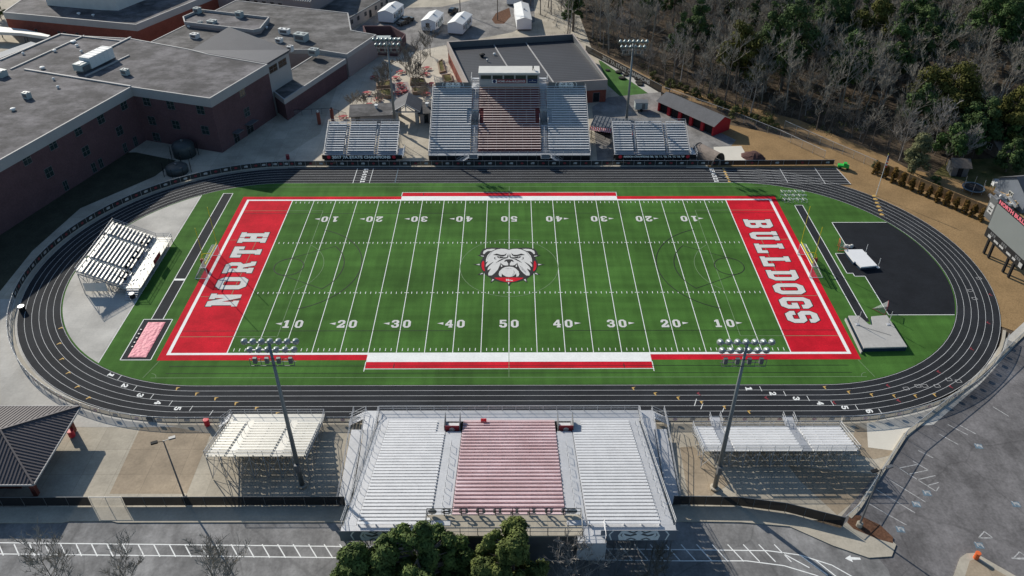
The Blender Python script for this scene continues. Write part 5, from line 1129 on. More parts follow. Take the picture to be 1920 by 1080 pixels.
# ================================================================== LIGHT POLES
def light_pole(label, x, y, H, facing, detail=True):
    t = thing('stadium_light', label, 'light pole', (x, y, 0), 'stadium floodlight poles')
    MB().tube((x, y, -.2), (x, y, H), .34, .17, 12).build('pole', 'pole', t, True)
    MB().lathe((x, y, 0), [(.65, -.2), (.65, .25), (.4, .3)], 12).build('base', 'concrete', t)
    for k, (dz, w_, n) in enumerate(((0, 6.0, 7), (-1.15, 5.2, 6))):
        a = MB(); a.bar((x-w_/2, y+facing*.2, H+dz), (x+w_/2, y+facing*.2, H+dz), .14, .14); a.bar((x, y, H+dz-.4), (x, y+facing*.2, H+dz), .12, .12); arm = a.build('crossarm', 'galv', t)
        for j in range(n):
            lx = x-w_/2+w_*j/(n-1); b = MB(); ax = Vector((0, facing*.78, -.62))
            b.lathe((lx, y+facing*.2, H+dz+(.15 if k == 0 else .05)), [(.12, -.35), (.20, -.2), (.33, 0), (.40, .2), (.42, .42)], 12, ax); lo_ = b.build('lamp', 'lamp', arm, True)
            b = MB(); c = Vector((lx, y+facing*.2, H+dz+(.15 if k == 0 else .05)))+ax.normalized()*.425; b.lathe(c, [(.38, 0), (.36, .01)], 12, ax); b.build('lens', 'lens', lo_)
    b = MB(); zc = H-2.4
    for dx in (-2.1, -.7, .7, 2.1): b.box(x+dx-.22, x+dx+.22, y-.2, y+.2, zc-.55, zc+.25)
    b.build('ballast_boxes', 'galv_dark', t)
    b = MB()
    for z in (zc-.7, zc+.35): b.bar((x-2.6, y-facing*.35, z), (x+2.6, y-facing*.35, z), .07, .07); b.bar((x-2.6, y+facing*.35, z), (x+2.6, y+facing*.35, z), .07, .07)
    for dx in (-2.6, -1.3, 0, 1.3, 2.6): b.bar((x+dx, y-facing*.35, zc-.7), (x+dx, y-facing*.35, zc+.35), .06, .06)
    b.build('service_rail', 'galv_dark', t)
    MB().box(x-.3, x+.3, y-facing*.3-.3, y-facing*.3+.3, 3.2, 4.6).build('control_box', 'galv_dark', t)
light_pole('tall floodlight pole at the near left, in front of white side bleachers', -27.84, -51.65, 25.1, 1)
light_pole('tall floodlight pole at the near right, beside long low bleachers', 27.68, -52.16, 25.3, 1)
light_pole('tall floodlight pole by the courtyard at the far left', -27.9, 58.6, 22.6, -1)
light_pole('tall floodlight pole by the red shed at the far right', 28.3, 57.0, 22.6, -1)
def lot_light(label, base, H, head):
    x, y = base; t = thing('street_light', label, 'street light', (x, y, 0), 'street lights by the road')
    MB().tube((x, y, 0), (x, y, H), .13, .08, 8).build('pole', 'galv_dark', t); MB().lathe((x, y, 0), [(.4, -.1), (.4, .7), (.3, .75)], 10).build('base', 'concrete', t)
    d = Vector((cos(head), sin(head)))
    for s_ in (-1, 1):
        b = MB(); b.bar((x, y, H-.1), (x+s_*d.x*.7, y+s_*d.y*.7, H+.05), .06, .06); b.obox((x+s_*d.x*1.05, y+s_*d.y*1.05), (d.x, d.y), .8, .42, H-.02, H+.2); b.build('lamp_head', 'black' if s_ < 0 else 'galv_dark', t)
lb_ = G(347, 936); lot_light('street light with two heads on the road fence left of the near stand', (lb_.x, lb_.y), 11.2, .4)
lot_light('street light with two heads on the mulched island at the parking lot', (44.9, -58.4), 10.9, .3)
# ================================================================== GOALS, MATS, SPORT GEAR
def goalpost(label, sx):
    t = thing('goalpost', label, 'goalpost', (sx*56.9, 0, 0), 'yellow football goalposts'); x = sx*54.95
    b = MB(); b.path([(sx*57.0, 0, 0), (sx*57.0, 0, 2.1), (sx*56.75, 0, 2.75), (sx*56.2, 0, 3.02), (x, 0, 3.05)], .085, 8); b.build('gooseneck', 'yellow', t)
    MB().lathe((sx*57.0, 0, 0), [(.28, 0), (.28, 1.8)], 12).build('pad', 'redbrown', t)
    MB().tube((x, -3.55, 3.05), (x, 3.55, 3.05), .085, None, 8).build('crossbar', 'yellow', t)
    for s_ in (-1, 1): MB().tube((x, s_*3.55, 3.05), (x, s_*3.55, 10.8), .055, None, 8).build('upright', 'yellow', t)
goalpost('yellow goalpost behind the NORTH end zone', -1); goalpost('yellow goalpost behind the BULLDOGS end zone', 1)
def soccer_goal(label, sx):
    x0 = sx*54.95; x1 = sx*57.4; t = thing('soccer_goal', label, 'soccer goal', (x0, 0, 0), 'white soccer goals')
    b = MB(); b.path([(x0, -3.75, .04), (x0, -3.75, 2.44), (x0, 3.75, 2.44), (x0, 3.75, .04)], .06, 8)
    for s_ in (-1, 1): b.path([(x0, s_*3.75, .05), (x1, s_*3.75, .05), (sx*56.0, s_*3.75, 2.44), (x0, s_*3.75, 2.44)], .045, 6)
    b.tube((x1, -3.75, .05), (x1, 3.75, .05), .045, None, 6); b.tube((sx*56.0, -3.75, 2.44), (sx*56.0, 3.75, 2.44), .04, None, 6); b.build('frame', 'white', t)
    b = MB(); b.face([(x1, -3.7, .07), (x1, 3.7, .07), (sx*56.0, 3.7, 2.42), (sx*56.0, -3.7, 2.42)]); b.face([(x0, -3.7, 2.41), (x0, 3.7, 2.41), (sx*56.0, 3.7, 2.41), (sx*56.0, -3.7, 2.41)])
    for s_ in (-1, 1): b.face([(x0, s_*3.72, .07), (x1, s_*3.72, .07), (sx*56.0, s_*3.72, 2.42), (x0, s_*3.72, 2.42)])
    b.build('net', 'net', t)
soccer_goal('white soccer goal under the left yellow goalpost', -1); soccer_goal('white soccer goal under the right yellow goalpost', 1)
# small lacrosse goals
def lax(label, p, ang, frame):
    x, y = G2(*p); c, s_ = cos(ang), sin(ang); t = thing('lacrosse_goal', label, 'lacrosse goal', (x, y, 0)); P = lambda a, b, z: (x+a*c-b*s_, y+a*s_+b*c, z)
    b = MB(); b.path([P(0, -.92, .02), P(0, -.92, 1.83), P(0, .92, 1.83), P(0, .92, .02), P(2.1, 0, .02), P(0, -.92, .02)], .05, 6); b.build('frame', frame, t)
    b = MB(); b.face([P(0, -.92, 1.83), P(0, .92, 1.83), P(2.1, 0, .04)]); b.face([P(0, -.92, .04), P(0, -.92, 1.83), P(2.1, 0, .04)]); b.face([P(0, .92, .04), P(0, .92, 1.83), P(2.1, 0, .04)]); b.build('net', 'net', t)
lax('orange framed lacrosse goal above the high jump mat', (1571, 466), -.3, 'orange'); lax('dark framed lacrosse goal at the lower corner of the black apron', (1660, 585), 2.7, 'redbrown')
b = MB(); x, y = G2(1590, 462); b.sheet([(x-.9, y-.5), (x+.6, y-.7), (x+.9, y+.3), (x-.5, y+.8)], .06)
for q in range(6): b.lathe((x-.7+.28*q, y-.3+.12*(q % 3), 0), [(.30, .02), (.26, .3+.1*(q % 2)), (.05, .5)], 7)
tag(b.build('tarp_heap', 'cream'), 'crumpled cream tarp heap beside the orange lacrosse goal', 'tarp')
def pole_vault():
    t = thing('pole_vault_mat', 'large grey pole vault mat at the end of the right runway', 'vault mat', (61, -20, 0))
    out = [(57.7, -16.0), (59.6, -16.0), (60.4, -18.4), (61.0, -18.5), (61.6, -16.2), (64.3, -15.8), (64.4, -24.2), (57.4, -24.4)]
    MB().prism(out, .04, .62).build('base', 'matblue', t)
    MB().prism([(57.75, -16.0), (59.55, -16.0), (60.38, -18.4), (61.02, -18.5), (61.58, -16.2), (64.35, -15.85), (64.5, -24.1), (57.45, -24.35)], .62, .86).build('top_cover', 'matgrey', t)
    MB().prism([(57.2, -16.2), (57.38, -16.2), (57.05, -24.9), (56.87, -24.9)], .05, .5).build('side_flap', 'matgrey', t)
    for x in (58.4, 63.6):
        b = MB(); b.tube((x, -18.4, 0), (x, -18.4, 3.6), .05); b.tube((x, -18.4, 2.6), (x+.4 if x > 60 else x-.4, -17.2, .1), .03); b.box(x-.3, x+.3, -18.7, -18.1, .86, .95); b.build('standard', 'alu', t)
    b = MB(); b.tube((58.4, -18.7, .92), (63.0, -21.3, .92), .025); b.build('crossbar', 'galv_dark', t)
pole_vault()
def high_jump():
    t = thing('high_jump_mat', 'pale grey high jump mat on the black apron', 'jump mat', (66, 1, 0)); c = [(63.9, 4.3), (67.3, 4.4), (68.2, -1.0), (65.0, -1.5), (64.6, .2), (64.3, .3)]
    MB().prism(offset(c, -.08), .03, .55).build('base', 'matblue', t); MB().prism(c, .55, .82).build('top_cover', 'portable', t)
    for x, y in ((68.0, 4.2), (68.7, -.5)):
        b = MB(); b.tube((x, y, .03), (x, y, 2.1), .035); b.lathe((x, y, .03), [(.35, 0), (.3, .06)], 8); b.build('standard', 'white', t)
high_jump()
b = MB(); n1, n2 = 18, 40; rng = random.Random(3)
for i in range(n1+1):
    for j in range(n2+1):
        u, v = i/n1, j/n2; b.v.append((-61.4+2.95*u+.05*v, -25.45+9.0*v, .07+.10*rng.random()*(0 if i in (0, n1) or j in (0, n2) else 1)))
for i in range(n1):
    for j in range(n2): k = i*(n2+1)+j; b.f.append((k, k+1, k+n2+2, k+n2+1)); b.mi.append(0)
o = b.build('pit_cover', 'pink', None, True); tag(o, 'pink tarpaulin covering the long jump sand pit', 'pit cover')
b = MB()
for q in range(5): b.lathe((-61.75+.05*q, -18.6-q*1.1, .03), [(.18, 0), (.15, .22)], 8)
tag(b.build('sandbags', 'galv_dark'), 'row of small grey weights along the left edge of the pink pit cover', 'weights')
# hurdles stacked in rows
h0 = thing('hurdle', 'white topped track hurdle in the rows by the upper right corner of the field', 'hurdle', (0, 0, 0), 'hurdles parked beside the right runway')
MB().box(-.6, .6, -.03, .03, .86, 1.0).build('top_board', 'white', h0)
b = MB()
for s_ in (-1, 1): b.path([(s_*.5, 0, .95), (s_*.5, 0, .05), (s_*.5, .75, .05)], .035, 5)
b.build('frame', 'alu', h0)
k = 0
for r_ in range(3):
    for c_ in range(9):
        px = 1464+c_*5.1+r_*2.2; py = 364+r_*7.5; x, y = G2(px, py); a = -.9+.25*((c_*7+r_*3) % 5-2)
        if k == 0: h0.location = (x, y, .02); h0.rotation_euler = (0, 0, a); h0.scale = (.75, .75, .8)
        else: dup(h0, (x, y, .02), a, scale=(.75, .75, .8))
        k += 1
# music stands on the band bleachers
ms = thing('music_stand', 'black music stand on the front deck of the band bleachers', 'music stand', (0, 0, 0), 'music stands on the band bleachers')
b = MB()
for a in (0, 2.1, 4.2): b.tube((0, 0, .3), (.35*cos(a), .35*sin(a), .02), .03)
b.tube((0, 0, .2), (0, 0, 1.05), .03); b.build('tripod', 'black', ms)
b = MB(); b.face([(-.3, -.1, 1.0), (.3, -.1, 1.0), (.3, .12, 1.35), (-.3, .12, 1.35)]); b.box(-.3, .3, -.16, -.1, .98, 1.02); b.build('desk', 'black', ms)
rng = random.Random(5)
for k in range(18):
    y = -7.2+14.2*(k//2)/8.5+rng.uniform(-.3, .3); x = -68.3-.9*(k % 2)+rng.uniform(-.2, .2); z = 1.28 if k % 2 == 0 else 1.55
    if k == 0: ms.location = (x, y, z)
    else: dup(ms, (x, y, z), rng.uniform(1, 2.2))
# ================================================================== SCOREBOARD, FLAG
sb = thing('scoreboard', 'large grey screened scoreboard on dark posts beyond the right curve', 'scoreboard', (90.8, .2, 0))
A = Vector((90.3, 5.2)); B = Vector((91.25, -5.0)); u = (B-A).normalized(); n = Vector((u.y, -u.x)); Ls = (B-A).length
if n.x > 0: n = -n
def sp(a, d, z): p = A+u*a+n*d; return (p.x, p.y, z)
def slab(mb, a0, a1, z0, z1, d0, d1): mb.prism([sp(a0, d0, 0)[:2], sp(a1, d0, 0)[:2], sp(a1, d1, 0)[:2], sp(a0, d1, 0)[:2]], z0, z1)
S0, S1 = -.4, Ls+.9
for a in (1.0, 2.5, 7.2, 8.9): b = MB(); slab(b, a-.2, a+.2, 0, 4.0, -.48, -.1); b.build('post', 'black', sb)
b = MB(); slab(b, S0, S1, 3.2, 5.0, -.5, .0); lp = b.build('score_panel', 'black', sb)
b = MB(); slab(b, S0, S1, 5.0, 10.3, -.5, -.02); b.build('cabinet', 'black', sb)
b = MB(); slab(b, S0+.15, S1-.15, 5.12, 10.2, -.02, .03); b.build('screen', 'screenface', sb)
b = MB(); slab(b, S0, S1, 10.3, 11.2, -.3, -.1); tp = b.build('top_sign', 'black', sb)
b = MB(); p = sp((S0+S1)/2, -.06, 10.75); put_text(b, 'NORTH BULLDOGS', p, (u.x, u.y, 0), (0, 0, 1), (S1-S0)*.94, .78, .05); b.build('sign_lettering', 'pinkred', tp)
b = MB()
for a, w_, z, h_ in ((.6, .9, 3.6, .55), (2.5, 1.3, 3.7, .4), (4.2, 1.2, 3.7, .4), (6.4, 1.3, 3.7, .4), (8.2, .9, 3.7, .4), (10.2, .9, 3.4, .9)): b = MB(); slab(b, a, a+w_, z, z+h_, 0, .04); b.build('team_label', 'wornwhite', lp)
b = MB()
for a in (1.0, 4.5, 8.7): 
    for q in range(3): b = MB(); slab(b, a+q*.55, a+q*.55+.4, 4.3, 4.85, 0, .03); b.build('digit_window', 'galv_dark', lp)
for a0, a1 in ((-2.9, S0-.3), (S1+.2, S1+2.6)):
    b = MB(); slab(b, a0, a1, 6.0, 10.3, -.55, -.35); w_ = b.build('side_panel', 'galv_dark', sb)
    b = MB(); c = (a0+a1)/2; slab(b, c-.75, c+.75, 7.2, 9.2, -.35, -.31); wo = b.build('panel_emblem', 'wornwhite', w_)
    b = MB(); slab(b, c-.5, c+.5, 8.3, 8.5, -.31, -.29); slab(b, c-.35, c+.35, 7.55, 7.8, -.31, -.29); b.build('emblem_detail', 'black', wo)
fp = thing('flagpole', 'white flagpole with a limp flag on the bank by the right curve', 'flagpole', (78.2, 26.4, 0))
MB().tube((78.2, 26.4, 0), (78.2, 26.4, 9.6), .07, .045, 8).build('pole', 'white', fp); MB().lathe((78.2, 26.4, 9.6), [(.02, 0), (.1, .1), (.02, .2)], 8).build('finial', 'yellow', fp)
b = MB()
for k in range(7):
    b.cur = k % 2; z1 = 9.3-k*.36; b.face([(78.24, 26.4, z1), (78.5+.04*(k % 2), 26.2-.02*k, z1-.08), (78.55, 26.22, z1-.46), (78.24, 26.4, z1-.36)])
b.cur = 2; b.face([(78.22, 26.37, 9.32), (78.4, 26.22, 9.26), (78.42, 26.2, 8.4), (78.22, 26.37, 8.5)])
b.build('flag', ['red', 'cream', 'navy'], fp)
# ================================================================== SMALL THINGS
def drum(label, p, m_, r=.32, h=.95, z=0, cat='trash can'):
    x, y = G2(p[0], p[1], z); t = thing('trash_can', label, cat, (x, y, z)); MB().lathe((x, y, z), [(r*.9, 0), (r, .1), (r, h)], 14).build('barrel', m_, t, False); 
    b = MB(); b.lathe((x, y, z+h), [(r*1.06, 0), (r*1.06, .06), (r*.72, .07)], 14); b.build('rim', 'galv' if m_ == 'black' else m_, t)
    return t
drum('black drum standing on the outer lane of the left curve', (43, 583), 'black', .5, 1.0)
drum('black drum at the foot of the band bleachers stair', (250, 560), 'black', .45, 1.1)
drum('red trash can beside the stair of the white side bleachers', (389, 797), 'red', .4, 1.1)
drum('red trash can under the edge of the pavilion roof', (136, 818), 'red', .45, 1.1)
drum('small red bin on the shaded pavement by the far left fence', (540, 298), 'redbrown', .4, 1.0)
drum('orange and white traffic barrel on the corner of the kerb island', (1829, 1047), 'orange', .32, 1.05, cat='barrel')
b = MB(); x, y = G2(1829, 1047)
for z in (.35, .68): b.lathe((x, y, z), [(.335, 0), (.335, .13)], 14)
tag(b.build('barrel_stripes', 'white'), 'white reflective stripes on the orange traffic barrel', 'stripes') if False else None
def bag(label, p):
    x, y = G2(*p); b = MB(); b.lathe((x, y, 0), [(.25, 0), (.36, .2), (.32, .45), (.1, .7), (.06, .8)], 9); tag(b.build('trash_bag', 'black', None, True), label, 'trash bag')
bag('black rubbish bag by the near fence, the left one', (279, 786)); bag('black rubbish bag by the near fence, the right one', (286, 787))
# red seat on the near stand
ch = thing('stadium_chair', 'bright red folded chair on the front row of the near grandstand', 'chair', (*G2(907, 789, 2.2), 1.7)); x, y = ch.location.x, ch.location.y
MB().box(x-.4, x+.4, y-.35, y+.35, 2.1, 2.25).build('seat', 'red', ch); MB().box(x-.4, x+.4, y-.42, y-.3, 2.2, 3.0).build('backrest', 'red', ch)
b = MB()
for a in (-.35, .35):
    for c in (-.3, .3): b.tube((x+a, y+c, 1.65), (x+a, y+c, 2.1), .03)
b.build('legs', 'galv', ch)
# tyres on the turf
ty = thing('tyre', 'large black tractor tyre lying on the exercise turf by the lettered fence', 'tyre', (0, 0, 0), 'tyres on the exercise turf')
b = MB(); b.lathe((0, 0, 0), [(.55, .0), (.9, .05), (1.0, .2), (.95, .42), (.6, .45), (.5, .4)], 16); b.build('tread', 'tyre', ty); b = MB(); b.lathe((0, 0, .455), [(.48, 0), (.46, .004)], 12); b.build('hub_hole', 'shade_lawn', ty)
for k, (px, py, s_) in enumerate(((1160, 136, 1), (1173, 141, .8), (1166, 147, 1), (1194, 148, .8), (1198, 155, 1.05), (1200, 159, .9), (1139, 132, .7))):
    x, y = G2(px, py)
    if k == 0: ty.location = (x, y, -.08)
    else: dup(ty, (x, y, -.08), k, scale=(s_, s_, s_))
# trailer by the shelter
tr = thing('utility_trailer', 'small grey utility trailer parked in front of the red shed', 'trailer', (*G2(1201, 206), 0)); x, y = tr.location.x, tr.location.y
MB().box(x-1.6, x+1.6, y-1.1, y+1.1, .55, 2.3).build('body', 'hvac', tr); MB().box(x+.1, x+.9, y-1.13, y-1.105, .7, 2.1).build('door', 'galv_dark', tr); MB().box(x-1.65, x+1.65, y-1.15, y+1.15, 2.3, 2.38).build('roof', 'galv_dark', tr)
for s_ in (-1, 1): MB().lathe((x, y+s_*1.12, .4), [(.38, 0), (.38, .18*s_)], 12, (0, 1, 0)).build('wheel', 'tyre', tr)
MB().bar((x-1.6, y, .6), (x-3.0, y, .5), .1, .1).build('drawbar', 'galv_dark', tr)
# green cart, culvert, dirt pile
gc = thing('green_cart', 'bright green utility cart at the end of the banner fence', 'cart', (*G2(1580, 316), 0)); x, y = gc.location.x, gc.location.y
MB().obox((x, y), (.95, -.3), 2.4, 1.1, .45, .95).build('body', 'green', gc); MB().obox((x+.3, y-.1), (.95, -.3), .7, .9, .95, 1.5).build('seat', 'green', gc)
for a, c in ((-.8, -.5), (.8, -.7), (-.6, .7), (1.0, .4)): MB().lathe((x+a, y+c, .3), [(.3, -.1), (.3, .1)], 10, (.3, .95, 0)).build('wheel', 'tyre', gc)
cu_ = MB(); p0, p1 = Vector(G(1308, 280, 1.0)), Vector(G(1348, 300, 1.0)); d = (p1-p0).normalized(); e = Vector((-d.y, d.x, 0))
for k in range(12):
    a, c = pi*k/12, pi*(k+1)/12; q = lambda t_, p: p+e*(1.9*cos(t_))+Vector((0, 0, -1.0+2.6*sin(t_)))
    cu_.face([q(a, p0), q(c, p0), q(c, p1), q(a, p1)])
it = thing('entry_tunnel', 'rusty brown half round entry tunnel beside the right far bleachers', 'tunnel', (p0.x, p0.y, 0)); cu_.build('shell', 'culvert', it)
b = MB()
for p in (p0, p1): b.path([tuple(p+e*(1.95*cos(pi*k/12))+Vector((0, 0, -1.0+2.65*sin(pi*k/12)))) for k in range(13)], .09, 6)
b.build('rim', 'bark', it)
def heap(label, p, R, h, m_, seed, name='dirt_heap', cat='heap', sx=1.0):
    x, y = G2(*p); rg = random.Random(seed); b = MB(); n = 18
    prof = [(1, 0), (.82, .35), (.55, .75), (.25, .95)]
    rings = [[(x+R*sx*r_*cos(2*pi*k/n)*(1+rg.uniform(-.15, .15)), y+R*r_*sin(2*pi*k/n)*(1+rg.uniform(-.15, .15)), h*z+rg.uniform(-.06, .06)-.08) for k in range(n)] for r_, z in prof]
    for r0, r1 in zip(rings, rings[1:]):
        for k in range(n): b.face([r0[k], r0[(k+1) % n], r1[(k+1) % n], r1[k]])
    b.face(rings[-1]); tag(b.build(name, m_), label, cat)
heap('dark red brown mulch heap on the bank behind the fence', (1411, 293), 2.4, 1.1, 'dirtpile', 1, sx=1.2)
# trampoline, play set, lumber
tp_ = thing('trampoline', 'round blue rimmed trampoline in the back garden', 'trampoline', (*G2(1823, 358), 0)); x, y = tp_.location.x, tp_.location.y
MB().lathe((x, y, .85), [(1.95, 0), (1.95, .02)], 28).build('mat', 'black', tp_)
b = MB(); n = 28
for k in range(n): b.tube((x+2.15*cos(2*pi*k/n), y+2.15*sin(2*pi*k/n), .88), (x+2.15*cos(2*pi*(k+1)/n), y+2.15*sin(2*pi*(k+1)/n), .88), .14, None, 5, 0, False)
b.build('rim_pad', 'bluepaint', tp_)
for k in range(6): a = 2*pi*k/6; MB().tube((x+2.1*cos(a), y+2.1*sin(a), 0), (x+2.1*cos(a), y+2.1*sin(a), 2.6), .04).build('pole', 'galv', tp_)
ps = thing('play_set', 'small white and red garden play set near the trampoline', 'play set', (*G2(1866, 352), 0)); x, y = ps.location.x, ps.location.y
MB().box(x-.9, x, y-.5, y+.5, .6, 1.4).build('tower', 'hvac_white', ps); b = MB(); b.face([(x, y-.3, 1.2), (x, y+.3, 1.2), (x+1.6, y+.2, .1), (x+1.6, y-.4, .1)]); b.box(x+.8, x+1.8, y+.5, y+1.0, 0, .5); b.build('slide', 'red', ps)
b = MB()
for c in (-.45, .45): b.tube((x-.85, y+c, 0), (x-.85, y+c, 1.9), .05); b.tube((x-.05, y+c, 0), (x-.05, y+c, 1.9), .05)
b.face([(x-1, y-.6, 1.8), (x+.1, y-.6, 1.8), (x+.1, y, 2.2), (x-1, y, 2.2)]); b.build('canopy', 'galv', ps)
rng = random.Random(9)
for k, (px, py, lab, m_) in enumerate(((1893, 372, 'jumble of pale lumber nearest the house wall', 'lumber'), (1908, 385, 'large jumble of broken boards behind the scoreboard', 'lumber'), (1880, 384, 'grey scrap heap behind the scoreboard', 'galv'))):
    x, y = G2(px, py); b = MB()
    for q in range(26):
        a = rng.uniform(0, pi); c = (x+rng.uniform(-2.2, 2.2), y+rng.uniform(-1.8, 1.8)); z = rng.uniform(.05, 1.5); l = rng.uniform(1, 3.2)
        b.bar((c[0]-cos(a)*l/2, c[1]-sin(a)*l/2, z), (c[0]+cos(a)*l/2, c[1]+sin(a)*l/2, z+rng.uniform(-.5, .8)), .25 if m_ == 'lumber' else .5, .12)
    tag(b.build('lumber_pile', m_), lab, 'lumber pile')
# ================================================================== ROOFTOP UNITS
def hvac(label, px, py, z, w_, d_, h_, m_='hvac', fan=True):
    p = G(px, py, z); t = thing('rooftop_unit', label, 'rooftop unit', (p.x, p.y, z)); x, y = p.x, p.y
    b = MB(); c = (x, y); u = (.93, -.36) if px < 345 else (.94, -.33)
    b.obox(c, u, w_, d_, z+.12, z+h_); b.obox(c, u, w_*1.06, d_*1.06, z+h_, z+h_+.07); b.obox(c, u, w_*.95, d_*.95, z-.2, z+.12); b.build('cabinet', m_, t)
    f = MB()
    if fan:
        for k in (-.25, .25): f.lathe((x+u[0]*w_*k, y+u[1]*w_*k, z+h_+.07), [(min(w_, d_)*.22, 0), (min(w_, d_)*.22, .12), (.05, .13)], 10)
    f.obox((x+u[1]*d_*.5, y-u[0]*d_*.5), u, w_*.7, .06, z+h_*.3, z+h_*.8); f.build('grille', 'galv_dark', t)
def vent(label, px, py, z, r=.5, m_='hvac_white', h=.7):
    p = G(px, py, z); b = MB(); b.lathe((p.x, p.y, z-.15), [(r*.55, 0), (r*.55, h*.6), (r, h*.65), (r*.85, h*.95), (r*.3, h*1.1)], 10); tag(b.build('roof_vent', m_), label, 'roof vent')
z = HS-.1
p = G(186, 119, z); t = thing('air_handler', 'long white air handling unit on the big school roof', 'air handler', (p.x, p.y, z)); d = Vector((G(207, 103, z)-G(168, 122, z)).xy).normalized()
b = MB(); b.obox((p.x, p.y), tuple(d), 8.0, 3.0, z+.3, z+2.9)
for k in range(6): b.obox((p.x+d.x*(-3.5+k*1.4), p.y+d.y*(-3.5+k*1.4)), tuple(d), .08, 3.08, z+.3, z+2.96)
b.build('casing', 'hvac_white', t); c = Vector((p.x, p.y))-d*5.4; b = MB(); b.obox(tuple(c), tuple(d), 2.7, 2.6, z+.5, z+2.1); b.build('condenser', 'hvac', t)
b = MB(); b.obox((p.x-d.x*1, p.y-d.y*1), tuple(d), 11, 2.2, z-.1, z+.3); b.build('frame', 'galv_dark', t); b = MB(); b.obox((c.x+.2, c.y-.1), tuple(d), 2.0, 2.7, z+.5, z+1.6); b.build('coil_guard', 'galv_dark', t)
b = MB()
for k in (-.6, .6): b.lathe((c.x+d.x*k, c.y+d.y*k, z+2.1), [(.5, 0), (.5, .12), (.1, .13)], 12)
b.build('fan', 'galv', t)
vs_ = [(138, 80, .8, 'wide white domed vent on the upper left school roof'), (103, 97, .5, 'white vent by the first roof seam'), (44, 102, .4, 'small vent on the far left strip of roof'), (153, 98, .4, 'small vent beside the pipe group left of the air handler'), (80, 129, .65, 'white domed vent above the long roof seam'), (101, 150, .35, 'small round vent just below the long roof seam'), (109, 165, .4, 'small square vent in the middle of the wing roof'), (25, 207, .6, 'white capped vent near the left picture edge'), (145, 87, .5, 'grey pipe group below the wide domed vent'), (148, 27, .6, 'capped vent at the foot of the white hall'), (175, 30, .5, 'dark vent right of the white hall corner')]
for px, py, r, lab in vs_: vent(lab, px, py, z if py > 40 else 7.1, r)
hvac('double grey rooftop unit on the wing roof near the left edge', 52, 184, z, 1.5, 1.2, 1.3); hvac('pale box at the left edge of the school roof', 4, 143, z, 2.0, 2.0, 1.4, 'hvac')
hvac('twin grey roof fan unit between air handler and roof corner', 236, 140, z, 1.7, 1.2, 1.3)
bzt = bz-.1
for px, py, w_, d_, h_, lab, m_, zz in ((371, 24, 1.9, 1.7, 1.5, 'grey rounded roof unit at the upper corner of the penthouse roof', 'hvac', 0), (450, 32, 1.9, 1.7, 1.6, 'grey roof unit at the right of the penthouse roof', 'hvac', 0), (399, 49, 2.3, 2.0, 1.7, 'green grey roof unit below the penthouse parapet', 'hvac', 0), (377, 49, 1.2, 1.0, 1.4, 'narrow grey roof unit below the penthouse parapet', 'hvac', 0), (366, 71, 2.2, 1.7, 1.2, 'pale roof unit left of the sloping roof', 'hvac_white', 0), (566, 76, 3.6, 2.4, 2.0, 'largest grey green roof unit on the back wing', 'hvac', 0), (534, 63, 3.2, 1.4, 1.4, 'long white roof unit on the back wing', 'hvac_white', 0), (524, 79, 1.8, 1.4, 1.1, 'white roof unit by the peak of the sloping roof', 'hvac_white', 0), (545, 95, 1.4, 1.4, 1.3, 'pale roof unit at the right eave of the sloping roof', 'hvac_white', 0), (589, 102, 2.4, 2.0, 1.5, 'grey roof unit above the canopy wing', 'hvac', 0)):
    hvac(lab, px, py, bzt+(1.0 if py < 40 else 0), w_, d_, h_, m_)
vent('white conical vent on the back wing roof', 500, 53, bzt, .5); vent('low white roof hatch beside the narrow unit', 355, 51, bzt, .6); vent('thin pipe vent beside the penthouse corner', 481, 41, bzt, .5)
vent('curved black roof exhaust on the field house roof', 904, 106, fz-1.4, .9, 'black', 1.0); vent('white vent on the field house roof', 927, 103, fz-1.4, .45); vent('small grey pipe on the field house roof', 914, 115, fz-1.2, .3, 'galv', .8)
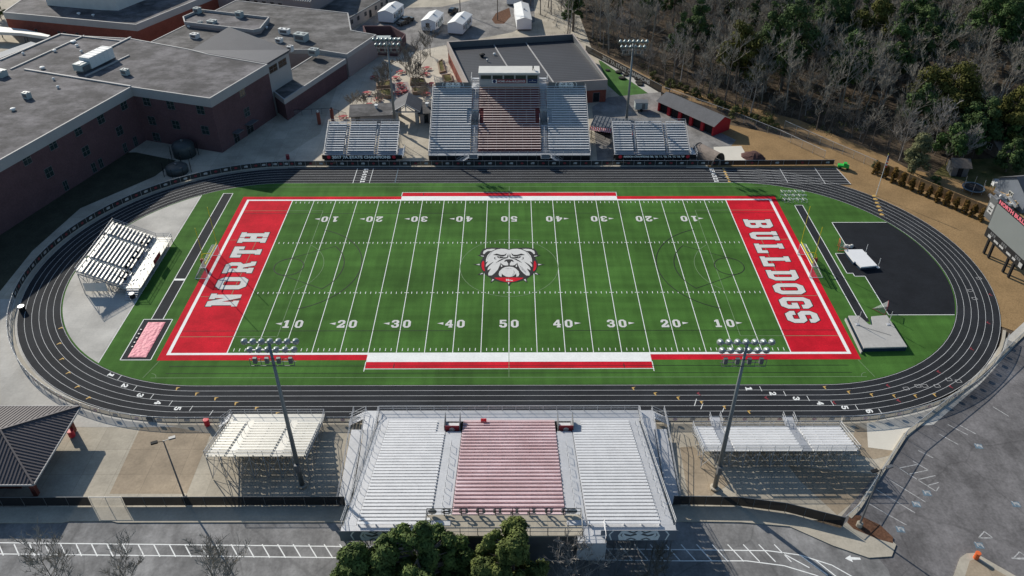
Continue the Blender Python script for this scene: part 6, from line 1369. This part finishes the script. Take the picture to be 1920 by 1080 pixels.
# ================================================================== CARS
def car(label, p, ang, col='carpaint', suv=True):
    x, y = G2(*p); t = thing('parked_car', label, 'car', (x, y, 0)); c, s_ = cos(ang), sin(ang); P = lambda a, b, z: (x+a*c-b*s_, y+a*s_+b*c, z)
    def loft(mb, secs):
        for (a0, w0, z0, h0), (a1, w1, z1, h1) in zip(secs, secs[1:]):
            q0 = [P(a0, -w0, z0), P(a0, w0, z0), P(a0, w0*.92, h0), P(a0, -w0*.92, h0)]; q1 = [P(a1, -w1, z1), P(a1, w1, z1), P(a1, w1*.92, h1), P(a1, -w1*.92, h1)]
            for k in range(4): mb.face([q0[k], q0[(k+1) % 4], q1[(k+1) % 4], q1[k]])
        for a, w0, z0, h0 in (secs[0], secs[-1]): mb.face([P(a, -w0, z0), P(a, w0, z0), P(a, w0*.92, h0), P(a, -w0*.92, h0)])
    b = MB(); loft(b, [(-2.4, .8, .5, .95), (-2.3, .93, .35, 1.05), (-.9, .95, .32, 1.08), (2.2, .95, .32, 1.02), (2.4, .85, .45, .85)] if not suv else [(-2.5, .85, .5, 1.15), (-2.4, .96, .38, 1.2), (1.2, .98, .36, 1.2), (2.3, .95, .36, 1.1), (2.5, .85, .5, .9)]); b.build('body', col, t)
    b = MB(); hh = 1.85 if suv else 1.45
    loft(b, [(-2.4 if suv else -1.7, .82, 1.1, 1.2), (-2.1 if suv else -1.0, .80, 1.15, hh-.02), (.2, .80, 1.15, hh), (1.15, .84, 1.1, 1.2)]); b.build('windows', 'glass_dark', t)
    b = MB(); b.face([P(-2.05 if suv else -1.0, -.76, hh+.01), P(.2, -.76, hh+.02), P(.2, .76, hh+.02), P(-2.05 if suv else -1.0, .76, hh+.01)]); b.build('roof', col, t)
    for a in (-1.45, 1.5):
        for w_ in (-.88, .88): q = P(a, w_, .36); MB().lathe(q, [(.36, -.12), (.36, .12)], 12, (-s_, c, 0)).build('wheel', 'tyre', t)
car('black sports utility car between two portable classrooms', (850, 24), 1.2); car('dark pickup car parked beside the leftmost portable', (764, 41), .9); car('dark pickup car tight against the leftmost portable', (756, 46), .9, suv=False)
up_ = thing('utility_pole', 'thin utility pole near the portable classrooms', 'utility pole', (*G2(863, 24), 0)); x, y = up_.location.x, up_.location.y
MB().tube((x, y, 0), (x, y, 11), .16, .12, 8).build('pole', 'bark', up_); MB().bar((x-1.2, y, 10.2), (x+1.2, y, 10.2), .15, .15).build('crossarm', 'bark', up_)
up2 = thing('utility_pole', 'utility pole on the mulch patch by the fourth portable', 'utility pole', (*G2(933, 37), 0)); x, y = up2.location.x, up2.location.y
MB().tube((x, y, 0), (x, y, 12), .16, .12, 8).build('pole', 'bark', up2); MB().bar((x-1.2, y, 11), (x+1.2, y, 11), .15, .15).build('crossarm', 'bark', up2)
struct(MB().sheet([G2(*p) for p in ((922, 36), (930, 24), (955, 14), (958, 30), (945, 44), (928, 44))], -.084).build('mulch_bed', 'mulch'))
# ================================================================== COURTYARD
tb = thing('picnic_table', 'red picnic table', 'picnic table', (0, 0, 0), 'red picnic tables in the courtyard')
MB().lathe((0, 0, .72), [(.75, 0), (.75, .06)], 14).build('tabletop', 'tablered', tb)
b = MB()
for k in range(4): a = pi/4+pi/2*k; b.obox((1.15*cos(a), 1.15*sin(a)), (-sin(a), cos(a)), .95, .34, .42, .48)
b.build('bench', 'tablered', tb)
b = MB()
for k in range(4): a = pi/4+pi/2*k; b.path([(0, 0, .7), (.2*cos(a), .2*sin(a), .3), (1.15*cos(a), 1.15*sin(a), .42)], .05, 5); b.tube((1.15*cos(a), 1.15*sin(a), .42), (1.15*cos(a), 1.15*sin(a), 0), .05)
b.tube((0, 0, 0), (0, 0, .72), .07); b.build('frame', 'redbrown', tb)
TB = [(702, 147, 'red picnic table at the left edge of the courtyard tables, by a planter tree'), (752, 137, 'red picnic table under the tallest bare courtyard tree'), (742, 148, 'red picnic table just above the brick court'), (801, 130, 'red picnic table nearest the field house, the upper one'), (798, 141, 'red picnic table nearest the field house, the lower one'), (751, 160, 'red picnic table on the brick court, the upper left one'), (754, 168, 'red picnic table on the brick court, in its middle'), (758, 174, 'red picnic table on the brick court, lower right one'), (746, 176, 'red picnic table on the brick court, lower left one'), (688, 177, 'red picnic table alone on the left of the courtyard'), (693, 199, 'red picnic table between two shrubs behind the long concession wing'), (709, 188, 'red picnic table under a bushy shrub behind the concession wing'), (809, 160, 'red picnic table tucked behind the grandstand corner'), (798, 178, 'red picnic table in front of the right planter'), (644, 222, 'red picnic table at the left end of the long concession wing')]
for k, (px, py, lab) in enumerate(TB):
    x, y = G2(px, py)
    if k == 0: tb.location = (x, y, -.1); tb['label'] = lab
    else: dup(tb, (x, y, -.1), k*.7, lab)
def planter(label, pts, h=.9):
    P = ccw([G2(*p) for p in pts]); t = thing('planter', label, 'planter', centroid(P)); f = MB(); band_ring(f, offset(P, -.4), P, 0, h); f.build('wall', 'planterwall', t); MB().sheet(offset(P, -.4), h-.15).build('soil', 'lawn', t)
planter('brick planter left of the red brick court, upper one', ((706, 160), (734, 154), (734, 166), (706, 167))); planter('brick planter left of the red brick court, lower one', ((707, 179), (708, 173), (734, 171), (736, 184), (727, 186)))
planter('brick planter right of the red brick court, upper one', ((769, 151), (796, 152), (800, 161), (769, 161))); planter('brick planter right of the red brick court, lower one', ((772, 169), (797, 167), (802, 171), (786, 178), (774, 178)))
planter('small lawn planter against the field house, upper one', ((820, 118), (830, 112), (836, 135), (824, 138)), .4); planter('small lawn planter against the field house, lower one', ((828, 142), (846, 140), (850, 154), (833, 157)), .4)
for px, py, lab in ((624, 226, 'brick gate pier with a dark lantern near the far left stand'), (599, 232, 'brick gate pier with pale lantern at the shadow edge')):
    x, y = G2(px, py); t = thing('gate_pier', lab, 'pier', (x, y, 0)); MB().box(x-.35, x+.35, y-.35, y+.35, -.1, 3.0).build('pier', 'brick_red', t); MB().lathe((x, y, 3.0), [(.2, 0), (.26, .25), (.18, .5), (.04, .65)], 8).build('lantern', 'cream' if px < 610 else 'black', t)
# ================================================================== CAMERA DECK BEHIND THE NEAR STAND
cd_ = thing('press_building', 'grey block with a railed roof deck at the back of the near grandstand', 'building', (0, -67, 0))
dz = ntop-.05; yb0, yb1 = -nback+1.55, -nback-1.35
MB().box(-9.3, 8.3, yb1+.1, yb0-.4, 0, dz-.25).build('wall', 'galv_dark', cd_); MB().box(-9.4, 8.4, yb1, yb0, dz-.25, dz).build('deck', 'concrete', cd_)
def rl_(pts, z, h, n_mid=2):
    b = MB()
    for a, c in zip(pts, pts[1:]):
        a, c = Vector((*a, z)), Vector((*c, z)); L = (c-a).length; k_ = max(1, round(L/2))
        for q in range(1, n_mid+1): b.tube(a+Vector((0, 0, h*q/n_mid)), c+Vector((0, 0, h*q/n_mid)), .04, None, 5)
        for q in range(k_+1): p = a.lerp(c, q/k_); b.tube(p, p+Vector((0, 0, h)), .045, None, 5)
    return b
rl_([(-9.3, yb0-.1), (8.3, yb0-.1)], dz, 1.2).build('front_rail', 'black', cd_); rl_([(-9.3, yb0-.1), (-9.3, yb1+.1), (8.3, yb1+.1), (8.3, yb0-.1)], dz, 1.2).build('back_rail', 'galv_dark', cd_)
c = MB()
for k, ch in enumerate('BULLDOGS'):
    b = MB(); x = 7.1-k*1.95; put_glyph(b, ch, (x, yb0-.02, dz+.12), (-1, 0, 0), (0, 0, 1), 1.05, 1.0); b.build('deck_letter', 'galv', cd_)
for x in (-8.5, 7.6): MB().lathe((x-.2, yb0-.05, dz+.62), [(.5, 0), (.48, .03)], 16, (0, 1, 0)).build('deck_emblem', 'galv', cd_)
b = MB(); b.box(7.7, 10.9, yb1-1.0, yb0-1.3, ntop-.2, ntop-.08)
b.face([(7.7, yb1-1.0, ntop-.09), (10.9, yb1-1.0, ntop-.09), (10.9, yb1-1.05, ntop-3), (7.7, yb1-1.05, ntop-3)])
b.build('side_stair', 'alu', cd_); rl_([(8.6, yb1-.9), (10.8, yb1-.9), (10.8, yb0-1.3)], ntop-.08, 1.1).build('stair_rail', 'alu', cd_)

for px, py, r, h, lab in ((347, 290, 2.5, 3.6, 'larger dark round tank in the shaded school corner'), (333, 322, 2.4, 1.9, 'lower dark round tank in front of the shaded school corner')):
    x, y = G2(px, py); t = thing('storage_tank', lab, 'tank', (x, y, 0)); MB().lathe((x, y, -.1), [(r, 0), (r, h*.72), (r*.86, h*.86), (r*.5, h*.96), (r*.12, h)], 20).build('shell', 'tank', t, True)
    MB().lathe((x, y, h-.12), [(.3, 0), (.3, .35), (.12, .4)], 8).build('cap', 'galv_dark', t)
    for k in range(8): a = 2*pi*k/8; MB().tube((x+(r+.7)*cos(a), y+(r+.7)*sin(a), -.1), (x+(r+.7)*cos(a), y+(r+.7)*sin(a), 2.2), .06).build('guard_post', 'black', t)
# ================================================================== TREES
def bare_mesh(seed, H, spread=.33, forks=5, levels=4, start=.35, r0=None, twigs=3):
    rg = random.Random(seed); trunk, crown = MB(), MB(); r0 = r0 or H*.013
    def grow(p, d, L, r, lev):
        n = 3 if lev < 2 else 2; q = Vector(p); dd = Vector(d)
        nodes = [(q.copy(), r)]
        for k in range(n):
            dd = (dd+Vector((rg.uniform(-.16, .16), rg.uniform(-.16, .16), rg.uniform(-.02, .12)))).normalized()
            q2 = q+dd*(L/n); ra = r*(1-.55*k/n); rb = r*(1-.55*(k+1)/n)
            crown.tube(q, q2, ra, rb, 4 if lev < 2 else 3, rg.random(), False); q = q2; nodes.append((q.copy(), rb))
        if lev >= levels: return
        for k in range(rg.randint(3, twigs+1)):
            f_ = rg.uniform(.25, 1.0); i = min(n-1, int(f_*n)); b = nodes[i][0].lerp(nodes[i+1][0], f_*n-i if f_ < 1 else 1)
            a = rg.uniform(0, 2*pi); side = Vector((cos(a), sin(a), rg.uniform(.1, .8))); nd = (dd*.75+side*.62).normalized()
            grow(b, nd, L*rg.uniform(.48, .72), max(.032, nodes[i+1][1]*.68), lev+1)
    p = Vector((0, 0, -.2)); d = Vector((rg.uniform(-.05, .05), rg.uniform(-.05, .05), 1)); n = 6; h0 = H*start
    for k in range(n):
        d = (d+Vector((rg.uniform(-.05, .05), rg.uniform(-.05, .05), .1))).normalized(); q = p+d*(H*.8/n)
        trunk.tube(p, q, r0*(1-.75*k/n), r0*(1-.75*(k+1)/n), 6, 0, False)
        z = q.z
        if z > h0*.9:
            for j in range(rg.randint(2, forks-1)):
                a = rg.uniform(0, 2*pi); up = rg.uniform(.55, 1.3); L = H*spread*(1.15-.55*z/H)*rg.uniform(.7, 1.15)
                grow(p.lerp(q, rg.random()), Vector((cos(a), sin(a), up)).normalized(), L, r0*(1-.7*k/n)*.5, 1)
        p = q
    grow(p, d, H*.22, r0*.25, 1)
    return trunk, crown
def leaf_mesh(clumps, per, size, seed, flat=.6):
    rg = random.Random(seed); b = MB()
    for (c, r) in clumps:
        c = Vector(c)
        for k in range(int(per*r*r)):
            v = Vector((rg.gauss(0, 1), rg.gauss(0, 1), rg.gauss(0, 1))).normalized()*r*(rg.random()**.45); v.z *= flat
            nrm = (v.normalized()+Vector((rg.uniform(-.7, .7), rg.uniform(-.7, .7), rg.uniform(-.2, .9)))).normalized()
            t = nrm.cross(Vector((rg.uniform(-1, 1), rg.uniform(-1, 1), rg.uniform(-1, 1)))).normalized(); s = nrm.cross(t); a = size*rg.uniform(.6, 1.3); p = c+v
            b.face([p-t*a, p-s*a*.45, p+t*a, p+s*a*.45])
    return b
def bare_tree(name, label, loc, seed, H, group=None, tm='bark', cm='twig', **k):
    t = thing(name, label, 'tree', (0, 0, 0), group); a, b = bare_mesh(seed, H, **k); a.build('trunk', tm, t); b.build('crown', cm, t); t.location = loc; t.rotation_euler = (0, 0, seed*1.7); return t
def leafy_tree(name, label, loc, seed, H, W, m_, group=None, per=70, size=.30, base=.25, flat=.65, n=26, conic=.35, cat='tree', clump=(.20, .38), lobes=1):
    rg = random.Random(seed); t = thing(name, label, cat, (0, 0, 0), group); tr = MB(); cl = []
    top = Vector((rg.uniform(-.3, .3), rg.uniform(-.3, .3), H*.85)); tr.tube((0, 0, -.2), top*.5, H*.018+.05, H*.014+.03, 7, 0, False); tr.tube(top*.5, top, H*.014+.03, .05, 6, 0, False)
    LB = [(0, 0, 1, 1)] if lobes == 1 else [(0, 0, 1, .62)]+[(W*.52*cos(2*pi*q/(lobes-1)+rg.uniform(-.4, .4)), W*.52*sin(2*pi*q/(lobes-1)+rg.uniform(-.4, .4)), rg.uniform(.58, .9), rg.uniform(.38, .56)) for q in range(lobes-1)]
    for k in range(n):
        lx, ly, lh, lw = LB[k % len(LB)]; h, w_ = H*lh, W*lw
        f_ = rg.random()**.8; z = h*(base+(1-base)*f_*.96); rr = w_*(1-conic*f_)*(.35+.65*math.sqrt(max(0, 1-(2*f_-.75)**2*.55))); a = rg.uniform(0, 2*pi); q = rr*math.sqrt(rg.uniform(.12, 1))
        r = W*rg.uniform(*clump); c = (lx+q*cos(a)*.8, ly+q*sin(a)*.8, min(z, h-r*flat)); cl.append((c, r))
        tr.tube((lx*.3, ly*.3, max(.3, c[2]-q*.6)), c, .06+W*.006, .03, 4, 0, False)
    tr.build('trunk', 'bark', t); leaf_mesh(cl, per/ (W*.09+.4), size, seed+1, .75).build('crown', m_, t); t.location = loc; t.rotation_euler = (0, 0, seed); return t
# ---- the wood behind the field
edge = [(20, 113), (25.5, 113.5), (43, 83.5), (58, 67), (72, 60), (83.5, 46.5), (99, 34)]
rng = random.Random(21)
def in_wood(x, y):
    if x < 22: return y > 116+ (22-x)*2.6
    for (xa, ya), (xb, yb) in zip(edge[1:], edge[2:]):
        if xa <= x < xb: return y > ya+(yb-ya)*(x-xa)/(xb-xa)+2.5
    if x >= 99: return y > 34+ (x-99)*.02 and not (x < 128 and y < 50)
    return False
protos = []
specs = [(17, 'bark', 'twig', dict(spread=.30)), (19, 'bark_pale', 'twig', dict(spread=.26, start=.45)), (15, 'bark', 'twig_dark', dict(spread=.34)), (20, 'bark', 'twig', dict(spread=.24, start=.5)), (14, 'bark_pale', 'bark_pale', dict(spread=.36, start=.3)), (18, 'bark', 'twig_dark', dict(spread=.28, start=.4))]
LABW = {'twig': 'tall bare winter tree standing in the brown wood behind the fence', 'twig_dark': 'dark bare winter tree standing in the wood behind the fence', 'bark_pale': 'pale grey barked bare tree catching the sun in the wood'}
for k, (H, tm, cm, kw) in enumerate(specs): protos.append(bare_tree('bare_tree', LABW[cm], (0, 0, -500), 31+k, H, 'bare trees of the wood', tm, cm, **kw))
pts = []
def free(x, y, d): return all((x-a)**2+(y-b)**2 > d*d for a, b in pts)
used = set(); tries = 0
while len(pts) < 262 and tries < 20000:
    tries += 1; x = rng.uniform(2, 190); y = rng.uniform(36, 182)
    if not in_wood(x, y) or abs(x) > 12+(y+123)*.70 or not free(x, y, 4.2): continue
    pts.append((x, y)); k = rng.choice((0, 0, 1, 2, 2, 3, 4, 5)); s = rng.uniform(.64, .98)*(.92 if y < 75 else 1)
    if k not in used: used.add(k); protos[k].location = (x, y, -.1)
    else: dup(protos[k], (x, y, -.1), rng.uniform(0, 6.28), scale=(s, s, s*rng.uniform(.9, 1.1)))
# smaller bare trees crowding the edge of the wood along the fence
n_e = 0
while n_e < 36:
    i = rng.randrange(1, len(edge)-1); f_ = rng.random(); x = edge[i][0]+(edge[i+1][0]-edge[i][0])*f_+rng.uniform(1, 6); y = edge[i][1]+(edge[i+1][1]-edge[i][1])*f_+rng.uniform(1.5, 6)
    if not free(x, y, 1.6): continue
    pts.append((x, y)); s = rng.uniform(.3, .6); dup(rng.choice(protos), (x, y, -.1), rng.uniform(0, 6.28), scale=(s*1.15, s*1.15, s)); n_e += 1
# the rest of the bare trunks, past the three hundred nearest, as one mass
far = MB(); fp = []
meshes = [[c.data for c in p.children] for p in protos]
tries = 0
while len(fp) < 230 and tries < 20000:
    tries += 1; x = rng.uniform(2, 190); y = rng.uniform(66, 186)
    if not in_wood(x, y) or abs(x) > 12+(y+123)*.70 or not free(x, y, 2.6) or any((x-a)**2+(y-c)**2 < 9 for a, c in fp): continue
    fp.append((x, y)); k = rng.choice((0, 2, 3, 5)); s = rng.uniform(.6, 1.0)
    mt = Matrix.Translation((x, y, -.1)) @ Matrix.Rotation(rng.uniform(0, 6.28), 4, 'Z') @ Matrix.Diagonal((s, s, s, 1))
    for me in meshes[k]: far.add_mesh(me, mt)
stuff(far.build('bare_wood', 'twig'), 'brown grey mass of bare trees filling the wood', 'wood')
# ---- evergreens with a place of their own in the picture
EV = [(1390, 85, 15, 5.2, 'pine_olive', 'broad olive green pine at the left of the wood, below the pale house'), (1487, 55, 19, 6.2, 'pine', 'largest dark pine at the top of the wood, left of centre'), (1597, 100, 15, 5.0, 'evergreen', 'dense dark green evergreen in the middle of the wood, left one of a pair'), (1670, 85, 14, 5.0, 'evergreen', 'dense dark green evergreen in the middle of the wood, right one of a pair'),
      (1790, 152, 14, 6.6, 'pine_olive', 'broad golden olive pine, the most prominent tree of the right wood'), (1730, 190, 10, 3.4, 'pine', 'small dark pine below the golden olive pine'), (1868, 25, 17, 6.0, 'evergreen', 'dark evergreen in the top right corner of the wood'), (1905, 12, 16, 5.5, 'pine', 'dark pine at the very top right corner'), (1560, 30, 17, 5.0, 'pine', 'dark pine on the top edge right of the largest pine'), (1440, 70, 16, 4.0, 'pine', 'narrow dark pine between the olive pine and the largest pine'),
      (1640, 45, 16, 4.6, 'pine_olive', 'olive pine above the dense evergreen pair'), (1760, 40, 17, 4.8, 'pine', 'dark pine high in the right wood'), (1310, 40, 15, 3.6, 'pine', 'dark pine near the left end of the wood'), (1850, 215, 10, 3.6, 'pine', 'dark bushy pine at the right edge above the garden'), (1905, 200, 12, 4.4, 'pine_olive', 'olive pine at the right edge above the garden'), (1800, 255, 7, 3.4, 'evergreen', 'dark evergreen behind the garden shed'), (1720, 20, 18, 4.4, 'evergreen', 'dark evergreen on the top edge of the right wood')]
for k, (px, py, H, W, m_, lab) in enumerate(EV):
    H *= 1.28; W *= 1.6; p = G(px, py, H*.66); leafy_tree('pine_tree' if 'pine' in lab else 'evergreen_tree', lab, (p.x, p.y, 0), 60+k, H, W, m_, None, per=95, size=.34, base=.38, conic=.5, n=56, lobes=5, clump=(.14, .30))
p = G(1725, 285, 5); leafy_tree('bamboo_clump', 'feathery yellow green bamboo like tree at the corner of the bank', (p.x, p.y, 0), 91, 9.5, 3.6, 'bamboo', None, per=120, size=.26, base=.05, conic=.7, n=34)
for k, (px, py, H, W, m_, lab) in enumerate(((1440, 240, 3.2, 2.0, 'shrub', 'rounded green shrub behind the chain link fence'), (1378, 225, 3.6, 2.0, 'shrub', 'yellow green shrub behind the red shed'), (1345, 205, 2.8, 1.5, 'shrub', 'small light green shrub left of the shed fence'), (1255, 172, 3.2, 2.4, 'shrub', 'olive shrub at the end of the lettered fence'), (1225, 150, 2.6, 1.8, 'shrub', 'small olive shrub halfway along the lettered fence'), (1418, 232, 2.4, 1.5, 'shrub', 'low green shrub beside the rounded one'), (1752, 345, 2.4, 1.5, 'evergreen', 'dark low shrub by the board fence in the garden'), (1640, 318, 2.2, 1.2, 'bamboo', 'dry brush at the top of the board fence'))):
    p = G(px, py, 0); leafy_tree('shrub', lab, (p.x, p.y, 0), 120+k, H, W, m_, None, per=120, size=.18, base=.1, n=16, cat='shrub')
# pines scattered through the rest of the wood
pp = leafy_tree('pine_tree', 'dark pine among the bare trees of the wood', (0, 0, -500), 77, 19, 4.6, 'pine', 'pines among the bare trees', per=80, size=.38, base=.4, n=44, lobes=4, clump=(.14, .30), conic=.5); n_p = 0
while n_p < 95:
    x = rng.uniform(20, 190); y = rng.uniform(60, 182)
    if not in_wood(x, y) or abs(x) > 12+(y+123)*.70 or y < 80 or (x < 62 and rng.random() < .75): continue
    s = rng.uniform(.7, 1.1)
    if n_p == 0: pp.location = (x, y, 0)
    else: dup(pp, (x, y, 0), rng.uniform(0, 6), scale=(s, s, s))
    n_p += 1
# low brush and fallen leaves under the trees, one mass nobody could count
rg = random.Random(4); b = MB()
for k in range(8200):
    x = rg.uniform(10, 190); y = rg.uniform(40, 182)
    if not in_wood(x, y): continue
    h = rg.uniform(.4, 2.2)
    for q in range(3): b.tube((x, y, -.15), (x+rg.uniform(-.8, .8), y+rg.uniform(-.8, .8), h*rg.uniform(.6, 1)), .03, .012, 3, 0, False)
stuff(b.build('undergrowth', 'twig_dark'), 'brown leafless undergrowth on the floor of the wood', 'undergrowth')
b = leaf_mesh([((x, y, .3), 1.6) for x, y in ((rg.uniform(20, 190), rg.uniform(50, 180)) for _ in range(700)) if in_wood(x, y)], 9, .22, 8, .5)
stuff(b.build('low_brush', 'shrub'), 'scattered low green brush among the bare trunks', 'brush')
# ---- row of narrow bronze shrubs on the bank
sh = leafy_tree('arborvitae', 'narrow bronze shrub at the flagpole end of the row', (0, 0, 0), 140, 3.0, .95, 'arbor', 'row of narrow bronze shrubs', per=520, size=.12, base=.03, conic=.5, n=44, cat='shrub')
for k in range(13):
    px = 1641+(1839-1641)*k/12; py = 326+(413-326)*k/12; x, y = G2(px, py); s = .9+.2*rng.random()
    lab = 'narrow bronze shrub, %s in the row counted from the flagpole end' % ORD[k] if k < 12 else 'narrow bronze shrub at the scoreboard end of the row'
    if k == 0: sh.location = (x, y, -.08); sh['label'] = lab
    else: dup(sh, (x, y, -.08), k*1.3, lab, scale=(s, s, s*rng.uniform(.92, 1.1)))
# ---- big evergreens in front of the near stand
for k, (tx, ty, H, W, lab) in enumerate(((-16.2, -71.3, 13.8, 5.2, 'large dark evergreen at the bottom edge, left part of the clump behind the stand'), (-9.6, -71.0, 17.0, 6.2, 'large dark evergreen at the bottom edge, tallest of the clump behind the stand'), (0.4, -71.0, 15.8, 5.4, 'large yellow green evergreen at the bottom edge behind the roof deck'))):
    leafy_tree('evergreen_tree', lab, (tx, ty, 0), 170+k, H, W, 'evergreen_big' if k < 2 else 'evergreen_light', None, per=520, size=.24, base=.28, n=190, conic=.55, clump=(.08, .20), flat=1.0, lobes=7)
for px, py, H, sd, lab, cm in ((1085, 1075, 10.5, 5, 'pale bare tree at the bottom edge right of the yellow green evergreen', 'bark_pale'), (95, 1080, 9.5, 6, 'bare tree at the bottom left edge, leftmost one over the road', 'twig'), (240, 1085, 8.5, 7, 'bare tree at the bottom edge, middle one over the road', 'twig'), (405, 1075, 9.5, 8, 'bare tree at the bottom edge beside the street light shadow', 'twig'), (1225, 1070, 6, 9, 'thin bare tree in the shade behind the near grandstand', 'twig_dark')):
    p = G(px, py, H*.45); bare_tree('bare_tree', lab, (p.x, p.y, 0), sd, H, None, 'bark', cm, spread=.36, start=.18, r0=.12)
# ---- courtyard trees
for px, py, H, sd, lab in ((762, 140, 8.0, 11, 'bare tree by the upper courtyard picnic table, its trunk forked'), (789, 130, 9.0, 12, 'tallest bare courtyard tree, between the tables and the field house'), (807, 105, 8.5, 13, 'bare courtyard tree highest up, near the field house corner'), (717, 163, 6.0, 14, 'dense twiggy tree in the upper left planter'), (727, 152, 6.0, 15, 'dense twiggy tree just behind the upper left planter'), (775, 152, 6.5, 16, 'dense twiggy tree in the upper right planter'), (787, 156, 6.0, 17, 'dense twiggy tree at the right end of the upper right planter'), (716, 175, 4.5, 18, 'small leaning tree in the lower left planter'), (780, 175, 4.2, 19, 'small tree in the lower right planter')):
    x, y = G2(px, py); bare_tree('courtyard_tree', lab, (x, y, 0), sd, H, None, 'bark', 'twig_dark', spread=.40, start=.25, r0=.13)
for px, py, lab in ((663, 202, 'twiggy shrub at the left behind the long concession wing'), (683, 201, 'twiggy shrub in the middle behind the long concession wing'), (708, 199, 'twiggy shrub at the right behind the long concession wing'), (795, 188, 'twiggy shrub behind the short concession wing')):
    x, y = G2(px, py); bare_tree('courtyard_shrub', lab, (x, y, 0), px, 3.2, None, 'bark', 'twig', spread=.6, start=.1, r0=.06)
for k, (px, py, H, W, lab) in enumerate(((2, 35, 7, 2.5, 'dark tree at the top left picture edge'),)):
    x, y = G2(px, py); leafy_tree('evergreen_tree', lab, (x, y, 0), 200+k, H, W, 'evergreen', None, per=120, size=.22, base=.15, n=24)
x, y = G2(690, 88); leafy_tree('evergreen_tree', 'dark shrub against the left wall of the service yard', (x, y, 0), 210, 4.0, 2.0, 'evergreen', None, per=120, size=.22, base=.1, n=20)

sb0 = leafy_tree('shrub', 'low olive shrub in the strip between the fences and the wood', (0, 0, 0), 300, 1.9, 1.4, 'shrub', 'low shrubs along the wood edge', per=120, size=.17, base=.08, n=14, cat='shrub')
for k in range(16):
    px = 1262+k*13+rng.uniform(-5, 5); py = 163+k*5.6+rng.uniform(-4, 3); x, y = G2(px, py); sc = rng.uniform(.6, 1.3)
    if k == 0: sb0.location = (x, y, 0)
    else: dup(sb0, (x, y, 0), k, scale=(sc, sc, sc))
for k, (px, py, H, W, m_, lab) in enumerate(((1900, 285, 8, 3.6, 'pine', 'dark pine hiding the brown house at the right edge'), (1835, 262, 7, 3.0, 'evergreen', 'dark evergreen left of the brown house'), (1915, 250, 9, 4.0, 'evergreen', 'large dark evergreen at the right edge below the olive pine'))):
    p = G(px, py, H*.6); leafy_tree('evergreen_tree', lab, (p.x, p.y, 0), 330+k, H, W, m_, None, per=110, size=.3, base=.2, n=50, lobes=5, clump=(.14, .3), conic=.5)
for k, (px, py, H) in enumerate(((1700, 255, 11), (1765, 235, 12), (1815, 270, 9))):
    p = G(px, py, H*.55); bare_tree('bare_tree', ['bare tree behind the bamboo like tree, the left one', 'bare tree between the bamboo like tree and the olive pine', 'bare tree above the garden shed'][k], (p.x, p.y, 0), 400+k, H, None, 'bark_pale', 'bark_pale', spread=.34, start=.3)
